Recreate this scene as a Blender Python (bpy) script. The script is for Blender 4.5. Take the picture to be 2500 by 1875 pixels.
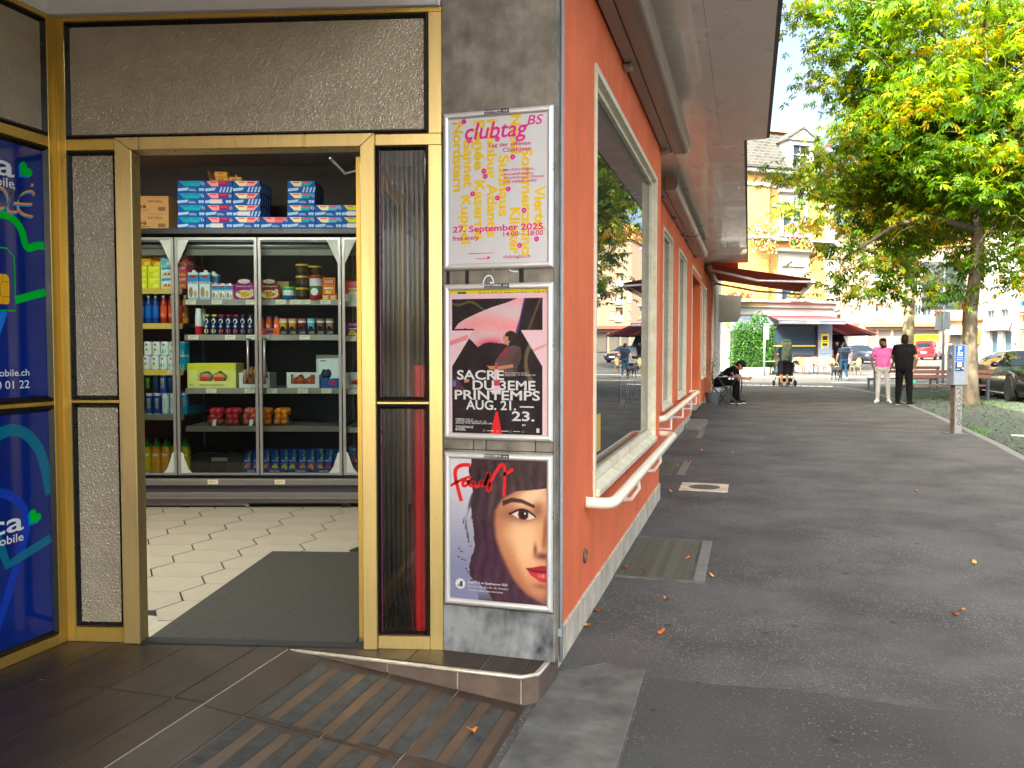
import bpy, math, random
import numpy as np
from math import sin, cos, pi, radians
rnd = random.Random(7)
S = bpy.context.scene
for _o in list(bpy.data.objects):
 bpy.data.objects.remove(_o)
COL = S.collection

# ------------------------------------------------------------------ camera, sky, sun, exposure
F, CX, CY, H = 1995.0, 1250.0, 937.5, 1.39          # focal length of the photograph in its own pixels, eye height
YAW = math.atan((1828 - CX) / F)
PITCH = math.atan((CY - 857) / F)
cam = bpy.data.cameras.new('camera')
cam.sensor_width = 36
cam.lens = 36 * F / 2500
cam.clip_start, cam.clip_end = 0.05, 2000
cam_o = bpy.data.objects.new('camera', cam)
cam_o.location = (0, 0, H)
cam_o.rotation_euler = (pi / 2 - PITCH, 0, YAW)
COL.objects.link(cam_o)
S.camera = cam_o
SUN_T = np.array([.62, 1.35, -1.25])                 # direction the sunlight travels
SUN_EL = math.atan2(-SUN_T[2], math.hypot(SUN_T[0], SUN_T[1]))
w = bpy.data.worlds.new('World')
S.world = w
w.use_nodes = True
nt = w.node_tree
sky = nt.nodes.new('ShaderNodeTexSky')
sky.sky_type = 'NISHITA'
sky.sun_disc = False
sky.sun_elevation = SUN_EL
sky.sun_rotation = math.atan2(-SUN_T[0], -SUN_T[1])
sky.air_density = .25
sky.dust_density = 8.0
sky.ozone_density = 1.0
nt.links.new(sky.outputs[0], nt.nodes['Background'].inputs[0])
nt.nodes['Background'].inputs[1].default_value = 0.15
sl = bpy.data.lights.new('sun', 'SUN')
sl.energy = 2.0
sl.angle = radians(.53)
sl.color = (1, .94, .84)
so = bpy.data.objects.new('sun', sl)
so.rotation_euler = (radians(90) - SUN_EL, 0, math.atan2(SUN_T[1], SUN_T[0]) - pi / 2)
so.location = (-12, -25, 30)
COL.objects.link(so)
S.view_settings.view_transform = 'Standard'
S.view_settings.look = 'None'
S.view_settings.gamma = 1
S.view_settings.exposure = 3.28
S.view_settings.use_white_balance = True
S.view_settings.white_balance_temperature = 6600
S.view_settings.white_balance_tint = -6
S.cycles.max_bounces = 8
S.cycles.diffuse_bounces = 4
S.cycles.glossy_bounces = 4
S.cycles.transmission_bounces = 6
S.cycles.transparent_max_bounces = 8
S.cycles.caustics_reflective = False
S.cycles.caustics_refractive = False
S.cycles.use_denoising = True
S.cycles.sample_clamp_indirect = 6

# ------------------------------------------------------------------ helpers
def tag(o, label=None, cat=None, group=None, kind=None):
 if label: o['label'] = label
 if cat: o['category'] = cat
 if group: o['group'] = group
 if kind: o['kind'] = kind
 return o
def empty(name, loc=(0, 0, 0), rz=0.0, label=None, cat=None, group=None, kind=None):
 o = bpy.data.objects.new(name, None)
 o.empty_display_size = .1
 o.location = loc
 o.rotation_euler = (0, 0, rz)
 COL.objects.link(o)
 return tag(o, label, cat, group, kind)
def link(name, me, parent=None, loc=None, rot=None, scale=None):
 o = bpy.data.objects.new(name, me)
 COL.objects.link(o)
 if parent is not None: o.parent = parent
 if loc is not None: o.location = loc
 if rot is not None: o.rotation_euler = rot
 if scale is not None: o.scale = scale
 return o
_kids = {}
def tree_copy(o, loc=None, rz=None, label=None, group=None, parent=None):
 c = o.copy()
 COL.objects.link(c)
 if parent is not None: c.parent = parent
 if loc is not None: c.location = loc
 if rz is not None: c.rotation_euler = (0, 0, rz)
 if label: c['label'] = label
 if group: c['group'] = group
 for ch in [k for k in kids(o)]:
  tree_copy(ch, parent=c)
 return c
def kids(o):
 return [k for k in o.children]

class MB:
 """collects faces (with an optional colour and material slot each) and links them as one mesh"""
 def __init__(s):
  s.v, s.f, s.c, s.m = [], [], [], []
  s.col, s.mi = None, 0
 def add(s, vs, fs, col=None, mi=None):
  b = len(s.v)
  s.v.extend([tuple(map(float, p)) for p in vs])
  c = col if col is not None else s.col
  m = s.mi if mi is None else mi
  for f in fs:
   s.f.append([b + i for i in f]); s.c.append(c); s.m.append(m)
  return s
 def box(s, x0, x1, y0, y1, z0, z1, col=None, mi=None):
  return s.add([(x0, y0, z0), (x1, y0, z0), (x1, y1, z0), (x0, y1, z0), (x0, y0, z1), (x1, y0, z1), (x1, y1, z1), (x0, y1, z1)],
     [(0, 3, 2, 1), (4, 5, 6, 7), (0, 1, 5, 4), (1, 2, 6, 5), (2, 3, 7, 6), (3, 0, 4, 7)], col, mi)
 def quad(s, a, b, c, d, col=None, mi=None):
  return s.add([a, b, c, d], [(0, 1, 2, 3)], col, mi)
 def poly(s, pts, col=None, mi=None):
  return s.add(pts, [tuple(range(len(pts)))], col, mi)
 def prism(s, pts, d, col=None, mi=None):
  """extrude a planar polygon (3D points) by vector d"""
  n = len(pts); d = np.array(d, float)
  v = [np.array(p, float) for p in pts] + [np.array(p, float) + d for p in pts]
  f = [tuple(range(n - 1, -1, -1)), tuple(range(n, 2 * n))] + [(i, (i + 1) % n, n + (i + 1) % n, n + i) for i in range(n)]
  return s.add(v, f, col, mi)
 def tube(s, path, r, n=8, col=None, mi=None, cap=True, closed=False):
  P = [np.array(p, float) for p in path]
  R = r if hasattr(r, '__len__') else [r] * len(P)
  rings, nrm = [], None
  m = len(P)
  for i, p in enumerate(P):
   a = P[(i - 1) % m] if closed else P[max(i - 1, 0)]
   b = P[(i + 1) % m] if closed else P[min(i + 1, m - 1)]
   t = b - a
   t = t / (np.linalg.norm(t) + 1e-12)
   if nrm is None:
    q = np.array([0, 0, 1.]) if abs(t[2]) < .9 else np.array([1., 0, 0])
    nrm = np.cross(t, q)
   nrm = nrm - t * (nrm @ t)
   nrm = nrm / (np.linalg.norm(nrm) + 1e-12)
   bi = np.cross(t, nrm)
   rings.append([p + R[i] * (cos(2 * pi * k / n) * nrm + sin(2 * pi * k / n) * bi) for k in range(n)])
  v = [q for ring in rings for q in ring]
  f = []
  for i in range(m if closed else m - 1):
   j = (i + 1) % m
   for k in range(n):
    k2 = (k + 1) % n
    f.append((i * n + k, i * n + k2, j * n + k2, j * n + k))
  if cap and not closed:
   f.append(tuple(range(n - 1, -1, -1)))
   f.append(tuple((m - 1) * n + k for k in range(n)))
  return s.add(v, f, col, mi)
 def lathe(s, prof, n=14, c=(0, 0, 0), cols=None, sq=None, col=None):
  """prof: (r, z) list, bottom to top; cols: a colour for each segment; sq: superellipse power for square-ish sections"""
  b = len(s.v)
  for r, z in prof:
   for k in range(n):
    a = 2 * pi * (k + .5) / n
    ca, sa = cos(a), sin(a)
    q = 1.0
    if sq: q = (abs(ca) ** sq + abs(sa) ** sq) ** (-1.0 / sq)
    s.v.append((c[0] + r * ca * q, c[1] + r * sa * q, c[2] + z))
  for i in range(len(prof) - 1):
   for k in range(n):
    k2 = (k + 1) % n
    s.f.append([b + i * n + k, b + i * n + k2, b + (i + 1) * n + k2, b + (i + 1) * n + k])
    s.c.append(cols[i] if cols else (col or s.col)); s.m.append(s.mi)
  s.f.append([b + k for k in range(n - 1, -1, -1)]); s.c.append(cols[0] if cols else (col or s.col)); s.m.append(s.mi)
  s.f.append([b + (len(prof) - 1) * n + k for k in range(n)]); s.c.append(cols[-1] if cols else (col or s.col)); s.m.append(s.mi)
  return s
 def ball(s, c, r, n=10, m=6, col=None):
  r = (r, r, r) if not hasattr(r, '__len__') else r
  v, f = [], []
  for i in range(m + 1):
   t = -pi / 2 + pi * i / m
   for k in range(n):
    a = 2 * pi * k / n
    v.append((c[0] + r[0] * cos(t) * cos(a), c[1] + r[1] * cos(t) * sin(a), c[2] + r[2] * sin(t)))
  for i in range(m):
   for k in range(n):
    k2 = (k + 1) % n
    f.append((i * n + k, i * n + k2, (i + 1) * n + k2, (i + 1) * n + k))
  return s.add(v, f, col)
 def mesh(s, name, mat, smooth=False):
  me = bpy.data.meshes.new(name)
  me.from_pydata(s.v, [], s.f)
  for m in (mat if isinstance(mat, (list, tuple)) else [mat]):
   me.materials.append(MAT[m] if isinstance(m, str) else m)
  if any(s.m): me.polygons.foreach_set('material_index', s.m)
  if any(c is not None for c in s.c):
   at = me.color_attributes.new('Col', 'FLOAT_COLOR', 'CORNER')
   arr = []
   for f, c in zip(s.f, s.c):
    c = c if c is not None else (1, 1, 1)
    arr.extend((c[0], c[1], c[2], 1.0) * len(f))
   at.data.foreach_set('color', arr)
  if smooth is True: me.shade_smooth()
  elif smooth:
   me.shade_smooth()
   me.set_sharp_from_angle(angle=radians(smooth))
  me.update()
  return me
 def build(s, name, mat, parent=None, smooth=False, bevel=0, seg=1, loc=None, rot=None):
  o = link(name, s.mesh(name, mat, smooth), parent, loc, rot)
  if bevel:
   b = o.modifiers.new('bevel', 'BEVEL')
   b.width, b.segments, b.limit_method, b.angle_limit = bevel, seg, 'ANGLE', radians(40)
  return o

def hexc(h):
 """sRGB hex to linear"""
 r = [int(h[i:i + 2], 16) / 255 for i in (0, 2, 4)]
 return tuple(c / 12.92 if c <= .04045 else ((c + .055) / 1.055) ** 2.4 for c in r)

def text(name, s, size, mat, parent=None, loc=(0, 0, 0), rot=(pi / 2, 0, 0), align='LEFT', shear=0, bold=0, width=None, height=None, spacing=1, lift=0):
 """flat lettering as a mesh; width / height stretch it to a measured size"""
 cu = bpy.data.curves.new('lettering', 'FONT')
 cu.body, cu.size, cu.shear, cu.offset, cu.space_character = s, size, shear, bold * size, spacing
 cu.resolution_u = 3
 cu.extrude = 0
 o = bpy.data.objects.new('lettering', cu)
 me = bpy.data.meshes.new_from_object(o)
 bpy.data.objects.remove(o)
 n = len(me.vertices)
 co = np.empty(n * 3); me.vertices.foreach_get('co', co); co = co.reshape(-1, 3)
 lo, hi = co.min(0), co.max(0)
 co[:, 0] -= lo[0]
 if width: co[:, 0] *= width / (hi[0] - lo[0])
 if height: co[:, 1] *= height / (hi[1] - lo[1])
 wd = co[:, 0].max()
 if align == 'CENTER': co[:, 0] -= wd / 2
 if align == 'RIGHT': co[:, 0] -= wd
 co[:, 2] = lift
 me.vertices.foreach_set('co', co.ravel())
 me.materials.clear(); me.materials.append(MAT[mat] if isinstance(mat, str) else mat)
 me.name = name
 return link(name, me, parent, loc, rot)

def stroke(name, pts, wid, mat, parent, loc=(0, 0, 0), rot=(pi / 2, 0, 0), smooth=3, col=None):
 """a flat brush line through 2D points (x, y), drawn in the local XY plane"""
 P = [np.array(p[:2], float) for p in pts]
 for _ in range(smooth):
  Q = [P[0]]
  for a, b in zip(P, P[1:]): Q += [a * .75 + b * .25, a * .25 + b * .75]
  P = Q + [P[-1]]
 m = MB(); vs = []
 for i, p in enumerate(P):
  t = P[min(i + 1, len(P) - 1)] - P[max(i - 1, 0)]
  t = t / (np.linalg.norm(t) + 1e-9); n = np.array([-t[1], t[0]])
  vs += [(*(p + n * wid / 2), 0), (*(p - n * wid / 2), 0)]
 m.add(vs, [(2 * i, 2 * i + 1, 2 * i + 3, 2 * i + 2) for i in range(len(P) - 1)], col)
 return m.build(name, mat, parent, loc=loc, rot=rot)

def at(u, d, lift=0.0):
 """the spot on the ground that the photograph shows at column u and depth d metres"""
 lat = (u - CX) / F * d
 x, y = -sin(YAW) * d + cos(YAW) * lat, cos(YAW) * d + sin(YAW) * lat
 return (x, y, ground_z(x, y) + lift)
def ground_z(x, y):
 d = cos(YAW) * y - sin(YAW) * x
 return min(max(0.0, (d - 36) * .0135), 1.2)
def vz(v, d):
 """height of a feature seen at row v at depth d"""
 return H - (v - 857) * d / F

# ------------------------------------------------------------------ materials
MAT = {}
def mat(name, col=(.5, .5, .5), rough=.6, metal=0, var=.12, vs=6.0, col2=None, bump=0, bs=80.0, spec=.5, attr=False, trans=0, ior=1.45,
  emit=0, coat=0, alpha=1, stretch=None, dist=.002, space='Object', detail=4, sharp=None, sss=0):
 m = bpy.data.materials.new(name); m.use_nodes = True
 t = m.node_tree; b = t.nodes['Principled BSDF']
 L = t.links.new
 tc = t.nodes.new('ShaderNodeTexCoord')
 co = tc.outputs[space]
 if space == 'World':
  co = None
 if stretch:
  mp = t.nodes.new('ShaderNodeMapping'); mp.inputs['Scale'].default_value = stretch
  L(co, mp.inputs[0]); co = mp.outputs[0]
 src = None
 if attr:
  a = t.nodes.new('ShaderNodeAttribute'); a.attribute_name = 'Col'; src = a.outputs['Color']
 n = t.nodes.new('ShaderNodeTexNoise'); n.inputs['Scale'].default_value = vs; n.inputs['Detail'].default_value = detail
 n.inputs['Roughness'].default_value = .6
 L(co, n.inputs['Vector'])
 if col2 is not None:
  mx = t.nodes.new('ShaderNodeMix'); mx.data_type = 'RGBA'
  mx.inputs[6].default_value = (*col, 1); mx.inputs[7].default_value = (*col2, 1)
  r = t.nodes.new('ShaderNodeMapRange')
  lo, hi = sharp if sharp else (.35, .65)
  r.inputs[1].default_value, r.inputs[2].default_value = lo, hi
  L(n.outputs[0], r.inputs[0]); L(r.outputs[0], mx.inputs[0])
  src = mx.outputs[2]
 hs = t.nodes.new('ShaderNodeHueSaturation')
 if src is None: hs.inputs['Color'].default_value = (*col, 1)
 else: L(src, hs.inputs['Color'])
 n2 = t.nodes.new('ShaderNodeTexNoise'); n2.inputs['Scale'].default_value = vs * 2.7; n2.inputs['Detail'].default_value = 5
 L(co, n2.inputs['Vector'])
 r2 = t.nodes.new('ShaderNodeMapRange'); r2.inputs[1].default_value, r2.inputs[2].default_value = .25, .75
 r2.inputs[3].default_value, r2.inputs[4].default_value = 1 - var, 1 + var
 L(n2.outputs[0], r2.inputs[0]); L(r2.outputs[0], hs.inputs['Value'])
 L(hs.outputs[0], b.inputs['Base Color'])
 b.inputs['Roughness'].default_value = rough
 if rough > .05:
  r3 = t.nodes.new('ShaderNodeMapRange'); r3.inputs[1].default_value, r3.inputs[2].default_value = .3, .7
  r3.inputs[3].default_value, r3.inputs[4].default_value = max(rough - .08, .02), min(rough + .08, 1)
  L(n.outputs[0], r3.inputs[0]); L(r3.outputs[0], b.inputs['Roughness'])
 b.inputs['Metallic'].default_value = metal
 b.inputs['Specular IOR Level'].default_value = spec
 b.inputs['IOR'].default_value = ior
 b.inputs['Transmission Weight'].default_value = trans
 b.inputs['Coat Weight'].default_value = coat
 b.inputs['Coat Roughness'].default_value = .04
 b.inputs['Alpha'].default_value = alpha
 if emit:
  L(hs.outputs[0], b.inputs['Emission Color']); b.inputs['Emission Strength'].default_value = emit
 if bump:
  nb = t.nodes.new('ShaderNodeTexNoise'); nb.inputs['Scale'].default_value = bs; nb.inputs['Detail'].default_value = 4
  L(co, nb.inputs['Vector'])
  bp = t.nodes.new('ShaderNodeBump'); bp.inputs['Strength'].default_value = bump; bp.inputs['Distance'].default_value = dist
  L(nb.outputs[0], bp.inputs['Height']); L(bp.outputs[0], b.inputs['Normal'])
 MAT[name] = m
 return m
def nodes(name):
 m = MAT[name]; return m.node_tree, m.node_tree.nodes['Principled BSDF'], m.node_tree.links.new

def prin(name):
 t, b, L = nodes(name)
 return t, b, L
# print on paper / packaging: colours carried by the mesh
mat('print', attr=True, rough=.55, var=.04, vs=20, spec=.2)
mat('print_gloss', attr=True, rough=.18, var=.05, vs=20, coat=.3)
mat('print_matte', attr=True, rough=.75, var=.10, vs=14)
mat('cardboard', hexc('b58a55'), rough=.85, var=.08, vs=10)
# shopfront
mat('gold', hexc('d2ae56'), rough=.36, metal=.75, var=.07, vs=2.5, stretch=(14, 14, .6), bump=.12, bs=5, dist=.001)
mat('gold_satin_flash', hexc('d2b87a'), rough=.34, metal=.8, var=.06, vs=2.5, stretch=(14, 14, .5))  # on the right-hand posts and rails its paleness paints in a flash reflection
mat('black_gasket', (.006, .006, .006), rough=.32, var=.1, vs=8)
mat('gasket_scuffed', (.009, .009, .009), rough=.3, var=.3, vs=30, col2=(.22, .2, .17), sharp=(.70, .74))
mat('purple_edge', hexc('5a2c48'), rough=.3, metal=.3)
mat('bronze_glass', hexc('a09278'), rough=.16, var=.12, vs=3, spec=.7, coat=.4)
t, b, L = prin('bronze_glass')
_tc = t.nodes.new('ShaderNodeTexCoord'); _vo = t.nodes.new('ShaderNodeTexVoronoi'); _vo.feature = 'DISTANCE_TO_EDGE'; _vo.inputs['Scale'].default_value = 62
_nz = t.nodes.new('ShaderNodeTexNoise'); _nz.inputs['Scale'].default_value = 30; _mx = t.nodes.new('ShaderNodeMix'); _mx.data_type = 'VECTOR'; _mx.inputs[0].default_value = .04
L(_tc.outputs['Object'], _nz.inputs['Vector']); L(_tc.outputs['Object'], _mx.inputs[4]); L(_nz.outputs['Color'], _mx.inputs[5]); L(_mx.outputs[1], _vo.inputs['Vector'])
_cr = t.nodes.new('ShaderNodeMapRange'); _cr.inputs[2].default_value = .22; L(_vo.outputs['Distance'], _cr.inputs[0])
_bp = t.nodes.new('ShaderNodeBump'); _bp.inputs['Strength'].default_value = .5; _bp.inputs['Distance'].default_value = .0022
L(_cr.outputs[0], _bp.inputs['Height']); L(_bp.outputs[0], b.inputs['Normal']); L(_bp.outputs[0], b.inputs['Coat Normal'])
mat('fluted_glass', (.9, .93, .92), rough=.06, var=.02, trans=1, ior=1.5)
mat('clear_glass', (.93, .97, .96), rough=.0, var=0, trans=1, ior=1.12)
mat('poster_glass', (1, 1, 1), rough=.02, var=0, trans=1, ior=1.25)
mat('aluminium', (.82, .82, .81), rough=.32, metal=.55, var=.05, vs=4)
mat('stone', hexc('8f877a'), rough=.72, col2=hexc('6a6358'), vs=5, var=.3, bump=.5, bs=160, sharp=(.35, .68), dist=.0015)
mat('stone_worn', hexc('8a8c8e'), rough=.7, col2=hexc('24272a'), vs=4.5, var=.3, bump=.5, bs=120, sharp=(.42, .62), stretch=(1, 1, .7))
mat('grout_dark', (.02, .02, .02), rough=.9)
mat('white_paint', (.84, .84, .82), rough=.5, var=.05, vs=3)
mat('white_scrawl', (.85, .85, .85), rough=.5)
def streaks(name, col, amt, sc=(9, 9, .5), lo=.5, hi=.75, fine=None):
 t, b, L = prin(name)
 hs = [n for n in t.nodes if n.type == 'HUE_SAT'][0]
 tc = t.nodes.new('ShaderNodeTexCoord'); mp = t.nodes.new('ShaderNodeMapping'); mp.inputs['Scale'].default_value = sc
 nz = t.nodes.new('ShaderNodeTexNoise'); nz.inputs['Scale'].default_value = 1; nz.inputs['Detail'].default_value = 6; nz.inputs['Roughness'].default_value = .7
 mr = t.nodes.new('ShaderNodeMapRange'); mr.inputs[1].default_value, mr.inputs[2].default_value, mr.inputs[4].default_value = lo, hi, amt
 mx = t.nodes.new('ShaderNodeMix'); mx.data_type = 'RGBA'; mx.inputs[7].default_value = (*col, 1)
 L(tc.outputs['Object'], mp.inputs[0]); L(mp.outputs[0], nz.inputs['Vector']); L(nz.outputs[0], mr.inputs[0]); L(mr.outputs[0], mx.inputs[0]); L(hs.outputs[0], mx.inputs[6])
 g = t.nodes.new('ShaderNodeTexNoise'); g.inputs['Scale'].default_value = 240; L(tc.outputs['Object'], g.inputs['Vector'])
 gr = t.nodes.new('ShaderNodeMapRange'); gr.inputs[1].default_value, gr.inputs[2].default_value, gr.inputs[3].default_value, gr.inputs[4].default_value = .3, .7, .86, 1.12
 L(g.outputs[0], gr.inputs[0])
 h2 = t.nodes.new('ShaderNodeHueSaturation'); L(mx.outputs[2], h2.inputs['Color']); L(gr.outputs[0], h2.inputs['Value']); L(h2.outputs[0], b.inputs['Base Color'])
# street building
mat('render_orange', hexc('ea7442'), rough=.85, col2=hexc('dc6842'), vs=1.3, var=.08, bump=.55, bs=170, dist=.002)
mat('plinth', hexc('cdbfa8'), rough=.85, col2=hexc('b0a28e'), vs=4, var=.12, bump=.4, bs=90)
mat('soffit', (.88, .85, .79), rough=.3, spec=.8, coat=.4, col2=(.80, .76, .70), vs=1.2, var=.05, bump=.08, bs=30)
mat('cream_frame', hexc('e8dfc8'), rough=.42, var=.07, vs=6, col2=hexc('d8ccae'))
mat('cream_pipe', hexc('efe4cd'), rough=.35, var=.06, vs=8, col2=hexc('5d4a35'), sharp=(.72, .76))
streaks('render_orange', hexc('b9684c'), .55); streaks('plinth', hexc('5e554a'), .6, (14, 14, 1.2)); streaks('soffit', hexc('9a9084'), .16, (2, .6, 2), .52, .8); streaks('stone', hexc('4a443c'), .5, (12, 12, 1.5)); streaks('cream_frame', hexc('a89878'), .5, (20, 20, 3), .55, .8)
mat('fascia_dark', hexc('4d3a33'), rough=.5)
mat('cassette', hexc('857468'), rough=.36, metal=.35, var=.06, vs=2, stretch=(6, .5, 6))
mat('cassette_dark', hexc('4a4447'), rough=.4, metal=.3)
mat('bracket', (.3, .3, .3), rough=.4, metal=.7)
mat('window_glass', (.012, .018, .026), rough=.0, var=.1, ior=2.8, spec=.9)
mat('window_print', (.10, .13, .15), rough=.02, var=.1, ior=2.0)
mat('dark_door', hexc('26272b'), rough=.3)
mat('brown_tile', hexc('443830'), rough=.45, col2=hexc('372c25'), vs=6, var=.14, bump=.25, bs=60, stretch=(1, .2, 1), spec=.4)
mat('brown_riser', hexc('6a5a50'), rough=.55, col2=hexc('564840'), vs=9, var=.12, stretch=(1, .4, 1))
mat('tile_grout', hexc('a89e90'), rough=.9, var=.15)
mat('trim_strip', hexc('cfc6b4'), rough=.35, metal=.3)
mat('strip_dark', hexc('343332'), rough=.85, col2=hexc('484540'), vs=14, var=.25, bump=.5, bs=150)
mat('strip_bare', hexc('5a4638'), rough=.5, col2=hexc('4a3a2e'), vs=8, var=.15, stretch=(1, .3, 1))
mat('hex_tile', hexc('a3988a'), rough=.5, var=.06, vs=5)
mat('hex_grout', (.012, .012, .012), rough=.8)
mat('mat_rubber', hexc('3a3835'), rough=.9, var=.2, vs=30, bump=1, bs=200, dist=.004)
mat('shop_wall', hexc('4c4643'), rough=.8)
mat('shop_ceiling', (.6, .6, .58), rough=.8)
mat('steel_grey', hexc('9c9a98'), rough=.35, metal=.6, var=.05)
mat('fridge_grey', hexc('77716e'), rough=.42, metal=.2, var=.05)
mat('fridge_dark', hexc('3c3c44'), rough=.4)
mat('fridge_inside', hexc('1a2634'), rough=.45, var=.15)
mat('fridge_corner', hexc('b4bab4'), rough=.5)
mat('lip_grey', hexc('7c7064'), rough=.45)
mat('lip_yellow', hexc('c8a23c'), rough=.45)
mat('black_plastic', (.012, .012, .013), rough=.35)
mat('red_banner', hexc('e0101c'), rough=.4, var=.05, emit=0)
mat('pipe_grey', hexc('8b8f94'), rough=.4)
# ------------------------------------------------------------------ ground
def asphalt(name, base, dark, speck, sp_amt=.64, vs=1.2):
 m = mat(name, base, rough=.86, col2=dark, vs=vs, var=.10, sharp=(.38, .68), spec=.35)
 t, b, L = prin(name)
 tc = t.nodes.new('ShaderNodeTexCoord')
 hs = [n for n in t.nodes if n.type == 'HUE_SAT'][0]
 vo = t.nodes.new('ShaderNodeTexVoronoi'); vo.inputs['Scale'].default_value = 95
 L(tc.outputs['Object'], vo.inputs['Vector'])
 sep = t.nodes.new('ShaderNodeSeparateColor'); L(vo.outputs['Color'], sep.inputs[0])
 mr = t.nodes.new('ShaderNodeMapRange'); mr.inputs[1].default_value, mr.inputs[2].default_value = sp_amt, 1.0
 L(sep.outputs[0], mr.inputs[0])
 d = t.nodes.new('ShaderNodeMapRange'); d.inputs[1].default_value, d.inputs[2].default_value = .5, .3
 L(vo.outputs['Distance'], d.inputs[0])
 mu = t.nodes.new('ShaderNodeMath'); mu.operation = 'MULTIPLY'; L(mr.outputs[0], mu.inputs[0]); L(d.outputs[0], mu.inputs[1])
 big = t.nodes.new('ShaderNodeTexNoise'); big.inputs['Scale'].default_value = .9; big.inputs['Detail'].default_value = 3; L(tc.outputs['Object'], big.inputs['Vector'])
 br = t.nodes.new('ShaderNodeMapRange'); br.inputs[1].default_value, br.inputs[2].default_value = .35, .6; br.inputs[3].default_value = .25; L(big.outputs[0], br.inputs[0])
 mu2 = t.nodes.new('ShaderNodeMath'); mu2.operation = 'MULTIPLY'; L(mu.outputs[0], mu2.inputs[0]); L(br.outputs[0], mu2.inputs[1])
 mx = t.nodes.new('ShaderNodeMix'); mx.data_type = 'RGBA'; L(mu2.outputs[0], mx.inputs[0]); L(hs.outputs[0], mx.inputs[6]); mx.inputs[7].default_value = (*speck, 1)
 # dried gum and oil spots
 v2 = t.nodes.new('ShaderNodeTexVoronoi'); v2.inputs['Scale'].default_value = 3.6; L(tc.outputs['Object'], v2.inputs['Vector'])
 s2 = t.nodes.new('ShaderNodeMapRange'); s2.inputs[1].default_value, s2.inputs[2].default_value = .09, .06; L(v2.outputs['Distance'], s2.inputs[0])
 m2 = t.nodes.new('ShaderNodeMath'); m2.operation = 'MULTIPLY'; m2.inputs[1].default_value = .6; L(s2.outputs[0], m2.inputs[0])
 mx2 = t.nodes.new('ShaderNodeMix'); mx2.data_type = 'RGBA'; L(m2.outputs[0], mx2.inputs[0]); L(mx.outputs[2], mx2.inputs[6]); mx2.inputs[7].default_value = (.018, .017, .017, 1)
 L(mx2.outputs[2], b.inputs['Base Color'])
 bp = t.nodes.new('ShaderNodeBump'); bp.inputs['Strength'].default_value = .55; bp.inputs['Distance'].default_value = .004
 L(vo.outputs['Distance'], bp.inputs['Height']); L(bp.outputs[0], b.inputs['Normal'])
 return m
asphalt('asphalt', hexc('514f4e'), hexc('3d3c3b'), hexc('868480'))
asphalt('asphalt_patch', hexc('464544'), hexc('3b3a39'), hexc('706e6a'), sp_amt=.8, vs=.9)
asphalt('asphalt_road', hexc('4e4c4b'), hexc('444241'), hexc('9a9894'), sp_amt=.7)
mat('granite', hexc('66635f'), rough=.85, col2=hexc('4c4a47'), vs=5, var=.2, bump=.9, bs=60, dist=.004)
mat('kerb_stone', hexc('6a6764'), rough=.85, var=.2, vs=6, bump=.5, bs=60)
mat('cobble', hexc('45463f'), rough=.85, col2=hexc('38403a'), vs=.7, var=.3, bump=.5, bs=40)
mat('cobble_bed', hexc('2f332b'), rough=1, col2=hexc('3c4a30'), vs=2, var=.3)
mat('road_paint', (.75, .75, .72), rough=.7, var=.15, vs=10)
mat('grate_steel', hexc('5c5b54'), rough=.6, metal=.5, var=.25, vs=14)
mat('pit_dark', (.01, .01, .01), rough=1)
mat('leaf_dry', attr=True, rough=.7, var=.2, vs=60)

def sheet(name, poly, lift, m, step=None, parent=None):
 """a ground sheet that follows the terrain; poly in world xy"""
 o = MB().poly([(x, y, ground_z(x, y) + lift) for x, y in poly]).build(name, m, parent)
 if parent is None: o['kind'] = 'structure'
 return o
# the whole ground, asphalt, reaching the horizon and rising gently beyond the crossing
N = 61
ax = np.concatenate([np.linspace(-900, -60, 8), np.linspace(-50, 60, 45), np.linspace(80, 900, 8)])
ay = np.concatenate([np.linspace(-300, -20, 5), np.linspace(-12, 130, 51), np.linspace(150, 1500, 5)])
vs_ = [(x, y, ground_z(x, y) - .004) for y in ay for x in ax]
nx = len(ax)
g = MB().add(vs_, [(j * nx + i, j * nx + i + 1, (j + 1) * nx + i + 1, (j + 1) * nx + i) for j in range(len(ay) - 1) for i in range(nx - 1)])
tag(g.build('ground', 'asphalt_road'), kind='structure')
KERB = [(3.15, -6), (3.2, 6), (3.3, 11.2), (3.52, 14), (3.69, 17), (3.86, 21), (3.95, 25), (3.97, 28.5), (3.8, 31.5), (3.3, 34.2)]
def kerb_x(y):
 return float(np.interp(y, [k[1] for k in KERB], [k[0] for k in KERB]))
pav = [(-9, -6)] + [(x, y) for x, y in KERB] + [(1.5, 35.5), (-9, 35.9)]
sheet('pavement', pav, .001, 'asphalt')
# smoother patch of asphalt in front, with a wavy seam
pts = [(-.40, -3), (2.9, -3)] + [(x, 3.46 + .02 * sin(x * 7) - .05 * max(0, x - .9)) for x in np.linspace(2.9, -.40, 24)]
MB().poly([(x, y, .005) for x, y in pts]).build('asphalt_patch', 'asphalt_patch')['kind'] = 'structure'
o = MB().prism([(-.789, .6, -.02), (-.41, .6, -.02), (-.405, 2.3, -.02), (-.415, 3.52, -.02), (-.6, 3.545, -.02), (-.789, 3.38, -.02)], (0, 0, .032)).build('granite_slab', 'granite', bevel=.006)
tag(o, 'rough grey granite slab let into the pavement beside the tiled ramp', 'paving slab')

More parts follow.
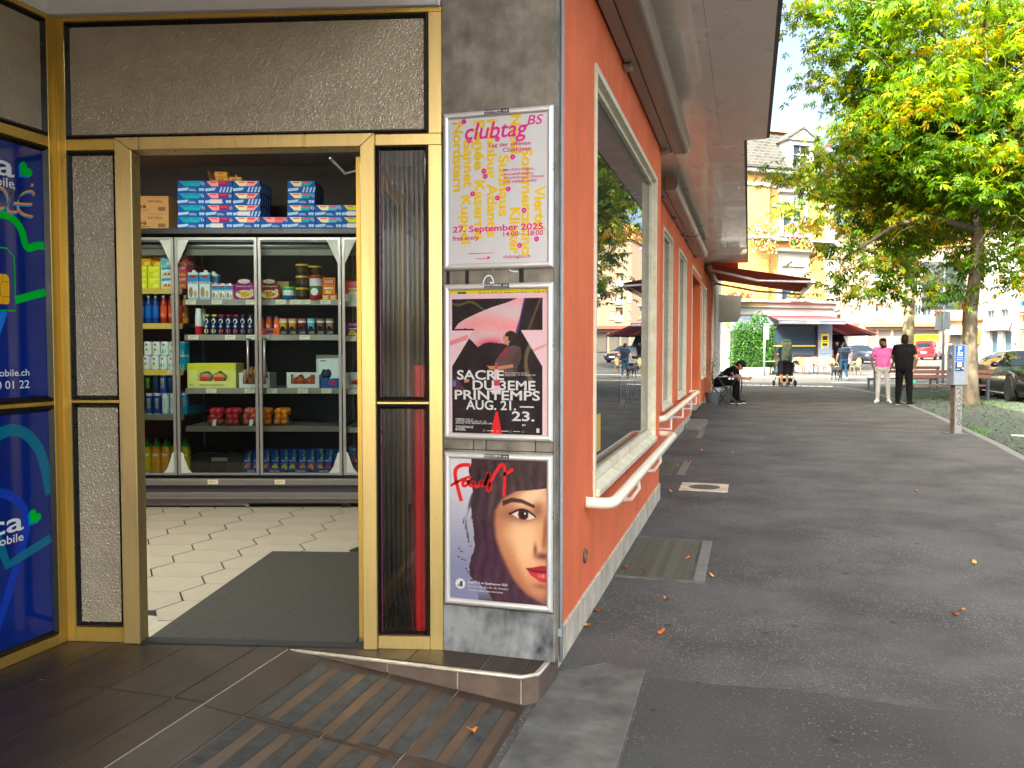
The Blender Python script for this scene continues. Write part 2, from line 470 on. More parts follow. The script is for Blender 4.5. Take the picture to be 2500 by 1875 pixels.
# kerb stones along the cobbles
kp = [(x, y) for x, y in KERB[1:]]
seg = []
for (a, b_) in zip(kp, kp[1:]):
 L_ = math.dist(a, b_); n = max(1, round(L_ / 1.0))
 for i in range(n):
  seg.append(((a[0] + (b_[0] - a[0]) * i / n, a[1] + (b_[1] - a[1]) * i / n), (a[0] + (b_[0] - a[0]) * (i + 1) / n, a[1] + (b_[1] - a[1]) * (i + 1) / n)))
kr = empty('kerb', kind='structure')
for a, b_ in seg:
 d = np.array(b_) - np.array(a); L_ = np.linalg.norm(d); d /= L_; nn = np.array([d[1], -d[0]])
 p = [np.array(a) + d * .006, np.array(b_) - d * .006, np.array(b_) - d * .006 + nn * .13, np.array(a) + d * .006 + nn * .13]
 MB().prism([(*q, -.05) for q in p], (0, 0, .062 + rnd.uniform(-.004, .004))).build('kerb_stone', 'kerb_stone', kr, bevel=.008)

# cobbled strip under the trees
bed = [(x + .12, y) for x, y in KERB[1:]] + [(4.6, 35), (9.5, 35.5), (11.5, 35), (11.5, 5), (3.3, 5)]
cs = sheet('cobbled_strip', bed, .004, 'cobble_bed')
stones = []
y = 6.0; r_ = 0
while y < 34.5:
 ch = .125 if y < 20 else .16
 x = kerb_x(y) + .16 + (r_ % 2) * .07
 while x < (8.8 if y < 23 else 10.5):
  cw = rnd.uniform(.12, .19) if y < 20 else rnd.uniform(.17, .25)
  d_tree = math.hypot(x - 5.46, y - 23.3)
  if rnd.random() < .93 and d_tree > .75:
   stones.append((x, y, cw - .02, ch - .02, rnd.uniform(-.012, .012) + (.03 * max(0, 1.6 - d_tree) if d_tree < 1.6 else 0), rnd.uniform(-.06, .06)))
  x += cw
 y += ch; r_ += 1
def in_view(x, y, z=0.0):
 d = cos(YAW) * y - sin(YAW) * x
 lat = cos(YAW) * x + sin(YAW) * y
 u = CX + F * lat / d; v = 857 + (H - z) * F / d
 return d > .5 and 0 < u < 2500 and v < 1875
vis = [s for s in stones if in_view(s[0], s[1])]
vis.sort(key=lambda s: s[1])
near = set(id(s) for s in vis[:300])
cm = []
for k in range(6):
 q = MB()
 a, h = .5, 1.0
 j = lambda: rnd.uniform(-.06, .06)
 top = [(-a * .86 + j(), -a * .86 + j()), (a * .86 + j(), -a * .86 + j()), (a * .86 + j(), a * .86 + j()), (-a * .86 + j(), a * .86 + j())]
 vv = [(-a, -a, -.05), (a, -a, -.05), (a, a, -.05), (-a, a, -.05)] + [(x * 1.08, y * 1.08, .006) for x, y in top] + [(x * .92, y * .92, .018) for x, y in top]
 q.add(vv, [(8, 9, 10, 11)] + [(i, (i + 1) % 4, 4 + (i + 1) % 4, 4 + i) for i in range(4)] + [(4 + i, 4 + (i + 1) % 4, 8 + (i + 1) % 4, 8 + i) for i in range(4)])
 cm.append((q, q.mesh('cobble', 'cobble')))
rest = MB()
for s in stones:
 k = rnd.randrange(6)
 if id(s) in near:
  link('cobble', cm[k][1], cs, (s[0] + s[2] / 2, s[1] + s[3] / 2, s[4]), (0, 0, s[5]), (s[2], s[3], 1))
 else:
  c_, s_ = cos(s[5]), sin(s[5])
  rest.add([(s[0] + s[2] / 2 + (vx * s[2]) * c_ - (vy * s[3]) * s_, s[1] + s[3] / 2 + (vx * s[2]) * s_ + (vy * s[3]) * c_, vz_ + s[4]) for vx, vy, vz_ in cm[k][0].v], cm[k][0].f)
rest.build('cobbles', 'cobble', cs)['kind'] = 'stuff'
# parking bay lines painted on the cobbles
for x0, x1, y0 in ((4.1, 4.75, 14.9), (4.95, 5.35, 14.0), (5.0, 5.3, 13.4), (6.0, 7.3, 13.2), (5.2, 5.9, 17.2), (6.2, 7.4, 18.9)):
 MB().box(x0, x1, y0, y0 + .07, .018, .0315).build('painted_line', 'road_paint', cs)
# tactile band and kerb line across the end of the pavement
for k in range(14):
 x = -1.0 + k * .3
 MB().box(x, x + .26, 34.55 - k * .045, 34.85 - k * .045, -.02, .012).build('tactile_paver', 'road_paint', bpy.data.objects['pavement'], bevel=.004)
z_ = lambda x, y: ground_z(x, y)
for a, b_, wd in (((-2, 43), (12, 46.5), .25), ((3.5, 38.2), (12, 38.8), .15)):
 d = np.array(b_) - np.array(a); d = d / np.linalg.norm(d); nn = np.array([-d[1], d[0]]) * wd
 P4 = [np.array(a), np.array(b_), np.array(b_) + nn, np.array(a) + nn]
 MB().poly([(p[0], p[1], ground_z(*p) + .006) for p in P4]).build('painted_line', 'road_paint', bpy.data.objects['ground'])

# light-well gratings along the wall
def grate(x0, x1, y0, y1, n, label, slab=.07, across=True):
 t_ = empty('light_well_grate', (x0, y0, 0), label=label, cat='grate', group='light well grates along the orange wall')
 w_, l_ = x1 - x0, y1 - y0
 m = MB()
 m.box(0, w_, 0, .035, -.03, .010).box(0, w_, l_ - .035, l_, -.03, .010)
 m.build('stone_edge', 'granite', t_)
 MB().box(w_ - slab, w_, .036, l_ - .036, -.03, .011).build('stone_kerb', 'kerb_stone', t_, bevel=.004)
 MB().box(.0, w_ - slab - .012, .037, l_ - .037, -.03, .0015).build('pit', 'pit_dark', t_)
 f = MB()
 f.box(.004, .016, .04, l_ - .04, .002, .011).box(w_ - slab - .03, w_ - slab - .018, .04, l_ - .04, .002, .011)
 f.box(.016, w_ - slab - .03, .04, .05, .002, .011).box(.016, w_ - slab - .03, l_ - .05, l_ - .04, .002, .011)
 fr = f.build('frame', 'grate_steel', t_)
 bar = MB().box(.016, w_ - slab - .03, 0, .006, .002, .009).mesh('bar', 'grate_steel')
 for i in range(n):
  link('bar', bar, t_, (0, .055 + (l_ - .12) * i / (n - 1), 0))
 c = MB()
 for i in range(1, 12): c.box(.016 + (w_ - slab - .046) * i / 12, .018 + (w_ - slab - .046) * i / 12, .05, l_ - .05, .0025, .007)
 c.build('cross_bars', 'grate_steel', t_)
 return t_
grate(-.79, -.24, 4.94, 6.07, 62, 'large fine-barred steel grate in the pavement under the big shop window')
grate(-1.08, -.68, 9.2, 10.48, 40, 'steel grate with a few leaves on it beyond the square manhole', slab=.09)
grate(-1.08, -.71, 13.2, 14.4, 30, 'small dark grate just before the grey door step', slab=.1)
mh = empty('manhole', (-.42, 8.46, 0), label='square concrete manhole surround with round iron cover', cat='manhole')
m = MB()
ring = [(.16 * cos(a), .16 * sin(a)) for a in np.linspace(0, 2 * pi, 33)[:-1]]
sqr = []
for cx_, sx_ in ring:
 k = max(abs(cx_), abs(sx_)); sqr.append((cx_ / k * .235, sx_ / k * .235))
m.add([(x, y, .014) for x, y in ring] + [(x, y, .014) for x, y in sqr] + [(x, y, -.03) for x, y in sqr] + [(x, y, -.01) for x, y in ring],
 [(i, 32 + i, 32 + (i + 1) % 32, (i + 1) % 32) for i in range(32)] + [(32 + i, 64 + i, 64 + (i + 1) % 32, 32 + (i + 1) % 32) for i in range(32)] + [(i, (i + 1) % 32, 96 + (i + 1) % 32, 96 + i) for i in range(32)])
m.build('concrete_surround', 'plinth', mh)
cv = MB().lathe([(.155, -.02), (.155, .010), (.15, .012)], 32).build('iron_cover', 'grate_steel', mh)
for i in range(-4, 5):
 l_ = math.sqrt(max(.001, .135 ** 2 - (i * .03) ** 2)); MB().box(-l_, l_, i * .03 - .005, i * .03 + .005, .011, .016).build('rib', 'grate_steel', cv)
# door steps of the second shop door
s1 = MB().box(-1.08, -.74, 14.6, 16.2, -.02, .075).build('door_step', 'kerb_stone', bevel=.01); tag(s1, 'pale lower stone step before the dark side door', 'step')
s2 = MB().box(-1.08, -.74, 16.22, 20.3, -.02, .13).build('door_step', 'strip_dark', bevel=.01); tag(s2, 'long dark stone step in front of the dark side door', 'step')

# fallen leaves
def leaf_mesh(k):
 r = random.Random(k)
 q = MB(); n = 7; L_ = .055; vs__ = []
 for i in range(n + 1):
  tt = i / n; wd = .018 * sin(pi * tt ** .8) * r.uniform(.7, 1.2) + .001
  zz = .012 * sin(tt * 5 + k) + .014; cv_ = .008 * sin(tt * 3 + k)
  vs__ += [(L_ * (tt - .5), cv_ + wd, zz + .006 * r.random()), (L_ * (tt - .5), cv_, zz - .004), (L_ * (tt - .5), cv_ - wd, zz + .008 * r.random())]
 fs = [(3 * i, 3 * i + 3, 3 * i + 4, 3 * i + 1) for i in range(n)] + [(3 * i + 1, 3 * i + 4, 3 * i + 5, 3 * i + 2) for i in range(n)]
 q.add(vs__, fs, hexc(['c8792a', 'b5652a', 'a0562a', 'c98f3c'][k % 4]))
 return q.mesh('fallen_leaf', 'leaf_dry', True)
lm = [leaf_mesh(k) for k in range(4)]
LEAVES = [(-.37, 5.45, .01, 'curled orange leaf lying on the big fine-barred grate'), (-.62, 5.08, .01, 'narrow dry leaf near the corner of the big fine-barred grate'),
  (-.74, 5.12, .01, 'brown leaf against the wall edge of the big fine-barred grate'), (-.2, 5.1, 0, 'dry leaf beside the stone edge of the big grate'),
  (-.42, 4.55, 0, 'long twisted orange leaf on the asphalt below the big grate'), (-.4, 4.0, 0, 'small orange leaf on the asphalt near the granite slab'),
  (-.76, 4.25, 0, 'brown leaf caught at the foot of the orange wall'), (-.76, 4.0, 0, 'reddish leaf at the foot of the wall near the pillar'),
  (-.62, 9.6, .01, 'brown leaf on the grate beyond the manhole'), (-.8, 9.9, .01, 'curled leaf in the middle of the grate beyond the manhole'), (-.7, 10.3, .01, 'leaf at the far rim of the grate beyond the manhole'),
  (-.72, 8.1, 0, 'leaf on the asphalt just before the manhole'), (-.62, 11.6, 0, 'leaf on the asphalt between the two far grates'), (-.2, 11.4, 0, 'leaf out on the asphalt beyond the manhole'),
  (1.6, 8.8, 0, 'small orange leaf alone in the middle of the pavement'), (1.42, 5.9, 0, 'brown leaf on the open asphalt, one of a near pair'), (1.1, 4.78, 0, 'leaf on the asphalt behind the seam of the patch'),
  (1.05, 4.7, 0, 'leaf on the asphalt beside another, behind the seam of the patch')]
for i, (x, y, z, lab) in enumerate(LEAVES):
 tag(link('fallen_leaf', lm[i % 4], None, (x, y, z + .006), (0, 0, rnd.uniform(0, 6)), (.8, .8, .8)), lab, 'leaf', 'fallen leaves on the pavement')
tag(link('fallen_leaf', lm[0], None, (-.93, 2.72, .022), (0, 0, 2)), 'bright orange leaf on the striped ramp', 'leaf', 'fallen leaves on the pavement')
# ------------------------------------------------------------------ entrance floor: landing, striped ramp, step
RX, RZ, PX = -1.871, .121, -.785                      # ridge, landing height, pavement edge
def ramp_z(x): return RZ * (x - PX) / (RX - PX)
ef = empty('entrance_floor', kind='structure')
MB().box(-3.0, RX, -1, 3.25, -.1, RZ - .004).build('screed', 'tile_grout', ef)
MB().prism([(RX, -1, -.1), (PX, -1, -.1), (PX, -1, -.003), (RX, -1, RZ - .004)], (0, 4.03, 0)).build('ramp_screed', 'tile_grout', ef)
FA, FU = np.array([-1.231, 3.204]), radians(12.4)     # foot of the shopfront where it meets the pillar, its direction
def fac_y(x): return FA[1] + (x - FA[0]) * math.tan(FU)
xs = [-2.95, -2.62, -2.31, -2.012, RX]
for xa, xb in zip(xs, xs[1:]):
 for ya, yb in ((2.483, None), (1.88, 2.483), (1.28, 1.88), (.6, 1.28)):
  g_ = .003
  y1a = (fac_y(xa) - .0) if yb is None else yb - g_; y1b = (fac_y(xb) - .0) if yb is None else yb - g_
  z0 = RZ - .02; zt = RZ + rnd.uniform(-.0006, .0006)
  MB().prism([(xa + g_, ya + g_, z0), (xb - g_, ya + g_, z0), (xb - g_, y1b, z0), (xa + g_, y1a, z0)], (0, 0, zt - z0)).build('floor_tile', 'brown_tile', ef, bevel=.0012)
rxs = [RX, -1.70, -1.395, -1.10, -.80]
for xa, xb in zip(rxs, rxs[1:]):
 for ya, yb in ((2.46, 3.06), (1.86, 2.46), (1.26, 1.86), (.6, 1.26)):
  g_ = .0022
  q = [(xa + g_, ya + g_), (xb - g_, ya + g_), (xb - g_, yb - g_), (xa + g_, yb - g_)]
  MB().prism([(x, y, ramp_z(x) - .02) for x, y in q], (0, 0, .02)).build('ramp_tile', 'brown_tile', ef, bevel=.0012)
k = 0
x = -1.685
while x < -.86:                                        # worn anti-slip strips stuck on the ramp
 for ya, yb in ((2.47, 2.985), (1.87, 2.45), (1.0, 1.85)):
  ya += rnd.uniform(-.0, .02); yb -= rnd.uniform(0, .03)
  w_ = .054 + rnd.uniform(-.004, .004)
  n = 12; ed = []
  for i in range(n + 1): ed.append((x + rnd.uniform(-.002, .002), ya + (yb - ya) * i / n))
  for i in range(n, -1, -1): ed.append((x + w_ + rnd.uniform(-.002, .002), ya + (yb - ya) * i / n))
  MB().poly([(a, b_, ramp_z(a) + .0015) for a, b_ in ed]).build('grip_strip', 'strip_dark', ef)
  xb_ = x + w_ + .004
  MB().poly([(a, b_, ramp_z(a) + .001) for a, b_ in ((xb_, ya), (xb_ + .044, ya), (xb_ + .044, yb), (xb_, yb))]).build('worn_strip', 'strip_bare', ef)
 x += .106; k += 1
MB().box(RX - .002, RX + .001, .6, 3.03, RZ - .004, RZ + .0008).build('ridge_joint', 'tile_grout', ef)
# step under the pillar
st = empty('tiled_step', (0, 0, 0), label='low brown tiled step with a pale edge strip under the poster pillar', cat='step')
top = [(-1.86, 3.035), (-.84, 3.035), (-.79, 3.08), (-.77, 3.32), (-1.3, 3.32), (-1.86, 3.08)]
MB().prism([(x, y, 0) for x, y in top[1:5]] + [(-1.87, 3.30, 0), (-1.87, 3.04, 0)], (0, 0, RZ - .003)).build('core', 'tile_grout', st)
for xa, xb in ((-1.86, -1.417), (-1.409, -1.11), (-1.102, -.845)):
 MB().prism([(xa, 3.030, max(ramp_z(xa) - .01, -.02)), (xb, 3.030, ramp_z(xb) - .01), (xb, 3.030, RZ - .012), (xa, 3.030, RZ - .012)], (0, .006, 0)).build('riser_tile', 'brown_riser', st)
MB().prism([(-.838, 3.031, -.02), (-.786, 3.078, -.02), (-.786, 3.078, RZ - .012), (-.838, 3.031, RZ - .012)], (.004, -.004, 0)).build('riser_tile', 'brown_riser', st)
MB().prism([(-.784, 3.08, -.02), (-.766, 3.33, -.02), (-.766, 3.33, RZ - .012), (-.784, 3.08, RZ - .012)], (.005, 0, 0)).build('riser_tile', 'brown_riser', st)
for xa, xb in ((-1.855, -1.335), (-1.331, -1.02), (-1.016, -.842)):
 MB().box(xa, xb, 3.05, 3.21, RZ - .01, RZ + .001).build('tread_tile', 'brown_tile', st, bevel=.001)
MB().prism([(-.84, 3.05, RZ - .01), (-.80, 3.085, RZ - .01), (-.78, 3.3, RZ - .01), (-.84, 3.3, RZ - .01)], (0, 0, .011)).build('tread_tile', 'brown_tile', st)
MB().tube([(-1.86, 3.034, RZ - .006), (-.842, 3.030, RZ - .006), (-.784, 3.078, RZ - .006), (-.768, 3.29, RZ - .006)], .0075, 6).build('edge_strip', 'trim_strip', st, smooth=True)

# ------------------------------------------------------------------ poster pillar
PY = 3.204
pl_ = empty('stone_pillar', (-.992, PY, RZ), label='grey stone clad corner pillar carrying three posters', cat='pillar')
MB().box(-.235, .235, .012, .119, 0, 3.1).build('core', 'grout_dark', pl_)
# slabs: upper, the broken strip courses, base
MB().box(-.239, .239, 0, .011, 2.20, 3.1).build('slab', 'stone', pl_, bevel=.002)
def broken(z0, z1, cuts, m='stone'):
 for a, b_ in zip(cuts, cuts[1:]):
  MB().prism([(a + .002, 0, z0), (b_ - .002, 0, z0), (b_ - .002 + rnd.uniform(-.003, .003), 0, z1), (a + .002 + rnd.uniform(-.003, .003), 0, z1)], (0, .011, 0)).build('slab', m, pl_, bevel=.0015)
broken(1.52, 2.197, [-.239, -.218, -.125, .095, .239])
broken(.86, 1.517, [-.239, -.103, -.048, .163, .239])
broken(.20, .857, [-.239, .239])
MB().box(-.239, .239, 0, .011, 0, .197).build('base_slab', 'stone_worn', pl_, bevel=.002)
for z0, z1, x in ((1.535, 1.60, -.208), (1.535, 1.60, -.125), (1.535, 1.60, .11)):
 MB().box(x - .012, x + .003, -.0012, .002, z0, z1).build('dark_joint', 'grout_dark', pl_)
MB().box(.2395, .246, .0, .12, 0, 3.1).build('side_slab', 'stone', pl_)
MB().tube([(.255, .07, -.02), (.255, .07, .45), (.255, .072, 3.0)], .008, 8).build('cable_conduit', 'pipe_grey', pl_, smooth=True)
MB().box(.246, .262, .05, .09, .09, .12).build('conduit_clip', 'pipe_grey', pl_)
stroke('white_scribble', [(-.06, 1.545), (-.05, 1.575), (-.025, 1.58), (-.01, 1.545), (-.03, 1.55)], .005, 'white_scrawl', pl_, loc=(0, -.0012, 0))
stroke('white_scribble', [(-.02, 1.6), (.03, 1.635), (.02, 1.605), (.055, 1.62), (.05, 1.595), (.09, 1.59)], .005, 'white_scrawl', pl_, loc=(0, -.0012, 0))

# ------------------------------------------------------------------ posters
FWd, FHt, PR = .468, .642, .026                       # outer size of a poster frame, profile width
mat('magenta', hexc('f0149a'), rough=.5, var=.03)
mat('magenta_red', hexc('d8147e'), rough=.5, var=.03)
mat('poster_yellow', hexc('ffd614'), rough=.5, var=.03)
mat('poster_white', hexc('e9e9ec'), rough=.5, var=.02)
mat('ink_black', (.012, .012, .014), rough=.45)
mat('ink_white', (.8, .8, .8), rough=.45, var=.02)
mat('ink_red', hexc('f01020'), rough=.45, var=.03)
def painted(name, wd, ht, nx, ny, fn, parent, m='print', off=0.0):
 """a printed sheet: colours sampled from fn(x 0..1, y 0..1 downwards) at every vertex"""
 X, Y = np.meshgrid(np.linspace(0, 1, nx), np.linspace(0, 1, ny))
 C = np.clip(fn(X, Y), 0, 1)
 co = np.stack([(X - .5) * wd, np.full_like(X, off), (.5 - Y) * ht], -1).reshape(-1, 3)
 idx = np.arange(nx * ny).reshape(ny, nx)
 fs = np.stack([idx[1:, :-1], idx[1:, 1:], idx[:-1, 1:], idx[:-1, :-1]], -1).reshape(-1, 4)
 me = bpy.data.meshes.new(name)
 me.from_pydata(co.tolist(), [], fs.tolist())
 me.materials.append(MAT[m])
 a = me.color_attributes.new('Col', 'FLOAT_COLOR', 'POINT')
 lin = np.where(C <= .04045, C / 12.92, ((C + .055) / 1.055) ** 2.4).reshape(-1, 3)
 a.data.foreach_set('color', np.concatenate([lin, np.ones((len(lin), 1))], 1).ravel())
 return link(name, me, parent)
def poster(zc, label):
 t_ = empty('poster_frame', (-.988, PY - .002, zc - FHt / 2), label=label, cat='poster', group='posters on the stone pillar')
 a, h_, p = FWd / 2, FHt / 2, PR
 for nm, q in (('frame_side', [(-a, -h_), (-a + p, -h_ + p), (-a + p, h_ - p), (-a, h_)]), ('frame_side', [(a, -h_), (a, h_), (a - p, h_ - p), (a - p, -h_ + p)]),
    ('frame_top', [(-a, h_), (-a + p, h_ - p), (a - p, h_ - p), (a, h_)]), ('frame_bottom', [(-a, -h_), (a, -h_), (a - p, -h_ + p), (-a + p, -h_ + p)])):
  # rounded snap profile: outer edge, crown, inner edge
  cx_ = [sum(c[i] for c in q) / 4 for i in (0, 1)]
  o_ = MB(); qz = [(x, z + h_) for x, z in q]
  inn = [i for i, (x, z) in enumerate(q) if abs(abs(x) - (a - p)) < 1e-6 and abs(abs(z) - (h_ - p)) < 1e-6]
  out = [i for i in range(4) if i not in inn]
  e0, e1 = qz[out[0]], qz[out[1]]; i0, i1 = qz[inn[0]], qz[inn[1]]
  if math.dist(e0, i0) > math.dist(e0, i1): i0, i1 = i1, i0
  n = 6; vs__ = []
  for k in range(n + 1):
   t = k / n; y = -.004 - .012 * math.sqrt(max(0, 1 - (2 * t - 1) ** 2)) ** .8
   vs__ += [(e0[0] + (i0[0] - e0[0]) * t, y, e0[1] + (i0[1] - e0[1]) * t), (e1[0] + (i1[0] - e1[0]) * t, y, e1[1] + (i1[1] - e1[1]) * t)]
  vs__ += [(e0[0], 0.0, e0[1]), (e1[0], 0.0, e1[1])]
  fs = [(2 * k, 2 * k + 1, 2 * k + 3, 2 * k + 2) for k in range(n)] + [(2 * n + 2, 2 * n + 3, 1, 0)]
  o_.add(vs__, fs).build(nm, 'aluminium', t_, smooth=50)
 s_ = MB().box(-.052, .052, -.0178, -.0155, FHt - .0195, FHt - .0015).build('sticker', 'ink_black', t_)
 text('lettering', 'KULTURBOX', .012, 'ink_white', s_, (-.049, -.0181, FHt - .0118), width=.070, height=.0075, bold=.02)
 MB().box(-.049, .047, -.0181, -.0179, FHt - .0168, FHt - .0158).build('fine_print', 'ink_white', s_)
 for ax_ in (.032, .043):
  stroke('anchor_mark', [(ax_ - .0045, .0045), (ax_ - .003, .001), (ax_, 0), (ax_ + .003, .001), (ax_ + .0045, .0045)], .0014, 'ink_white', s_, loc=(0, -.0181, FHt - .0122))
  stroke('anchor_mark', [(ax_, 0), (ax_, .0075)], .0016, 'ink_white', s_, loc=(0, -.0181, FHt - .0122), smooth=0)
 return t_
IW, IH = FWd - 2 * PR, FHt - 2 * PR                    # visible print
Zp = lambda y: FHt / 2 + (.5 - y) * IH                 # poster fractions to local coordinates
Xp = lambda x: (x - .5) * IW
# -- first poster
p1 = poster(2.045, 'white poster with magenta clubtag title over blurred yellow vertical lettering, topmost')
sh = MB().box(-IW / 2 - .01, IW / 2 + .01, -.003, -.001, PR - .01, FHt - PR + .01).build('printed_sheet', 'poster_white', p1)
# yellow club names, written downwards: (text, x centre, y start, y end)
for s_, xc, y0, y1 in (('Nordstern', .095, .02, .50), ('Gannet', .205, .13, .475), ('Kuppel', .175, .53, .865), ('Renée', .315, .02, .36), ('Kaserne', .315, .43, .84), ('Humbug', .445, .02, .42), ('Atlantis', .445, .455, .825),
     ('Sudhaus', .565, .265, .685), ('Nobel', .685, .0, .265), ('Klinker', .68, .63, .945), ('Sommercasino', .80, .23, .96), ('Viertel', .925, .49, .79)):
 text('lettering', s_, .05, 'poster_yellow', sh, (Xp(xc) - .021, -.0034, Zp(y0)), (pi / 2, pi / 2, 0), width=(y1 - y0) * IH, height=.056 if any(c in s_ for c in 'pg') else .046, bold=.035, lift=.0)
m_ = dict(mat='magenta', parent=sh)
text('lettering', 'clubtag', .1, 'magenta', sh, (Xp(.165), -.0044, Zp(.145)), width=.268, height=.088, shear=.22, bold=.012)
text('lettering', 'BS', .05, 'magenta', sh, (Xp(.80), -.0046, Zp(.075)), width=.066, height=.038, shear=.22, bold=.008)
for s_, xl, xr, yb, hh in (('Tag der offenen', .40, .835, .208, .020), ('Clubtüren', .555, .835, .248, .018)):
 text('lettering', s_, .02, 'magenta_red', sh, (Xp(xl), -.0048, Zp(yb)), width=(xr - xl) * IW, height=hh, bold=.016)
for s_, xr, yb in (('Mit Führungen,', .875, .378), ('Ausstellungen,', .87, .407), ('Workshops, Discos', .965, .432), ('und vielem mehr.', .91, .460)):
 text('lettering', s_, .015, 'magenta_red', sh, (Xp(.56), -.0048, Zp(yb)), width=(xr - .56) * IW, height=.0135, bold=.014)
text('lettering', '27. September 2025', .04, 'magenta', sh, (Xp(.035), -.0048, Zp(.782)), width=.925 * IW, height=.034, bold=.022)
text('lettering', 'free entry', .03, 'magenta_red', sh, (Xp(.035), -.0048, Zp(.838)), width=.27 * IW, height=.026, bold=.016)
text('lettering', '14:00 – 18:00', .03, 'magenta_red', sh, (Xp(.56), -.0048, Zp(.822)), width=.40 * IW, height=.020, bold=.016)
text('lettering', 'clubtagbs.ch', .02, 'magenta_red', sh, (Xp(.56), -.0048, Zp(.972)), width=.275 * IW, height=.018, bold=.012)
text('lettering', '↑N', .014, 'magenta', sh, (Xp(.025), -.0048, Zp(.035)), width=.018, height=.0095)
for n_, x, y in (('1', .155, .02), ('2', .21, .155), ('3', .50, .155), ('5', .655, .285), ('4', .36, .368), ('6', .375, .405), ('7', .61, .50), ('8', .50, .557), ('9', .243, .52), ('10', .77, .65), ('11', .895, .848), ('12', .725, .888)):
 d_ = MB().poly([(Xp(x) + .0105 * cos(a), -.005, Zp(y) + .0105 * sin(a)) for a in np.linspace(0, 2 * pi, 21)[:-1]]).build('number_dot', 'magenta', sh)
 text('lettering', n_, .01, 'ink_white', d_, (Xp(x), -.0054, Zp(y) - .0035), align='CENTER', height=.007, bold=.01)
for x, y, w_, h_, s_ in ((.2, .935, .035, .006, 'BS'), (.26, .935, .04, .005, 'kajsv'), (.33, .935, .07, .004, 'museumnacht'), (.28, .972, .03, .005, 'Drei'), (.34, .972, .03, .005, 'GGG')):
 MB().box(Xp(x), Xp(x) + w_ * .8, -.0048, -.0045, Zp(y), Zp(y) + h_ * .6).build('sponsor_mark', 'magenta', sh)
MB().box(Xp(.395), Xp(.42), -.0049, -.0045, Zp(.972), Zp(.956)).build('logo_square', 'magenta', sh)

# -- second poster: pale pink sheet, black shape with a flag bearer, heavy white title
p2 = poster(1.345, 'pink and black dance poster with heavy white SACRE DU PRINTEMPS lettering, middle one')
def sm(e0, e1, x): t = np.clip((x - e0) / (e1 - e0), 0, 1); return t * t * (3 - 2 * t)
def inside(X, Y, pts):
 r = np.zeros(X.shape, bool); n = len(pts)
 for i in range(n):
  (x0, y0), (x1, y1) = pts[i], pts[(i + 1) % n]
  c = ((y0 > Y) != (y1 > Y)) & (X < (x1 - x0) * (Y - y0) / (y1 - y0 + 1e-12) + x0)
  r ^= c
 return r
def mixc(C, mask, col):
 m = mask.astype(float)[..., None] if mask.ndim == 2 else mask
 return C * (1 - m) + np.array(col) / 255. * m
def fbm(X, Y, s, seed=0):
 r = np.random.RandomState(seed); out = np.zeros_like(X)
 for k in range(5):
  a, b_, c = r.uniform(-1, 1), r.uniform(-1, 1), r.uniform(0, 6)
  out += np.sin(s * (1.6 ** k) * (a * X + b_ * Y) * 3 + c + 1.5 * np.sin(s * (b_ * X - a * Y) * 2 + c)) / (1.5 ** k)
 return out / 2.6
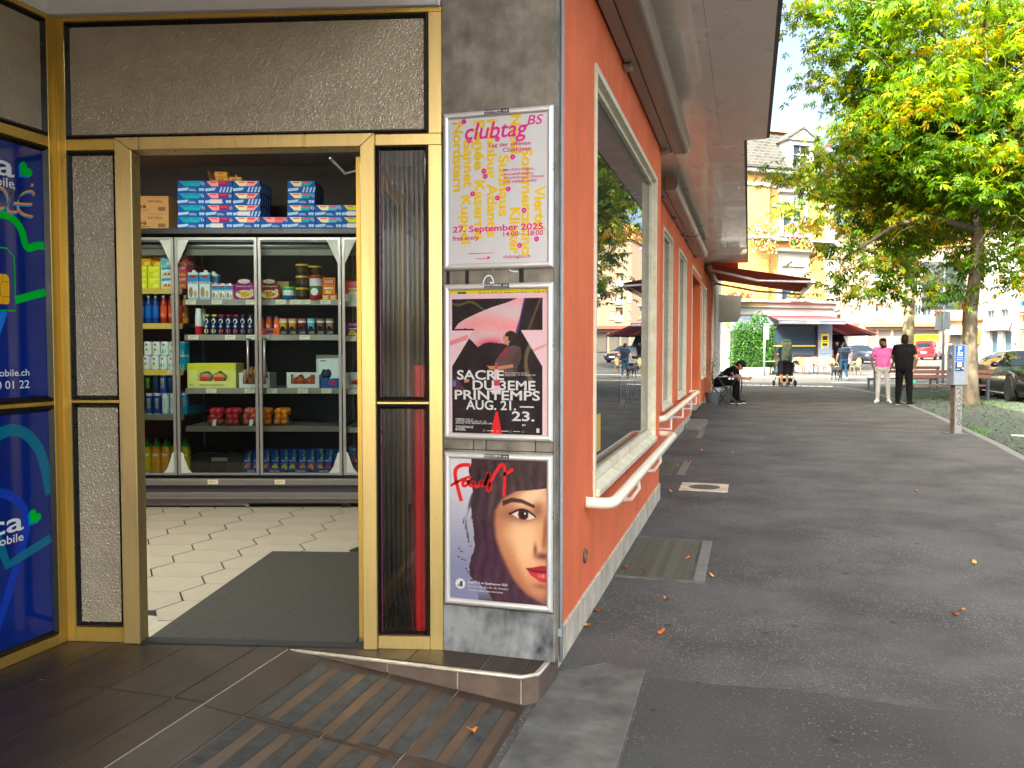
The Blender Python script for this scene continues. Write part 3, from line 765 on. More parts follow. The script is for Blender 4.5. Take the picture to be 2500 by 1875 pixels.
def poster2(X, Y):
 C = np.ones(X.shape + (3,)) * np.array([246, 216, 228]) / 255
 C = mixc(C, np.clip(.5 + .6 * fbm(X, Y, 3, 3), 0, 1)[..., None] * .35, (255, 170, 180))
 st = inside(X, Y, [(0, .36), (.2, .31), (.2, .345), (0, .39)]); C = mixc(C, st * .8, (240, 130, 140))
 st = inside(X, Y, [(.82, .42), (1, .37), (1, .385), (.86, .43)]); C = mixc(C, st * .7, (240, 140, 150))
 blk = inside(X, Y, [(.035, .066), (.945, .066), (.945, .282), (.73, .282), (.945, .53), (.945, .995), (.035, .995), (.035, .53), (.26, .282), (.035, .282)])
 n = fbm(X, Y, 9, 5)
 dark = np.stack([34 + 14 * n, 34 + 12 * n, 40 + 14 * n], -1) / 255
 C = np.where(blk[..., None], dark, C)
 C = mixc(C, blk & (np.abs(X - .88 + (Y - .15) * .55) < .012) & (Y < .28), (95, 82, 60))
 C = mixc(C, blk & (np.abs(np.hypot(X - .95, Y - .50) - .17) < .018) & (Y > .3) & (X < .86), (110, 98, 72))
 C = mixc(C, blk & (np.abs(Y - (.09 + .14 * (X - .1) + .02 * np.sin(X * 20))) < .008) & (X < .4), (96, 98, 58))
 flag = inside(X, Y, [(.06, .272), (.10, .235), (.17, .205), (.30, .165), (.45, .125), (.6, .095), (.70, .067), (.765, .067), (.75, .13), (.72, .20), (.69, .27), (.67, .325), (.56, .375), (.42, .365), (.36, .372), (.30, .398), (.255, .365), (.20, .33), (.24, .30), (.27, .275), (.18, .27)])
 sh_ = .5 + .5 * np.sin(14 * (X * .5 + Y * 2.1) + 2 * np.sin(6 * X))
 fc = np.stack([250 - 18 * sh_, 165 + 38 * sh_ - 150 * sm(.30, .40, Y) * sm(.2, .45, X) * (1 - sm(.45, .62, X)), 172 + 36 * sh_ - 130 * sm(.30, .40, Y) * sm(.2, .45, X) * (1 - sm(.45, .62, X))], -1) / 255
 C = np.where(flag[..., None], np.clip(fc, 0, 1), C)
 C = mixc(C, (np.abs(X - (.77 - (Y - .07) * .33)) < .008) & (Y > .07) & (Y < .31), (90, 60, 130))
 # the dancer: torso, hair, face, arms
 tor = inside(X, Y, [(.58, .40), (.66, .385), (.73, .40), (.74, .47), (.70, .53), (.69, .60), (.56, .60), (.53, .53), (.47, .515), (.49, .475)])
 sl_ = .5 + .5 * fbm(X, Y, 8, 9)
 C = np.where(tor[..., None], np.stack([74 + 40 * sl_, 60 + 26 * sl_, 64 + 24 * sl_], -1) / 255, C)
 C = mixc(C, tor & (X < .60) & (Y < .46), (140, 58, 70))
 C = mixc(C, inside(X, Y, [(.56, .375), (.61, .39), (.61, .355), (.57, .35)]), (196, 138, 112))
 C = mixc(C, (((X - .592) / .042) ** 2 + ((Y - .338) / .037) ** 2) < 1, (214, 152, 120))
 C = mixc(C, (((X - .63) / .055) ** 2 + ((Y - .322) / .035) ** 2 < 1) & ~((X < .605) & (Y > .325)), (58, 40, 34))
 C = mixc(C, inside(X, Y, [(.39, .525), (.50, .53), (.65, .515), (.66, .535), (.50, .555), (.42, .55)]), (206, 140, 104))
 # cone and small figures
 cone = inside(X, Y, [(.475, .505), (.495, .505), (.535, .72), (.44, .72)])
 C = mixc(C, cone & ((((Y - .5) * 9) % 1) > .45), (238, 206, 214)); C = mixc(C, cone & ((((Y - .5) * 9) % 1) <= .45), (206, 74, 90))
 C = mixc(C, inside(X, Y, [(.48, .84), (.50, .84), (.545, .995), (.425, .995)]), (238, 40, 54))
 C = mixc(C, inside(X, Y, [(.04, .615), (.22, .615), (.23, .70), (.04, .70)]) & (fbm(X, Y, 7, 2) > 0), (96, 46, 70))
 C = mixc(C, inside(X, Y, [(.04, .63), (.07, .63), (.07, .67), (.04, .67)]), (70, 150, 196))
 C = mixc(C, inside(X, Y, [(.16, .622), (.21, .62), (.21, .64), (.16, .642)]), (214, 144, 110))
 C = mixc(C, (Y < .034), (246, 226, 40))
 C = mixc(C, (Y < .034) & (X > .30) & (((X * 55) % 1) < .5) & (((Y * 80) % 1) < .5), (40, 44, 20))
 C = mixc(C, (Y > .018) & (Y < .034) & (X > .09) & (X < .18), (30, 120, 50))
 C = mixc(C, (X > .985) & (Y > .05), (240, 214, 60))
 return C
sh = painted('printed_sheet', IW + .01, IH + .01, 190, 260, poster2, p2, off=-.003); sh.location.z = FHt / 2
def t2(s, xl, xr, yb, h, mt='ink_white', b=.02):
 return text('lettering', s, h, mt, sh, (Xp(xl), -.0036, (.5 - yb) * IH), width=(xr - xl) * IW, height=h, bold=b)
t2('SACRE', .075, .565, .622, .040); t2('DU 3EME', .24, .885, .693, .040); t2('PRINTEMPS', .05, .93, .762, .040); t2('AUG. 21. —', .17, .87, .832, .040); t2('23.', .645, .875, .905, .040)
t2('Der Frühling des Lebens', .575, .80, .578, .0066, b=0); t2('endet nicht – er verwandelt sich', .575, .885, .593, .0066, b=0)
for i, s_ in enumerate(('PREMIERE: AUG. 21.', 'VORSTELLUNGEN: AUG. 22. / 23.', 'EINLASS: 19:30 / BEGINN: 20:00 UHR')):
 t2(s_, .06, (.25, .385, .445)[i], .908 + i * .0135, .0066, b=.012)
t2('TANZHAUS', .058, .245, .965, .0098); t2('BASEL', .058, .168, .983, .0098)
for x in (.36, .50, .63, .76): t2('◯', x - .012, x + .012, .985, .009, b=0)
for x in (.39, .54, .66): MB().box(Xp(x), Xp(x + .07), -.0036, -.0033, (.5 - .982) * IH, (.5 - .978) * IH).build('sponsor_mark', 'ink_white', sh)
MB().box(Xp(.895), Xp(.925), -.0036, -.0033, (.5 - .985) * IH, (.5 - .955) * IH).build('sponsor_mark', 'ink_white', sh); t2('∞', .75, .785, .945, .008, b=.02)

# -- third poster: half a face under a fringe
p3 = poster(.648, 'poster of half a face with dark hair and red Faust script, lowest of the three')
def poster3(X, Y):
 n = fbm(X, Y, 5, 1); n2 = fbm(X * 1.0, Y * .35, 22, 4)
 t = sm(0, .9, Y)
 C = np.stack([232 - 92 * t, 228 - 86 * t, 234 - 58 * t], -1) / 255
 # hair mass
 xl = np.interp(Y, [0, .1, .2, .3, .4, .5, .6, .66, .7, .76, .82, .86, .9, 1.0], [.23, .22, .225, .235, .235, .24, .27, .26, .22, .20, .21, .27, .36, .46])
 hair = X > xl + .025 * n2
 hc = np.stack([66 + 16 * n2 + 12 * t, 48 + 12 * n2, 56 + 14 * n2 + 12 * t], -1) / 255
 C = np.where(hair[..., None], hc, C)
 for k, (x0, y0, x1, y1, bow) in enumerate([(.25, .25, .17, .5, -.03), (.25, .28, .19, .56, -.035), (.24, .3, .145, .46, -.02), (.30, .56, .20, .59, .02), (.3, .60, .22, .62, .02), (.28, .69, .10, .64, .03), (.27, .72, .09, .70, .02), (.27, .73, .13, .715, .02), (.26, .755, .16, .72, .02), (.29, .80, .17, .78, .02), (.3, .83, .19, .80, .02), (.3, .70, .12, .66, .02), (.27, .36, .2, .585, -.03), (.32, .84, .22, .86, .0)]):
  tt = np.clip(((X - x0) * (x1 - x0) + (Y - y0) * (y1 - y0)) / ((x1 - x0) ** 2 + (y1 - y0) ** 2), 0, 1)
  d = np.hypot(X - (x0 + (x1 - x0) * tt + bow * np.sin(pi * tt)), (Y - (y0 + (y1 - y0) * tt)) * 1.35)
  C = mixc(C, (sm(.020, .004, d * (1 + .9 * tt)) * .95)[..., None], (70, 54, 62))
 # face: an oval that runs off the right edge
 jaw = np.interp(Y, [.19, .22, .28, .36, .45, .55, .65, .74, .82, .88, .93, .97, 1.0], [.98, .66, .52, .455, .445, .46, .51, .57, .63, .70, .78, .88, 1.0])
 f = sm(-.015, .05, X - jaw)
 li = np.clip((X - jaw) / (1.0 - jaw + 1e-3), 0, 1)
 lit = np.clip(1.15 - np.abs(li - .55) * 1.1, 0, 1)
 lit = lit * (1 - .45 * sm(.62, .95, Y)) * (1 - .25 * sm(.5, .2, li))
 skin = np.stack([150 + 105 * lit, 84 + 116 * lit ** 1.2, 62 + 92 * lit ** 1.35], -1) / 255
 C = C * (1 - f[..., None]) + skin * f[..., None]
 # fringe
 fr = np.interp(X, [.4, .5, .6, .7, .78, .86, .92, 1.0], [.42, .30, .235, .205, .195, .185, .17, .155]) + .02 * np.abs(np.sin(X * 40)) * sm(.55, .95, X)
 m = sm(.012, -.012, Y - fr) * (X > .40)
 C = C * (1 - m[..., None]) + np.stack([78 + 22 * n2, 60 + 16 * n2, 62 + 16 * n2], -1) / 255 * m[..., None]
 # forehead light, cheek, side of the nose
 C = mixc(C, (.55 * np.exp(-(((X - .88) / .14) ** 2 + ((Y - .25) / .05) ** 2)) * f)[..., None], (255, 226, 200))
 C = mixc(C, (.5 * np.exp(-(((X - .66) / .12) ** 2 + ((Y - .52) / .08) ** 2)) * f)[..., None], (255, 206, 160))
 C = mixc(C, (.75 * np.exp(-(((X - .97 + .1 * (Y - .5)) / .022) ** 2)) * sm(.34, .44, Y) * sm(.64, .56, Y))[..., None], (150, 70, 46))
 C = mixc(C, (.75 * np.exp(-(((X - .90) / .05) ** 2 + ((Y - .335) / .05) ** 2)))[..., None], (150, 84, 60))
 C = mixc(C, (.9 * np.exp(-(((X - .95) / .075) ** 2 + ((Y - .655) / .024) ** 2)))[..., None], (104, 48, 50))
 C = mixc(C, (.85 * np.exp(-(((X - .875) / .018) ** 2 + ((Y - .615) / .04) ** 2)))[..., None], (120, 62, 46))
 # brow
 by = np.interp(X, [.56, .64, .74, .86], [.305, .28, .285, .318])
 C = mixc(C, (sm(.026, .010, np.abs(Y - by) * (1.0 + .4 * (X - .56) * 5)) * (X > .55) * (X < .87) * .92)[..., None], (58, 38, 36))
 # eye
 ex, ey = .755, .382
 C = mixc(C, (.8 * np.exp(-(((X - ex + .03) / .16) ** 2 + ((Y - ey) / .05) ** 2)))[..., None], (120, 62, 44))
 up_ = ey - .038 * np.cos(np.clip((X - ex) / .125, -1, 1) * pi / 2) + .05 * (X - ex); lo_ = ey + .030 * np.cos(np.clip((X - ex) / .125, -1, 1) * pi / 2) + .08 * (X - ex)
 eye = (Y > up_) & (Y < lo_) & (np.abs(X - ex) < .12)
 C = mixc(C, eye, (238, 218, 208))
 C = mixc(C, eye & (np.hypot(X - ex, (Y - ey + .004) * 1.38) < .052), (74, 34, 36))
 C = mixc(C, eye & (np.hypot(X - ex, (Y - ey + .004) * 1.38) < .026), (16, 8, 10))
 C = mixc(C, np.hypot(X - ex - .018, (Y - ey + .012) * 1.38) < .010, (250, 245, 240))
 C = mixc(C, (sm(.012, .003, np.abs(Y - up_)) * (np.abs(X - ex + .01) < .135))[..., None], (40, 20, 22))
 C = mixc(C, (.7 * sm(.006, .002, np.abs(Y - lo_ - .008)) * (np.abs(X - ex) < .12))[..., None], (214, 120, 92))
 # lips
 ul = np.interp(X, [.78, .86, .93, 1.0], [.745, .735, .722, .722]); ml = np.interp(X, [.78, .86, .93, 1.0], [.748, .762, .765, .760]); ll = np.interp(X, [.78, .84, .92, 1.0], [.750, .795, .83, .838])
 lip = (Y > ul) & (Y < ml) & (X > .78); C = mixc(C, lip, (166, 40, 50))
 lip = (Y >= ml) & (Y < ll) & (X > .80)
 sp = np.exp(-(((X - .95) / .05) ** 2 + ((Y - .792) / .014) ** 2)) * (.7 + .3 * np.sin(X * 160))
 C = np.where(lip[..., None], np.stack([206 + 40 * sp, 48 + 110 * sp, 60 + 106 * sp], -1) / 255, C)
 C = mixc(C, (.8 * sm(.008, .002, np.abs(Y - ml)) * (X > .785))[..., None], (70, 14, 24))
 C = mixc(C, (.5 * np.exp(-(((X - .93) / .08) ** 2 + ((Y - .862) / .018) ** 2)))[..., None], (130, 60, 54))
 C = mixc(C, (.55 * sm(.9, 1.0, Y) * (X > .3))[..., None], (74, 50, 60))
 return C
sh = painted('printed_sheet', IW + .01, IH + .01, 190, 260, poster3, p3, off=-.003); sh.location.z = FHt / 2
def s3(pts, wd): return stroke('script_stroke', [((x - .5) * IW, (.5 - y) * IH) for x, y in pts], wd, 'ink_red', sh, loc=(0, -.0038, 0))
s3([(.215, .045), (.12, .045), (.055, .075), (.05, .13), (.08, .21), (.118, .305)], .016)
s3([(.0, .20), (.08, .165), (.16, .14), (.22, .125)], .012)
s3([(.2, .165), (.15, .155), (.125, .185), (.15, .20), (.19, .18), (.205, .145), (.20, .19), (.235, .195), (.255, .15), (.25, .19), (.30, .20), (.335, .14), (.325, .185), (.36, .19), (.40, .12)], .0125)
s3([(.36, .19), (.41, .10), (.40, .09), (.395, .14), (.425, .19), (.405, .225), (.39, .215), (.42, .17), (.47, .10), (.53, .03), (.57, .035), (.575, .12), (.565, .255)], .0135)
s3([(.555, .105), (.60, .09), (.66, .06)], .013)
MB().poly([(Xp(.105) + .022 * cos(a), -.0037, (.5 - .895) * IH + .022 * sin(a)) for a in np.linspace(0, 2 * pi, 29)[:-1]]).build('round_logo', 'ink_white', sh)
MB().poly([(Xp(.105) + x, -.0041, (.5 - .895) * IH + z) for x, z in ((-.004, -.012), (.010, -.012), (.010, .013), (-.001, .010))]).build('logo_mark', 'fridge_dark', sh)
stroke('logo_mark', [(Xp(.105) - .012, (.5 - .895) * IH - .011), (Xp(.105) - .007, (.5 - .895) * IH - .006), (Xp(.105) - .007, (.5 - .895) * IH - .0)], .004, 'fridge_dark', sh, loc=(0, -.0041, 0))
for i, (s_, xr) in enumerate((('Faust 1+2 im Goetheanum 2025', .60), ('10.–12. | 18.–19. | 25.–26. Oktober', .61), ('Tickets online: www.faust.jetzt', .555))):
 text('lettering', s_, .01, 'ink_white', sh, (Xp(.19), -.0038, (.5 - .886 - i * .027) * IH), width=(xr - .19) * IW, height=.0095, bold=.012 if i == 0 else 0)
for p_ in (p1, p2, p3):
 MB().box(-IW / 2 - .004, IW / 2 + .004, -.0072, -.0062, PR - .004, FHt - PR + .004).build('cover_sheet', 'poster_glass', p_)
# ------------------------------------------------------------------ gold shopfront
def thin_glass(name, tint, refl=.08, rough=0.0, fac_max=1.0):
 m = bpy.data.materials.new(name); m.use_nodes = True
 t = m.node_tree; t.nodes.clear(); L = t.links.new
 out = t.nodes.new('ShaderNodeOutputMaterial'); mix = t.nodes.new('ShaderNodeMixShader')
 tr = t.nodes.new('ShaderNodeBsdfTransparent'); tr.inputs[0].default_value = (*tint, 1)
 gl = t.nodes.new('ShaderNodeBsdfGlossy'); gl.inputs['Roughness'].default_value = rough
 lw = t.nodes.new('ShaderNodeFresnel'); lw.inputs[0].default_value = 1.18 + refl * 4
 mr = t.nodes.new('ShaderNodeMapRange'); mr.inputs[3].default_value = 0; mr.inputs[4].default_value = 1
 nz = t.nodes.new('ShaderNodeTexNoise'); nz.inputs['Scale'].default_value = 3
 bp = t.nodes.new('ShaderNodeBump'); bp.inputs['Strength'].default_value = .02; L(nz.outputs[0], bp.inputs['Height']); L(bp.outputs[0], gl.inputs['Normal'])
 L(lw.outputs[0], mr.inputs[0]); L(mr.outputs[0], mix.inputs[0]); L(tr.outputs[0], mix.inputs[1]); L(gl.outputs[0], mix.inputs[2]); L(mix.outputs[0], out.inputs[0])
 MAT[name] = m
thin_glass('clear_glass', (.90, .95, .95), .05)
thin_glass('poster_glass', (.99, .99, .99), .025)
for o in bpy.data.objects:
 if o.name.startswith('cover_sheet'): o.data.materials[0] = MAT['poster_glass']
t, b, L = prin('fluted_glass')
_o = [n for n in t.nodes if n.type == 'OUTPUT_MATERIAL'][0]; _tr = t.nodes.new('ShaderNodeBsdfTransparent'); _ms = t.nodes.new('ShaderNodeMixShader'); _ms.inputs[0].default_value = .6
L(b.outputs[0], _ms.inputs[1]); L(_tr.outputs[0], _ms.inputs[2]); L(_ms.outputs[0], _o.inputs[0])
sf = empty('shopfront', (FA[0], FA[1], RZ), FU, label='gold metal shopfront with open doorway and brown textured glass panes', cat='shopfront')
def fb(nm, x0, x1, z0, z1, m='gold', y0=0.0, y1=.07, par=sf, bev=.002):
 return MB().box(x0, x1, y0, y1, z0 - RZ, z1 - RZ).build(nm, m, par, bevel=bev)
fb('corner_post', -1.658, -1.6185, RZ, 2.806)
fb('top_rail', -1.618, -.0, 2.786, 2.806)
fb('transom_rail', -1.618, -1.397, 2.2445, 2.291); fb('transom_rail', -.2795, -.001, 2.2445, 2.291, 'gold_satin_flash')
fb('bottom_rail', -1.618, -1.397, RZ, .186); fb('bottom_rail', -.2795, -.0575, RZ, .178, 'gold_satin_flash')
fb('glazing_bar', -1.618, -1.397, 1.166, 1.177); fb('glazing_bar', -.2795, -.0575, 1.166, 1.177, 'gold_satin_flash')
fb('end_post', -.057, 0, RZ, 2.244, 'gold_satin_flash')  # paler than the left posts: flash reflection carried by the colour
fb('end_post', -.055, 0, 2.2915, 2.7855, 'gold_satin_flash')
# door surround, mitred and proud of the rest
ja = [(-1.396, 2.292), (-1.322, 2.238)]
MB().prism([(-1.396, -.016, 0), (-1.322, -.016, 0), (-1.322, -.016, 2.238 - RZ), (-1.396, -.016, 2.293 - RZ)], (0, .075, 0)).build('door_jamb', 'gold_satin_flash', sf, bevel=.003)
MB().prism([(-.341, -.016, 0), (-.280, -.016, 0), (-.280, -.016, 2.293 - RZ), (-.341, -.016, 2.238 - RZ)], (0, .075, 0)).build('door_jamb', 'gold_satin_flash', sf, bevel=.003)
MB().prism([(-1.322, -.016, 2.2385 - RZ), (-.341, -.016, 2.2385 - RZ), (-.280, -.016, 2.2935 - RZ), (-1.396, -.016, 2.2935 - RZ)], (0, .1, 0)).build('door_head', 'gold_satin_flash', sf, bevel=.003)
def gasketed(x0, x1, z0, z1, g, m, par, pane='pane', gm='black_gasket'):
 """a pane in a sloped black gasket"""
 z0 -= RZ; z1 -= RZ
 q = MB(); o_ = [(x0, z0), (x1, z0), (x1, z1), (x0, z1)]; i_ = [(x0 + g, z0 + g), (x1 - g, z0 + g), (x1 - g, z1 - g), (x0 + g, z1 - g)]
 c_ = [(a * .55 + b_ * .45, c * .55 + d * .45) for (a, c), (b_, d) in zip(o_, i_)]
 v = [(a, .004, b_) for a, b_ in o_] + [(a, -.008, b_) for a, b_ in c_] + [(a, .012, b_) for a, b_ in i_]
 f = [(k + i, k + (i + 1) % 4, k + 4 + (i + 1) % 4, k + 4 + i) for k in (0, 4) for i in range(4)]
 gk = q.add(v, f).build('gasket', gm, par)
 if m: MB().box(x0 + g, x1 - g, .0125, .018, z0 + g, z1 - g).build(pane, m, par)
 return gk
gasketed(-1.618, -.0555, 2.2925, 2.7855, .021, 'bronze_glass', sf, 'transom_pane')
gasketed(-1.6175, -1.3975, 1.178, 2.2435, .02, 'bronze_glass', sf, 'side_pane', 'gasket_scuffed')
gasketed(-1.6175, -1.3975, .187, 1.165, .02, 'bronze_glass', sf, 'side_pane', 'gasket_scuffed')
for z0, z1 in ((1.178, 2.2435), (.179, 1.165)):
 gasketed(-.279, -.058, z0, z1, .019, None, sf)
 xa, xb = -.2605, -.0765
 n = 9 * 10; vs_ = [];
 for i in range(n + 1):
  t = i / n; x = xa + (xb - xa) * t; y = .014 - .0055 * abs(sin(pi * 9 * t)) ** .8
  vs_ += [(x, y, z0 - RZ + .018), (x, y, z1 - RZ - .018)]
 for i in range(n + 1):
  t = i / n; x = xa + (xb - xa) * t
  vs_ += [(x, .019, z0 - RZ + .018), (x, .019, z1 - RZ - .018)]
 k = 2 * (n + 1)
 fs = [(2 * i, 2 * i + 2, 2 * i + 3, 2 * i + 1) for i in range(n)] + [(k + 2 * i, k + 2 * i + 1, k + 2 * i + 3, k + 2 * i + 2) for i in range(n)]
 MB().add(vs_, fs).build('fluted_pane', 'fluted_glass', sf, smooth=60)
 fb('edge_bead', xa - .003, xa + .001, z0 + .018, z1 - .018, 'purple_edge', y0=-.002, y1=.012, bev=0)
fb('threshold', -1.322, -.341, RZ, RZ + .006, 'grout_dark', y0=-.01, y1=.06, bev=0)
dl = empty('door_leaf', (-.365, .09, .01)); dl.parent = sf
q = MB(); q.box(-.02, .02, 0, .07, 0, 2.09).box(-.02, .02, .82, .89, 0, 2.09).box(-.02, .02, .07, .82, 0, .09).box(-.02, .02, .07, .82, 2.02, 2.09); q.build('door_stiles', 'gold', dl); MB().box(-.004, .004, .07, .82, .09, 2.02).build('door_pane', 'clear_glass', dl)
for z_ in (1.80, .19): MB().box(-.0222, -.0205, .01, .04, z_, z_ + .12).build('yellow_sticker', 'poster_yellow', dl)
MB().tube([(-.50, .10, 2.22 - RZ), (-.45, .16, 2.165 - RZ), (-.385, .12, 2.17 - RZ)], .007, 6).build('door_closer_arm', 'bracket', sf, smooth=True)

# ------------------------------------------------------------------ left wing with blue phone adverts
lw_ = empty('side_shopfront', (-2.85, 2.85, RZ), pi / 2, label='gold side shopfront wing with two blue phone adverts', cat='shopfront')
def wb(nm, x0, x1, z0, z1, m='gold', y0=0.0, y1=.07, par=lw_, bev=.002):
 return MB().box(x0, x1, y0, y1, z0 - RZ, z1 - RZ).build(nm, m, par, bevel=bev)
wb('corner_post', -.043, .01, RZ, 2.806)
for z0, z1, nm in ((RZ, .166, 'bottom_rail'), (1.158, 1.176, 'glazing_bar'), (2.252, 2.295, 'transom_rail'), (2.786, 2.806, 'top_rail')):
 wb(nm, -1.6, -.0435, z0, z1)
wb('post', -1.7, -1.6005, RZ, 2.806)
gasketed(-1.6, -.044, 2.2955, 2.7855, .022, 'bronze_glass', lw_, 'transom_pane')
for z0, z1 in ((1.177, 2.2515), (.167, 1.1575)): gasketed(-1.6, -.044, z0, z1, .024, None, lw_)
mat('ad_blue', hexc('0a2c84'), rough=.12, col2=hexc('062068'), vs=1.1, var=.05, coat=.5)
mat('ad_green', hexc('00c22e'), rough=.25, var=.03)
mat('ad_teal', hexc('10708c'), rough=.2, var=.04)
mat('ad_sky', hexc('1678e0'), rough=.2, var=.04)
mat('ad_mid', hexc('0e3cb0'), rough=.2, var=.04)
mat('ad_gold', hexc('f2b51e'), rough=.3, var=.05)
mat('ad_line', hexc('7a5a10'), rough=.4)
mat('marker', attr=True, rough=.35, var=.05)
def advert(z0, z1, label):
 t_ = empty('window_advert', (-2.85, 2.85, z0), pi / 2, label=label, cat='advert', group='blue phone adverts on the side window')
 MB().box(-1.576, -.068, .010, .016, .0, z1 - z0).build('film', 'ad_blue', t_)
 return t_
adu = advert(1.201, 2.2275, 'upper blue phone advert with green ribbon, sim card and scrawled letters')
adl = advert(.191, 1.1335, 'lower blue phone advert with white wordmark and green heart')
zu, zl = 1.201 - RZ, .191 - RZ
def S_(par, zoff, nm, pts, wd, m, y=.0095, sm_=3, col=None): return stroke(nm, [(x, z - zoff) for x, z in pts], wd, m, par, loc=(0, y, 0), smooth=sm_, col=col)
def Pl(par, zoff, nm, pts, m, y=.0095): return MB().poly([(x, y, z - zoff) for x, z in pts]).build(nm, m, par)
def heart(par, zoff, x0, x1, z0, z1, m, y):
 # a heart with its point at the lower left, as in the advert
 P = []
 for a in np.linspace(0, 2 * pi, 41)[:-1]:
  hx, hz = 16 * sin(a) ** 3 / 17, (13 * cos(a) - 5 * cos(2 * a) - 2 * cos(3 * a) - cos(4 * a)) / 17
  r = radians(-40); P.append((hx * cos(r) - hz * sin(r), hx * sin(r) + hz * cos(r)))
 P = np.array(P); P = (P - P.min(0)) / (P.max(0) - P.min(0))
 return Pl(par, zoff, 'heart_mark', [(x0 + (x1 - x0) * p[0], z0 + (z1 - z0) * p[1]) for p in P[::-1]], m, y)
S_(adu, zu, 'green_ribbon', [(-.45, 1.80), (-.305, 1.808), (-.264, 1.813), (-.228, 1.807), (-.196, 1.786), (-.176, 1.757), (-.168, 1.718), (-.159, 1.697), (-.142, 1.693), (-.117, 1.706), (-.07, 1.714)], .032, 'ad_green', .0092)
S_(adu, zu, 'green_ribbon', [(-.217, 1.475), (-.157, 1.493), (-.07, 1.517)], .032, 'ad_green', .0092, 0)
S_(adu, zu, 'sim_outline', [(-.6, 1.678), (-.252, 1.680), (-.219, 1.650), (-.218, 1.529), (-.217, 1.432), (-.6, 1.425)], .005, 'ad_green', .009, 0)
S_(adu, zu, 'blue_ribbon', [(-.27, 1.428), (-.36, 1.20)], .03, 'ad_sky', .0094, 0)
ch_ = Pl(adu, zu, 'sim_chip', [(-.40, 1.455), (-.257, 1.456), (-.249, 1.458), (-.245, 1.466), (-.244, 1.554), (-.247, 1.568), (-.258, 1.576), (-.40, 1.576)], 'ad_gold', .009)
for q in ([(-.40, 1.535), (-.285, 1.537), (-.276, 1.545), (-.275, 1.576)], [(-.275, 1.545), (-.245, 1.546)], [(-.40, 1.49), (-.285, 1.489), (-.275, 1.482), (-.273, 1.456)], [(-.273, 1.486), (-.245, 1.487)], [(-.285, 1.49), (-.286, 1.535)]):
 S_(ch_, zu, 'chip_line', q, .002, 'ad_line', .0086, 0)
text('lettering', 'Lyca', .13, 'ink_white', adu, (-.208, .009, 1.969 - zu), align='RIGHT', height=.115, width=.37, bold=.012)
text('lettering', 'Mobile', .05, 'ink_white', adu, (-.209, .009, 1.925 - zu), align='RIGHT', height=.037, width=.165, bold=.008)
heart(adu, zu, -.189, -.131, 1.974, 2.034, 'ad_sky', .0092); heart(adu, zu, -.180, -.121, 1.983, 2.043, 'ad_green', .0088)
text('lettering', 'www.lycamobile.ch', .05, 'ink_white', adu, (-.159, .009, 1.168 - zu), align='RIGHT', height=.036, width=.36, bold=.006)
text('lettering', '00 01 22', .05, 'ink_white', adu, (-.160, .009, 1.117 - zu), align='RIGHT', height=.033, width=.18, bold=.006)
cr = [hexc('f05a60'), hexc('f0b030'), hexc('20a0d8')]
for dx, cc in zip((.0, .006, -.006), cr):
 for k, q in enumerate(([(-.30, 1.915), (-.284, 1.914), (-.262, 1.913), (-.244, 1.889), (-.243, 1.858), (-.259, 1.835), (-.30, 1.827)], [(-.211, 1.924), (-.231, 1.887), (-.243, 1.854), (-.248, 1.833), (-.237, 1.823), (-.200, 1.831)],
   [(-.115, 1.914), (-.123, 1.927), (-.145, 1.925), (-.174, 1.909), (-.194, 1.886), (-.199, 1.853), (-.190, 1.835), (-.167, 1.824), (-.126, 1.823)], [(-.217, 1.864), (-.194, 1.864), (-.129, 1.873)], [(-.13, 1.955), (-.12, 1.952)])):
  S_(adu, zu, 'marker_scrawl', [(x + dx * .5, z + dx * .8) for x, z in q], .0062, 'marker', .0084 - .0003 * abs(dx) * 100 - .00006 * k, 3, cc)
S_(adl, zl, 'teal_ribbon', [(-.45, .80), (-.36, .905), (-.30, .945), (-.24, .952), (-.18, .93), (-.125, .87), (-.095, .80), (-.068, .66)], .048, 'ad_teal', .0095)
S_(adl, zl, 'blue_ribbon', [(-.45, .70), (-.337, .706), (-.290, .700), (-.243, .673), (-.205, .628), (-.188, .582), (-.192, .522), (-.220, .451), (-.273, .315), (-.324, .204), (-.36, .12)], .038, 'ad_mid', .0092)
S_(adl, zl, 'teal_ribbon', [(-.40, .70), (-.358, .607), (-.315, .494), (-.284, .407), (-.205, .430), (-.07, .470)], .038, 'ad_teal', .0089, 0)
text('lettering', 'Lyca', .13, 'ink_white', adl, (-.205, .0085, .537 - zl), align='RIGHT', height=.105, width=.34, bold=.012)
text('lettering', 'Mobile', .05, 'ink_white', adl, (-.207, .0085, .492 - zl), align='RIGHT', height=.034, width=.155, bold=.008)
heart(adl, zl, -.184, -.127, .541, .602, 'ad_sky', .0086); heart(adl, zl, -.175, -.117, .550, .611, 'ad_green', .0082)
# canopy over the entrance
ca_ = empty('entrance_canopy', (-2, 1, 2.806), label='white painted canopy ceiling above the entrance', cat='canopy')
MB().box(-1.05, .72, -2.6, 2.45, .055, .25).build('ceiling_board', 'white_paint', ca_)
MB().prism([(-.82, 1.84, .0), (-.838, 1.86, .05), (.765, 2.215, .05), (.765, 2.195, .0)], (0, 0, .004)).build('cove', 'white_paint', ca_)
v = lambda a, b_, z: (a, b_, z)
q = MB()
A0, A1 = np.array([-.85, 1.85 - .035]), np.array([.765, 2.20 - .02])
q.add([(A0[0], A0[1], 0), (A1[0], A1[1], 0), (A1[0] + .02, A1[1] - .07, .055), (A0[0] + .05, A0[1] - .06, .055), (A0[0], A0[1] + .06, .0), (A1[0], A1[1] + .06, .0)], [(0, 1, 2, 3), (4, 5, 1, 0)])
q.build('cove_moulding', 'white_paint', ca_)
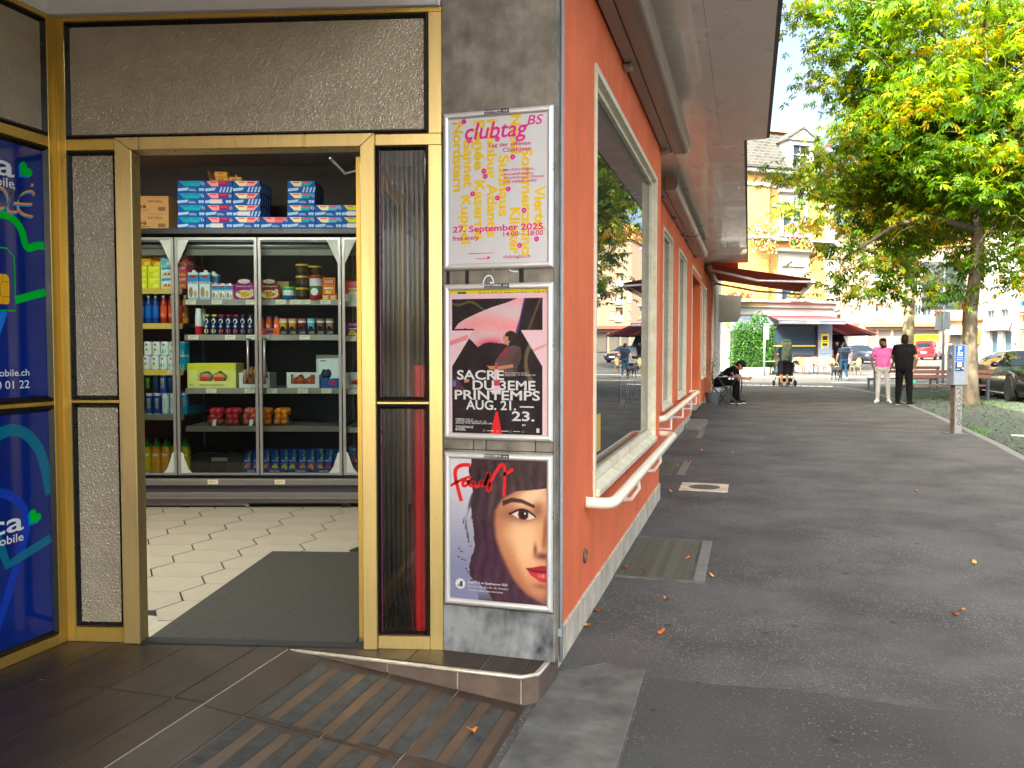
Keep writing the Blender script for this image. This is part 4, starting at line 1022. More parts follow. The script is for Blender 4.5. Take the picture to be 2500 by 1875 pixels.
q = MB(); q.add([(-.85, -2.6, 0), (-.85 + .0, 1.82, 0), (-.79, 1.78, .055), (-.79, -2.6, .055)], [(0, 1, 2, 3)]); q.build('cove_moulding', 'white_paint', ca_)

# ------------------------------------------------------------------ shop interior
YF = YAW
fwd = np.array([-sin(YF), cos(YF)]); rgt = np.array([cos(YF), sin(YF)])
OF = fwd * 6.6
def FW(x, y, z=0.0):
 p = OF + rgt * x + fwd * y
 return (p[0], p[1], z)
room = empty('shop_room', kind='structure')
def wall_quad(nm, a, b_, z0, z1, m, th=.1):
 d = np.array([b_[0] - a[0], b_[1] - a[1]]); n = np.array([-d[1], d[0]]) / np.linalg.norm(d) * th
 return MB().prism([(a[0], a[1], z0), (b_[0], b_[1], z0), (b_[0] + n[0], b_[1] + n[1], z0), (a[0] + n[0], a[1] + n[1], z0)], (0, 0, z1 - z0)).build(nm, m, room)
c1, c2, c3, c4 = FW(-4.6, .82), FW(-.75, .82), FW(-.75, -3.0), FW(-4.6, -3.6)
wall_quad('back_wall', c1, c2, 0, 3.05, 'shop_wall'); wall_quad('side_wall', c2, (-1.05, 3.75), 0, 3.05, 'shop_wall'); wall_quad('side_wall', (-5.2, 2.6), c1, 0, 3.05, 'shop_wall')
wall_quad('front_wall', (-2.86, 2.86), (-5.3, 2.5), 0, 3.05, 'shop_wall', -.1)
MB().poly([(c[0], c[1], 3.05) for c in ((-5.4, 2.4), (-1.0, 3.35), c2, c1)]).build('shop_ceiling', 'shop_ceiling', room)
MB().poly([(p[0], p[1], RZ - .006) for p in ((-5.4, 2.4), (-1.0, 3.3), c2, c1)]).build('floor_grout', 'hex_grout', room)
hl, hw, hp = .135, .15, .075                           # half length of the flat edge, half width, point
hm = MB().prism([(-hl - hp, 0, -.008), (-hl, -hw, -.008), (hl, -hw, -.008), (hl + hp, 0, -.008), (hl, hw, -.008), (-hl, hw, -.008)], (0, 0, .008))
hm = hm.mesh('floor_tile', 'hex_tile')
for j in range(0, 17):
 for i in range(-14, 2):
  lx = -1.2 + i * (2 * hl + hp + .010) + .02; ly = -3.4 + j * (2 * hw + .003) * 1.0 + (i % 2) * (hw + .0015)
  if ly > .6 or lx < -3.9 or lx > -.9: continue
  p = FW(lx, ly, RZ)
  if p[1] < fac_y(p[0]) + .30: continue
  link('floor_tile', hm, room, p, (0, 0, YF))
dm = MB(); fu = np.array([cos(FU), sin(FU)]); fn_ = np.array([-sin(FU), cos(FU)])
dm.prism([(*(FA + fu * a_ + fn_ * b_), RZ) for a_, b_ in ((-1.315, .05), (-.39, .05), (-.39, 1.62), (-1.33, 1.60))], (0, 0, .010))
o = dm.build('door_mat', 'mat_rubber', bevel=.004); tag(o, 'large dark ribbed rubber mat inside the doorway', 'mat')
# unseen lamps added to light the goods in place of a camera flash
mat('added_lamp_glow', (1, .97, .90), rough=.5, var=0, emit=14.0)
for lx, ly in ((-2.95, -2.0), (-1.9, -2.0), (-2.35, -2.9)):
 p = FW(lx, ly, 2.98)
 t_ = empty('added_lamp', p, YF, label='added unseen lamp under the shop roof, standing in for a camera flash', cat='added lamp', group='added lamps in the shop')
 MB().box(-.32, .32, -.12, .12, .02, .066).build('housing', 'white_paint', t_)
 MB().box(-.30, .30, -.10, .10, 0, .019).build('diffuser', 'added_lamp_glow', t_)

# ------------------------------------------------------------------ fridge
fz = lambda z, y=0.0: H + (z - H) * (1 + y / 6.6)
fxx = lambda x, y=0.0: x * (1 + y / 6.6)
fr = empty('display_fridge', FW(-2.2, 0, RZ), YF, label='wide glass-door drinks fridge facing the doorway', cat='fridge')
def rb(nm, x0, x1, y0, y1, z0, z1, m, par=fr, bev=0):
 return MB().box(x0 + 2.2, x1 + 2.2, y0, y1, z0 - RZ, z1 - RZ).build(nm, m, par, bevel=bev)
FL, FR_ = -4.0, -.85
rb('back_panel', FL, FR_, .70, .72, .2, 2.32, 'fridge_inside'); rb('side_panel', FL - .03, FL - .001, 0, .72, .15, 2.32, 'fridge_grey'); rb('side_panel', FR_ + .001, FR_ + .03, 0, .72, .15, 2.32, 'fridge_grey')
rb('bottom_deck', FL, FR_, .03, .70, .36, .388, 'fridge_inside'); rb('roof_panel', FL, FR_, .12, .70, 2.27, 2.32, 'fridge_inside')
rb('top_board', FL, FR_, -.04, .74, 2.325, 2.369, 'black_plastic', bev=.003)
rb('kick_panel', FL, FR_, -.03, .02, .158, .245, 'fridge_grey', bev=.006); rb('kick_strip', FL, FR_, -.02, .02, .247, .301, 'fridge_dark'); rb('bumper_rail', FL, FR_, -.05, .02, .303, .357, 'fridge_grey', bev=.008)
rb('ridge', FL, FR_, -.055, -.031, .196, .204, 'fridge_grey', bev=.002)
rb('recess', FL, FR_, .03, .06, RZ, .157, 'pit_dark')
MB().tube([(-1.2, .0, .03), (.02, .0, .03), (.05, 0, .02), (.052, 0, .0)], .018, 8).build('drain_pipe', 'pipe_grey', fr, smooth=True)
for x in (-2.66, -1.35): rb('foot', x - .035, x + .035, -.01, .03, RZ, .158, 'black_plastic')
MB().tube([(FL + 2.2, .10, 2.245 - RZ), (FR_ + 2.2, .10, 2.245 - RZ)], .026, 12).build('blind_roller', 'steel_grey', fr, smooth=True)
rb('valance', FL, FR_, .10, .12, 2.17, 2.22, 'lip_grey'); rb('valance', FL, FR_, .08, .12, 2.272, 2.30, 'fridge_grey')
def shelf(x0, x1, zt, m, nm='shelf'):
 y0 = .10
 z = fz(zt, y0); a, b_ = fxx(x0, y0), fxx(x1, y0)
 s_ = rb(nm, a, b_, y0 + .012, .66, z - .02, z - .001, 'fridge_grey')
 MB().prism([(a + 2.2, y0, z - RZ), (b_ + 2.2, y0, z - RZ), (b_ + 2.2, y0 - .012, z - .046 - RZ), (a + 2.2, y0 - .012, z - .046 - RZ)], (0, .011, 0)).build('price_rail', m, s_)
 return z
MS = [1.805, 1.522, 1.091, .784]; LS = [1.894, 1.614, 1.241, .878]
ZM = [shelf(-2.64, -1.395, z, 'lip_grey') for z in MS]; ZL = [shelf(-3.95, -2.655, z, 'lip_yellow' if i < 3 else 'lip_grey') for i, z in enumerate(LS)]
ZR = [shelf(-1.36, -.90, z, 'lip_grey') for z in (1.79, 1.512, 1.085, .774)]
Z0 = .389
for x in (-2.50, -1.29): rb('rack_post', fxx(x, .66), fxx(x, .66) + .012, .66, .68, .4, 2.25, 'fridge_grey')
# price tickets
tick = MB().box(-.042, .042, -.0012, 0, -.019, .019, hexc('d8cdb4'));
for k in range(2): tick.box(-.032, .02 - k * .02, -.0016, -.0012, .004 - k * .014, .007 - k * .014, (.05, .05, .05))
tick = tick.mesh('price_ticket', 'print')
TK = [(0, [-2.585, -2.375, -2.10, -1.86, -1.745, -1.665, -1.50]), (1, [-2.57, -2.27, -2.10, -2.0, -1.67]), (2, [-2.43, -2.12, -1.94, -1.69, -1.50])]
for r_, L_ in TK:
 for x in L_: link('price_ticket', tick, fr, (fxx(x, .09) + 2.2, .088, ZM[r_] - .023 - RZ), (radians(-14), 0, 0))
for z, x in ((ZL[2], -2.74), (ZR[0], -1.28), (ZR[1], -1.3), (ZR[2], -1.28), (ZR[3], -1.27)): link('price_ticket', tick, fr, (fxx(x, .09) + 2.2, .088, z - .023 - RZ), (radians(-14), 0, 0))
for x in (-2.41, -1.87): link('price_ticket', tick, fr, (x + 2.2, -.052, .335 - RZ))
# doors: each a light frame, pane, corner gussets and handle
def fdoor(x0, x1, gl, gr, hx):
 d = empty('door', (x0 + 2.2, 0, .385 - RZ)); d.parent = fr
 wd, ht = x1 - x0, 2.30 - .385
 q = MB()
 q.box(0, .022, -.008, .012, 0, ht).box(wd - .022, wd, -.008, .012, 0, ht).box(.022, wd - .022, -.008, .012, ht - .02, ht).box(.022, wd - .022, -.008, .012, 0, .018)
 q.build('door_frame', 'steel_grey', d)
 MB().box(.022, wd - .022, 0, .005, .018, ht - .02).build('pane', 'clear_glass', d)
 for on, xx, sg in ((gl, .022, 1), (gr, wd - .022, -1)):
  if not on: continue
  MB().prism([(xx, -.003, ht - .02), (xx + sg * .09, -.003, ht - .02), (xx, -.003, ht - .21)][::sg], (0, .002, 0)).build('corner_gusset', 'fridge_corner', d)
  c_ = [(xx, -.003, .018)] + [(xx + sg * (.09 - .075 * t ** .6), -.003, .018 + .16 * t) for t in np.linspace(0, 1, 7)] + [(xx, -.003, .19)]
  MB().prism(c_[::sg], (0, .002, 0)).build('corner_gusset', 'fridge_corner', d)
 if hx is not None:
  h_ = MB().tube([(hx - x0, -.045, 1.19 - .385), (hx - x0, -.045, 1.48 - .385)], .010, 8).build('handle', 'steel_grey', d, smooth=True)
  for z in (1.19, 1.48): MB().box(hx - x0 - .013, hx - x0 + .013, -.052, .0, z - .015 - .385, z + .012 - .385).build('handle_mount', 'fridge_dark', h_)
 return d
fdoor(-3.41, -2.717, True, True, None); fdoor(-2.707, -2.05, True, False, -2.118); fdoor(-2.040, -1.376, False, True, -1.985); fdoor(-1.366, -.86, True, False, None)
# ------------------------------------------------------------------ goods
def put(me, nm, x, z, label, cat, group=None, y=.13, rz=0.0, cap=None, front=True):
 """x measured on the fridge front, y behind it"""
 xx = fxx(x, y)
 o = link(nm, me, None, FW(xx, y, z), (0, 0, YF + rz))
 tag(o, label, cat, group)
 if cap is not None: link('cap', cap, o)
 return o
def carton(w_, h_, d, cols, mt='print', draw=None):
 """box with its front at y=0; draw(MB, proud) adds flat print"""
 q = MB().box(-w_ / 2, w_ / 2, 0, d, 0, h_, cols)
 if draw: draw(q, w_, h_, d)
 return q
def fq(q, x0, x1, z0, z1, c, y=-.0006): q.quad((x0, y, z0), (x1, y, z0), (x1, y, z1), (x0, y, z1), c)
def fp(q, pts, c, y=-.0006): q.poly([(x, y, z) for x, z in pts], c)
def disc(q, x, z, rx, rz_, c, y=-.0008, n=14): q.poly([(x + rx * cos(a), y, z + rz_ * sin(a)) for a in np.linspace(0, 2 * pi, n + 1)[:-1]], c)
B1, B2, BL = hexc('1450a8'), hexc('0d3a80'), hexc('a9cdec')
def crate_mesh(ca, cb, diag):
 def dr(q, w_, h_, d):
  fp(q, [(-.095, .092), (-.055, .052), (.06, .052), (.10, .092)], ca)
  fp(q, [(.0, .092), (.0, .052), (.06, .052), (.10, .092)], cb, -.0009)
  fp(q, [(-.07, .086), (-.015, .086), (-.015, .078), (-.062, .078)], hexc('d84050') if ca[0] > ca[2] else hexc('2080a0'), -.0012)
  fp(q, [(.01, .086), (.07, .086), (.06, .074), (.01, .074)], hexc('d83060') if ca[0] > ca[2] else hexc('1890b8'), -.0012)
  if diag:
   for k in range(4): fp(q, [(.005 + k * .028, .004), (.019 + k * .028, .004), (.033 + k * .028, .046), (.019 + k * .028, .046)], BL)
   fp(q, [(-.108, .012), (-.03, .02), (-.02, .042), (-.108, .034)], BL)
  else:
   fp(q, [(-.108, .012), (-.03, .02), (-.02, .042), (-.108, .034)], BL)
   for x in (.062, .084): fp(q, [(x, .014), (x + .016, .014), (x + .019, .036), (x - .003, .036)], BL)
   fq(q, -.02, .04, .015, .02, BL); fq(q, -.02, .03, .026, .030, BL)
   disc(q, .094, .07, .011, .011, hexc('e8eef8'), -.0012); disc(q, .094, .07, .008, .008, B2, -.0015)
  for k in range(5): q.poly([(.1106, .03 + k * .05, .004), (.1106, .055 + k * .05, .004), (.1106, .075 + k * .05, .092), (.1106, .05 + k * .05, .092)], BL)
 return carton(.219, .0955, .30, B1, draw=dr).mesh('drink_crate', 'print')
TE, CR, MG, PK, LI, PU = hexc('18a8b0'), hexc('e6e2b0'), hexc('d83a8c'), hexc('f09a90'), hexc('d2dc20'), hexc('8a1a6a')
cols_ = [(-2.570, 4, (TE, hexc('20a8c0')), 'teal'), (-2.348, 4, (PK, PU), 'magenta'), (-2.126, 4, (CR, PK), 'cream and pink'), (-1.906, 1, (PK, hexc('e86a78')), 'pink'), (-1.688, 4, (CR, TE), 'cream and teal'), (-1.470, 2, (CR, hexc('58b8d0')), 'cream and light blue'), (-1.252, 2, (LI, hexc('c8d410')), 'lime')]
ZT = 2.370
ordn = ['bottom', 'second', 'third', 'top']
for ci, (x, n, cc, nm) in enumerate(cols_):
 ms = [crate_mesh(*cc, False), crate_mesh(*cc, True)]
 for k in range(n):
  lab = f'blue drinks crate with {nm} print on the fridge, ' + ('alone' if n == 1 else ('lower of two' if k == 0 else 'upper of two') if n == 2 else f'{ordn[k]} of four')
  dg = (k == 3 and ci in (1, 2)) or (ci == 2 and k in (1, 2)) or (ci == 4 and k == 3)
  put(ms[1 if dg else 0], 'drink_crate', x + rnd.uniform(-.004, .004), ZT + k * .0957, lab, 'crate', 'blue drinks crates on top of the fridge', y=.0 + rnd.uniform(0, .012), rz=rnd.uniform(-.015, .015))
tk2 = MB().box(-.05, .05, -.0005, 0, -.016, .016, hexc('dcdcdc')).mesh('shipping_label', 'print')
for ob in [o for o in bpy.data.objects if o.name.startswith('drink_crate')]:
 if any(s in ob['label'] for s in ('magenta print on the fridge, bottom', 'magenta print on the fridge, third', 'pink print on the fridge, second', 'lime print on the fridge')) and 'cream and pink print on the fridge, third' not in ob['label']:
  link('shipping_label', tk2, ob, (-.02, -.002, .027))
# water cartons
KB = hexc('b58a55')
def wdr(q, w_, h_, d):
 fq(q, -.16, -.106, .082, .128, hexc('12301c')); fp(q, [(-.15, .10), (-.13, .112), (-.115, .104), (-.115, .098), (-.15, .094)], hexc('c8d8c0'), -.001)
 for k in range(5): disc(q, -.148 + k * .032, .046, .0135, .0135, hexc('3a2416'))
 for k in range(14): fq(q, .088 + k * .0042, .090 + k * .0042 + (.0012 if k % 3 else 0), .014, .044, hexc('4a3222'))
 fq(q, -.15, .02, .018, .022, hexc('4a3222')); fq(q, 0.0, .13, .114, .122, hexc('a07a48'))
wm = carton(.345, .131, .30, KB, draw=wdr).mesh('water_carton', 'print_matte')
for k, nm in enumerate(('lower', 'upper')):
 o = put(wm, 'water_carton', -2.926, ZT + k * .1315, f'{nm} brown cardboard carton marked NATURAL WATER on the fridge', 'carton', 'cardboard water cartons', y=.01, rz=.02 * k)
 text('lettering', 'NATURAL', .03, 'ink_black', o, (.01, -.0014, .078), width=.115, height=.021)
 for i, c in enumerate('WATER'): text('lettering', c, .02, 'cardboard', o, (-.148 + i * .032, -.0016, .039), align='CENTER', height=.014, bold=.01)
ob = empty('open_box', FW(fxx(-2.29, .08), .08, ZT + 4 * .0957 + .002), YF, label='small open cardboard box of orange packs on the crates', cat='box')
q = MB(); q.box(-.13, .13, 0, .2, 0, .004); q.box(-.13, .13, 0, .004, .004, .022); q.box(-.13, .13, .196, .2, .004, .022); q.box(-.13, -.126, .004, .196, .004, .022); q.box(.126, .13, .004, .196, .004, .022); q.build('tray', 'cardboard', ob)
MB().prism([(-.13, .0, .022), (-.13, .2, .022), (-.15, .2, .095), (-.155, .02, .10)], (.003, 0, 0)).build('flap', 'cardboard', ob); MB().prism([(.06, .1, .022), (.08, .1, .022), (.055, .1, .085), (.04, .1, .08)], (0, .003, 0)).build('flap', 'cardboard', ob)
pk = MB().box(-.052, .052, 0, .08, 0, .042, hexc('d8962c')); fq(pk, -.04, .04, .01, .034, hexc('e8b868')); fq(pk, -.03, .02, .02, .03, hexc('c06a20'), -.001)
pk = pk.mesh('orange_pack', 'print')
for i, (x, y, z) in enumerate(((-.045, .03, .0075), (.066, .03, .0075), (-.05, .03, .0505))): tag(link('orange_pack', pk, None, (lambda p: p)(FW(fxx(-2.29, .08) + x, .08 + y, ZT + 4 * .0957 + .002 + z)), (0, 0, YF)), ['orange pack at the side of the open box', 'orange pack in the corner of the open box', 'orange pack on top in the open box'][i], 'pack')

# left bay, first shelf: drink boxes
def boxm(c, c2, fruit=None, w_=.101, h_=.092, d=.16):
 def dr(q, w_, h_, d):
  fp(q, [(-w_ * .42, h_ * .9), (w_ * .42, h_ * .94), (w_ * .42, h_ * .74), (-w_ * .42, h_ * .66)], c2)
  fp(q, [(-w_ * .36, h_ * .62), (w_ * .2, h_ * .66), (w_ * .1, h_ * .55), (-w_ * .36, h_ * .5)], tuple(min(1, a * 1.25 + .03) for a in c), -.001)
  if fruit:
   for k in range(5): disc(q, -w_ * .25 + k * w_ * .14, h_ * (.2 + .1 * (k % 2)), w_ * .11, h_ * .12, fruit if k % 2 else hexc('e8b020'), -.001 - .0002 * k)
  else:
   fp(q, [(-w_ * .1, h_ * .1), (w_ * .4, h_ * .14), (w_ * .35, h_ * .45), (0, h_ * .4)], c2, -.001)
  q.poly([(w_ / 2 + .0006, d * .1, h_ * .2), (w_ / 2 + .0006, d * .8, h_ * .2), (w_ / 2 + .0006, d * .8, h_ * .5), (w_ / 2 + .0006, d * .1, h_ * .5)], c2)
 return carton(w_, h_, d, c, draw=dr).mesh('drink_box', 'print')
YL, LB = hexc('e0d81c'), hexc('c8d8d0')
mY, mC, mP, mO, mT, mPu = boxm(YL, hexc('f0ea70')), boxm(LB, hexc('3a90c0'), hexc('d83a28')), boxm(hexc('e84a68'), hexc('f4b8b0'), hexc('e8c020')), boxm(hexc('e09a18'), hexc('f4c850')), boxm(hexc('70b0b8'), hexc('d8e8e0')), boxm(hexc('9c1e66'), hexc('e0607a'), hexc('e89020'))
z = ZL[0]
gL = 'boxed drinks on the top left shelf of the fridge'
for lev, nm in ((0, 'lower'), (1, 'upper')):
 put(mY, 'drink_box', -2.985, z + lev * .0925, f'{nm} yellow drink box at the edge of the doorway', 'drink box', gL)
 put(mY, 'drink_box', -2.880, z + lev * .0925, f'{nm} yellow drink box beside the striped fruit boxes', 'drink box', gL)
 put(mC, 'drink_box', -2.774, z + lev * .0925, f'{nm} pale drink box with red fruit on the top left shelf', 'drink box', gL)
 put(mP, 'drink_box', -2.668, z + lev * .0925, f'{nm} pink drink box behind the fridge door post', 'drink box', gL)
put(mO, 'drink_box', -2.95, z + .185, 'orange drink box lying on top of the yellow ones', 'drink box', gL, y=.16); put(mO, 'drink_box', -2.86, z + .185, 'second orange drink box on top of the yellow ones', 'drink box', gL, y=.2, rz=.1)
put(mT, 'drink_box', -2.775, z + .185, 'turquoise drink box on top of the pale fruit boxes', 'drink box', gL, y=.15)
put(mPu, 'drink_box', -2.62, z + .0, 'purple drink box low at the end of the top left shelf', 'drink box', gL, y=.36); put(mPu, 'drink_box', -2.62, z + .0925, 'purple drink box high at the end of the top left shelf', 'drink box', gL, y=.36)
put(mP, 'drink_box', -2.655, z + .185, 'red drink box on the pink stack behind the post', 'drink box', gL, y=.16); put(mPu, 'drink_box', -2.575, z + .14, 'purple drink box with fruit print at the back of the shelf', 'drink box', gL, y=.42)

# bottles
def bottle(name, r, h_, cb, cl, capc, neck=.36, sq=None, lab=(.2, .62), n=12, capr=.42, deco=None):
 q = MB()
 l0, l1 = lab
 prof = [(r * .9, 0), (r, h_ * .04), (r, h_ * l0), (r, h_ * l0 + .0005), (r, h_ * (l0 + l1) / 2), (r, h_ * l1), (r * .97, h_ * l1 + .0005), (r * .9, h_ * .74), (r * .62, h_ * .84), (r * neck, h_ * .9), (r * neck, h_ * .93)]
 q.lathe(prof, n, cols=[cb, cb, cb, cl, cl, cl if deco is None else cl, cb, cb, cb, cb], sq=sq)
 if deco: deco(q, r, h_)
 me = q.mesh(name, 'print_gloss', smooth=50)
 cp = MB().lathe([(r * capr, h_ * .925), (r * capr, h_ * .995), (r * capr * .9, h_)], 10, col=capc).mesh('cap', 'print_gloss', smooth=40)
 return me, cp
def blob(c, z0, rr, n=10):
 def f(q, r, h_):
  q.poly([(rr * r * cos(a), -math.sqrt(max(0, (r * 1.006) ** 2 - (rr * r * cos(a)) ** 2)), h_ * z0 + rr * r * 1.2 * sin(a)) for a in np.linspace(0, 2 * pi, n + 1)[:-1]], c)
 return f
bBlue = bottle('drink_bottle', .0265, .228, hexc('0e3a86'), hexc('1c62b8'), hexc('c8ccd4')); bRed = bottle('drink_bottle', .0265, .228, hexc('a82a1c'), hexc('d8542c'), hexc('c8ccd4'), deco=blob(hexc('f09a60'), .3, .5)); bOr = bottle('drink_bottle', .0265, .228, hexc('c87818'), hexc('7a3a18'), hexc('d8b060'), deco=blob(hexc('e8a030'), .3, .5))
z = ZL[1]; g = 'bottles on the second left shelf of the fridge'
for i, (x, bb, lb) in enumerate(((-2.985, bBlue, 'blue drink bottle half hidden by the door jamb'), (-2.925, bBlue, 'blue drink bottle, the first in full view on the second left shelf'), (-2.870, bBlue, 'blue drink bottle next to the red ones'), (-2.805, bRed, 'red drink bottle next to the blue ones'), (-2.742, bRed, 'red-orange drink bottle in the middle of the second left shelf'), (-2.685, bRed, 'red-orange drink bottle just behind the door post'))):
 put(bb[0], 'drink_bottle', x, z, lb, 'bottle', g, cap=bb[1])
 put(bb[0], 'drink_bottle', x, z, 'drink bottle in the rear row of the second left shelf', 'bottle', 'rear bottles on the second left shelf', y=.20, cap=bb[1])
for k in range(8): put(bOr[0], 'drink_bottle', -2.632, z, 'amber drink bottle in the file running back along the shelf end', 'bottle', 'file of amber bottles', y=.13 + k * .062, cap=bOr[1])
# cans
def can(name, r, h_, c, top=hexc('c8c8cc'), deco=None, band=None):
 q = MB(); cs = [top, c, c, band or c, band or c, c, top]
 q.lathe([(r * .85, 0), (r, h_ * .05), (r, h_ * .06), (r, h_ * .12), (r, h_ * .80), (r, h_ * .81), (r, h_ * .93), (r * .86, h_)], 14, cols=cs)
 if deco: deco(q, r, h_)
 return q.mesh(name, 'print_gloss', smooth=50)
cW = hexc('dcdcda')
canY = can('juice_can', .0325, .114, cW, deco=lambda q, r, h_: (blob(hexc('e8b018'), .32, .55)(q, r, h_), blob(hexc('3a8a2a'), .42, .25)(q, r * 1.01, h_), blob(hexc('b02030'), .78, .3)(q, r, h_)))
canG = can('juice_can', .0325, .114, cW, deco=lambda q, r, h_: (blob(hexc('28a038'), .30, .5)(q, r, h_), blob(hexc('b02030'), .78, .3)(q, r, h_)))
canC = can('juice_can', .0325, .114, hexc('18a0c0'), band=hexc('1c9cc0'), deco=blob(hexc('d8e8d8'), .22, .6))
z = ZL[2]; g = 'juice cans on the third left shelf'
for lev, nm, off in ((0, 'lower', .012), (1, 'upper', 0.0)):
 for i, (cm_, wd) in enumerate(((canY, 'mango'), (canY, 'mango'), (canG, 'lime-green coconut'), (canG, 'lime-green coconut'))):
  put(cm_, 'juice_can', -2.935 + i * .068 - off, z + lev * .1145, f'white can with {wd} print, {"outer" if i in (0, 3) else "inner"} one in the {nm} row', 'can', g)
 for k in range(9): put(canC, 'juice_can', -2.64 + (.004 if k else -.02), z + lev * .1145, f'turquoise can in the {nm} file at the shelf end', 'can', f'turquoise cans, {nm} file', y=.13 + k * .066)
 put(canC, 'juice_can', -2.70, z + lev * .1145, f'turquoise can beside the green coconut cans, {nm} row', 'can', g)
def claw(c):
 def f(q, r, h_):
  for dx in (-.35, 0, .35):
   P = [(dx - .08, .80), (dx + .10, .78), (dx + .04, .5), (dx + .08, .35), (dx - .02, .25), (dx - .04, .5)]
   q.poly([(x * r, -math.sqrt(r * r * 1.015 - (x * r) ** 2), zz * h_) for x, zz in P], c)
 return f
eB, eK, eW, eS, eT, eD = [can('energy_can', .0285, .165, c, deco=claw(d)) for c, d in ((hexc('1c3c86'), hexc('c8d030')), (hexc('0c0e10'), hexc('78c030')), (hexc('d0d4d6'), hexc('8a8e92')), (hexc('bcc8cc'), hexc('5a6a70')), (hexc('1c86b8'), hexc('e08a30')), (hexc('10203c'), hexc('2a5a8a')))]
z = ZL[3]; g = 'energy drink cans on the fourth left shelf'
for i, (m0, m1, a, b_) in enumerate(((eB, eK, 'blue', 'black'), (eB, eD, 'blue', 'navy'), (eW, eB, 'white', 'blue'), (eS, eD, 'silver', 'navy'))):
 put(m0, 'energy_can', -2.93 + i * .064, z, f'tall {a} energy drink can in the lower row, {"outer" if i in (0, 3) else "inner"} one', 'can', g)
 put(m1, 'energy_can', -2.935 + i * .060, z + .1655, f'tall {b_} energy drink can in the upper row, {"outer" if i in (0, 3) else "inner"} one', 'can', g)
ty = empty('can_tray', FW(fxx(-2.66, .12), .12, z), YF, label='turquoise cardboard tray holding energy drink cans', cat='tray')
q = MB(); q.box(-.12, .03, 0, .003, 0, .062); q.box(.027, .03, .003, .42, 0, .062); q.box(-.12, .027, .003, .42, 0, .003); q.build('tray', mat('tray_teal', hexc('1c8cb0'), rough=.6), ty)
text('lettering', 'JUICED', .02, 'ad_blue', ty, (-.09, -.001, .03), width=.07, height=.018, bold=.02)
for k in range(7):
 for j, x in enumerate((-2.70, -2.645)): put(eT, 'energy_can', x, z + .004, 'bright blue energy can standing in the turquoise tray', 'can', 'cans in the turquoise tray', y=.16 + k * .058)
# juice bottles at the bottom
def fruit(c1, c2):
 def f(q, r, h_):
  blob(c1, .36, .62)(q, r, h_); blob(c2, .12, .45)(q, r, h_)
  q.poly([(x * r, -r * 1.002, zz * h_) for x, zz in ((-.6, .6), (.6, .6), (.5, .7), (-.5, .7))], hexc('f0e8d0'))
 return f
jO = bottle('juice_bottle', .036, .232, hexc('e89a18'), hexc('f0aa20'), hexc('1c9a3a'), sq=4, capr=.62, neck=.5, lab=(.05, .7), deco=fruit(hexc('f0d8b0'), hexc('d8581c'))); jP = bottle('juice_bottle', .036, .232, hexc('d8c018'), hexc('e8d020'), hexc('1c9a3a'), sq=4, capr=.62, neck=.5, lab=(.05, .7), deco=fruit(hexc('3a7a28'), hexc('e88a18')))
for k in range(7):
 for j in range(5):
  bb = jO if j < 3 and j > 0 else jP
  nm = ['yellow', 'orange', 'orange', 'pineapple yellow', 'pineapple yellow'][j]
  lab = f'{nm} juice bottle with green cap, ' + (['at the door jamb', 'first of two showing FRUITS ORANGE', 'second of two showing FRUITS ORANGE', 'beside the orange ones', 'behind the door post'][j] if k == 0 else 'in the rows behind at the fridge bottom')
  put(bb[0], 'juice_bottle', -2.955 + j * .0775, Z0, lab, 'bottle', 'juice bottles at the bottom of the fridge' if k == 0 else f'rear {nm} juice bottles', y=.10 + k * .078, cap=bb[1])
for o in [o for o in bpy.data.objects if o.name.startswith('juice_bottle') and 'FRUITS' in o.get('label', '')]:
 text('lettering', 'FRUITS\nORANGE', .012, 'ink_red', o, (0, -.0375, .075), align='CENTER', width=.045, height=.024)

# middle bay, first shelf
z = ZM[0]
def ayran(w_, h_):
 q = MB(); bl, wh, tan = hexc('2a86c4'), hexc('e4e4e0'), hexc('b07a5a')
 q.prism([(-w_ / 2, 0, 0), (w_ / 2, 0, 0), (w_ / 2, 0, h_ * .86), (w_ * .42, 0, h_ * .93), (-w_ * .42, 0, h_ * .93), (-w_ / 2, 0, h_ * .86)], (0, w_ * .8, 0), wh)
 fq(q, -w_ * .49, w_ * .49, h_ * .62, h_ * .85, bl); fq(q, -w_ * .3, w_ * .3, h_ * .74, h_ * .83, hexc('c02030'), -.001)
 disc(q, -w_ * .2, h_ * .26, w_ * .2, h_ * .18, tan); disc(q, w_ * .22, h_ * .2, w_ * .16, h_ * .12, hexc('c89a80')); fq(q, -w_ * .49, w_ * .49, 0, h_ * .08, hexc('a8b8d0'))
 q.poly([(w_ / 2 + .0005, .002, h_ * .62), (w_ / 2 + .0005, w_ * .79, h_ * .62), (w_ / 2 + .0005, w_ * .79, h_ * .85), (w_ / 2 + .0005, .002, h_ * .85)], bl)
 me = q.mesh('milk_carton', 'print')
 cp = MB().lathe([(w_ * .18, h_ * .92), (w_ * .18, h_), (w_ * .16, h_ * 1.01)], 10, c=(0, w_ * .35, 0), col=hexc('e8e0d8')).mesh('cap', 'print', smooth=40)
 return me, cp
A1_, A2_ = ayran(.084, .24), ayran(.054, .134)
for x, y, lb in ((-2.567, .13, 'tall blue and white milk carton at the shelf end'), (-2.473, .13, 'tall blue and white milk carton beside the small ones'), (-2.41, .25, 'tall blue and white milk carton standing behind the others')):
 o = put(A1_[0], 'milk_carton', x, z, lb, 'carton', 'blue and white milk cartons', y=y, cap=A1_[1]); text('lettering', 'AYRAN', .02, 'ad_blue', o, (0, -.0012, .13), align='CENTER', width=.074, height=.02, bold=.02)
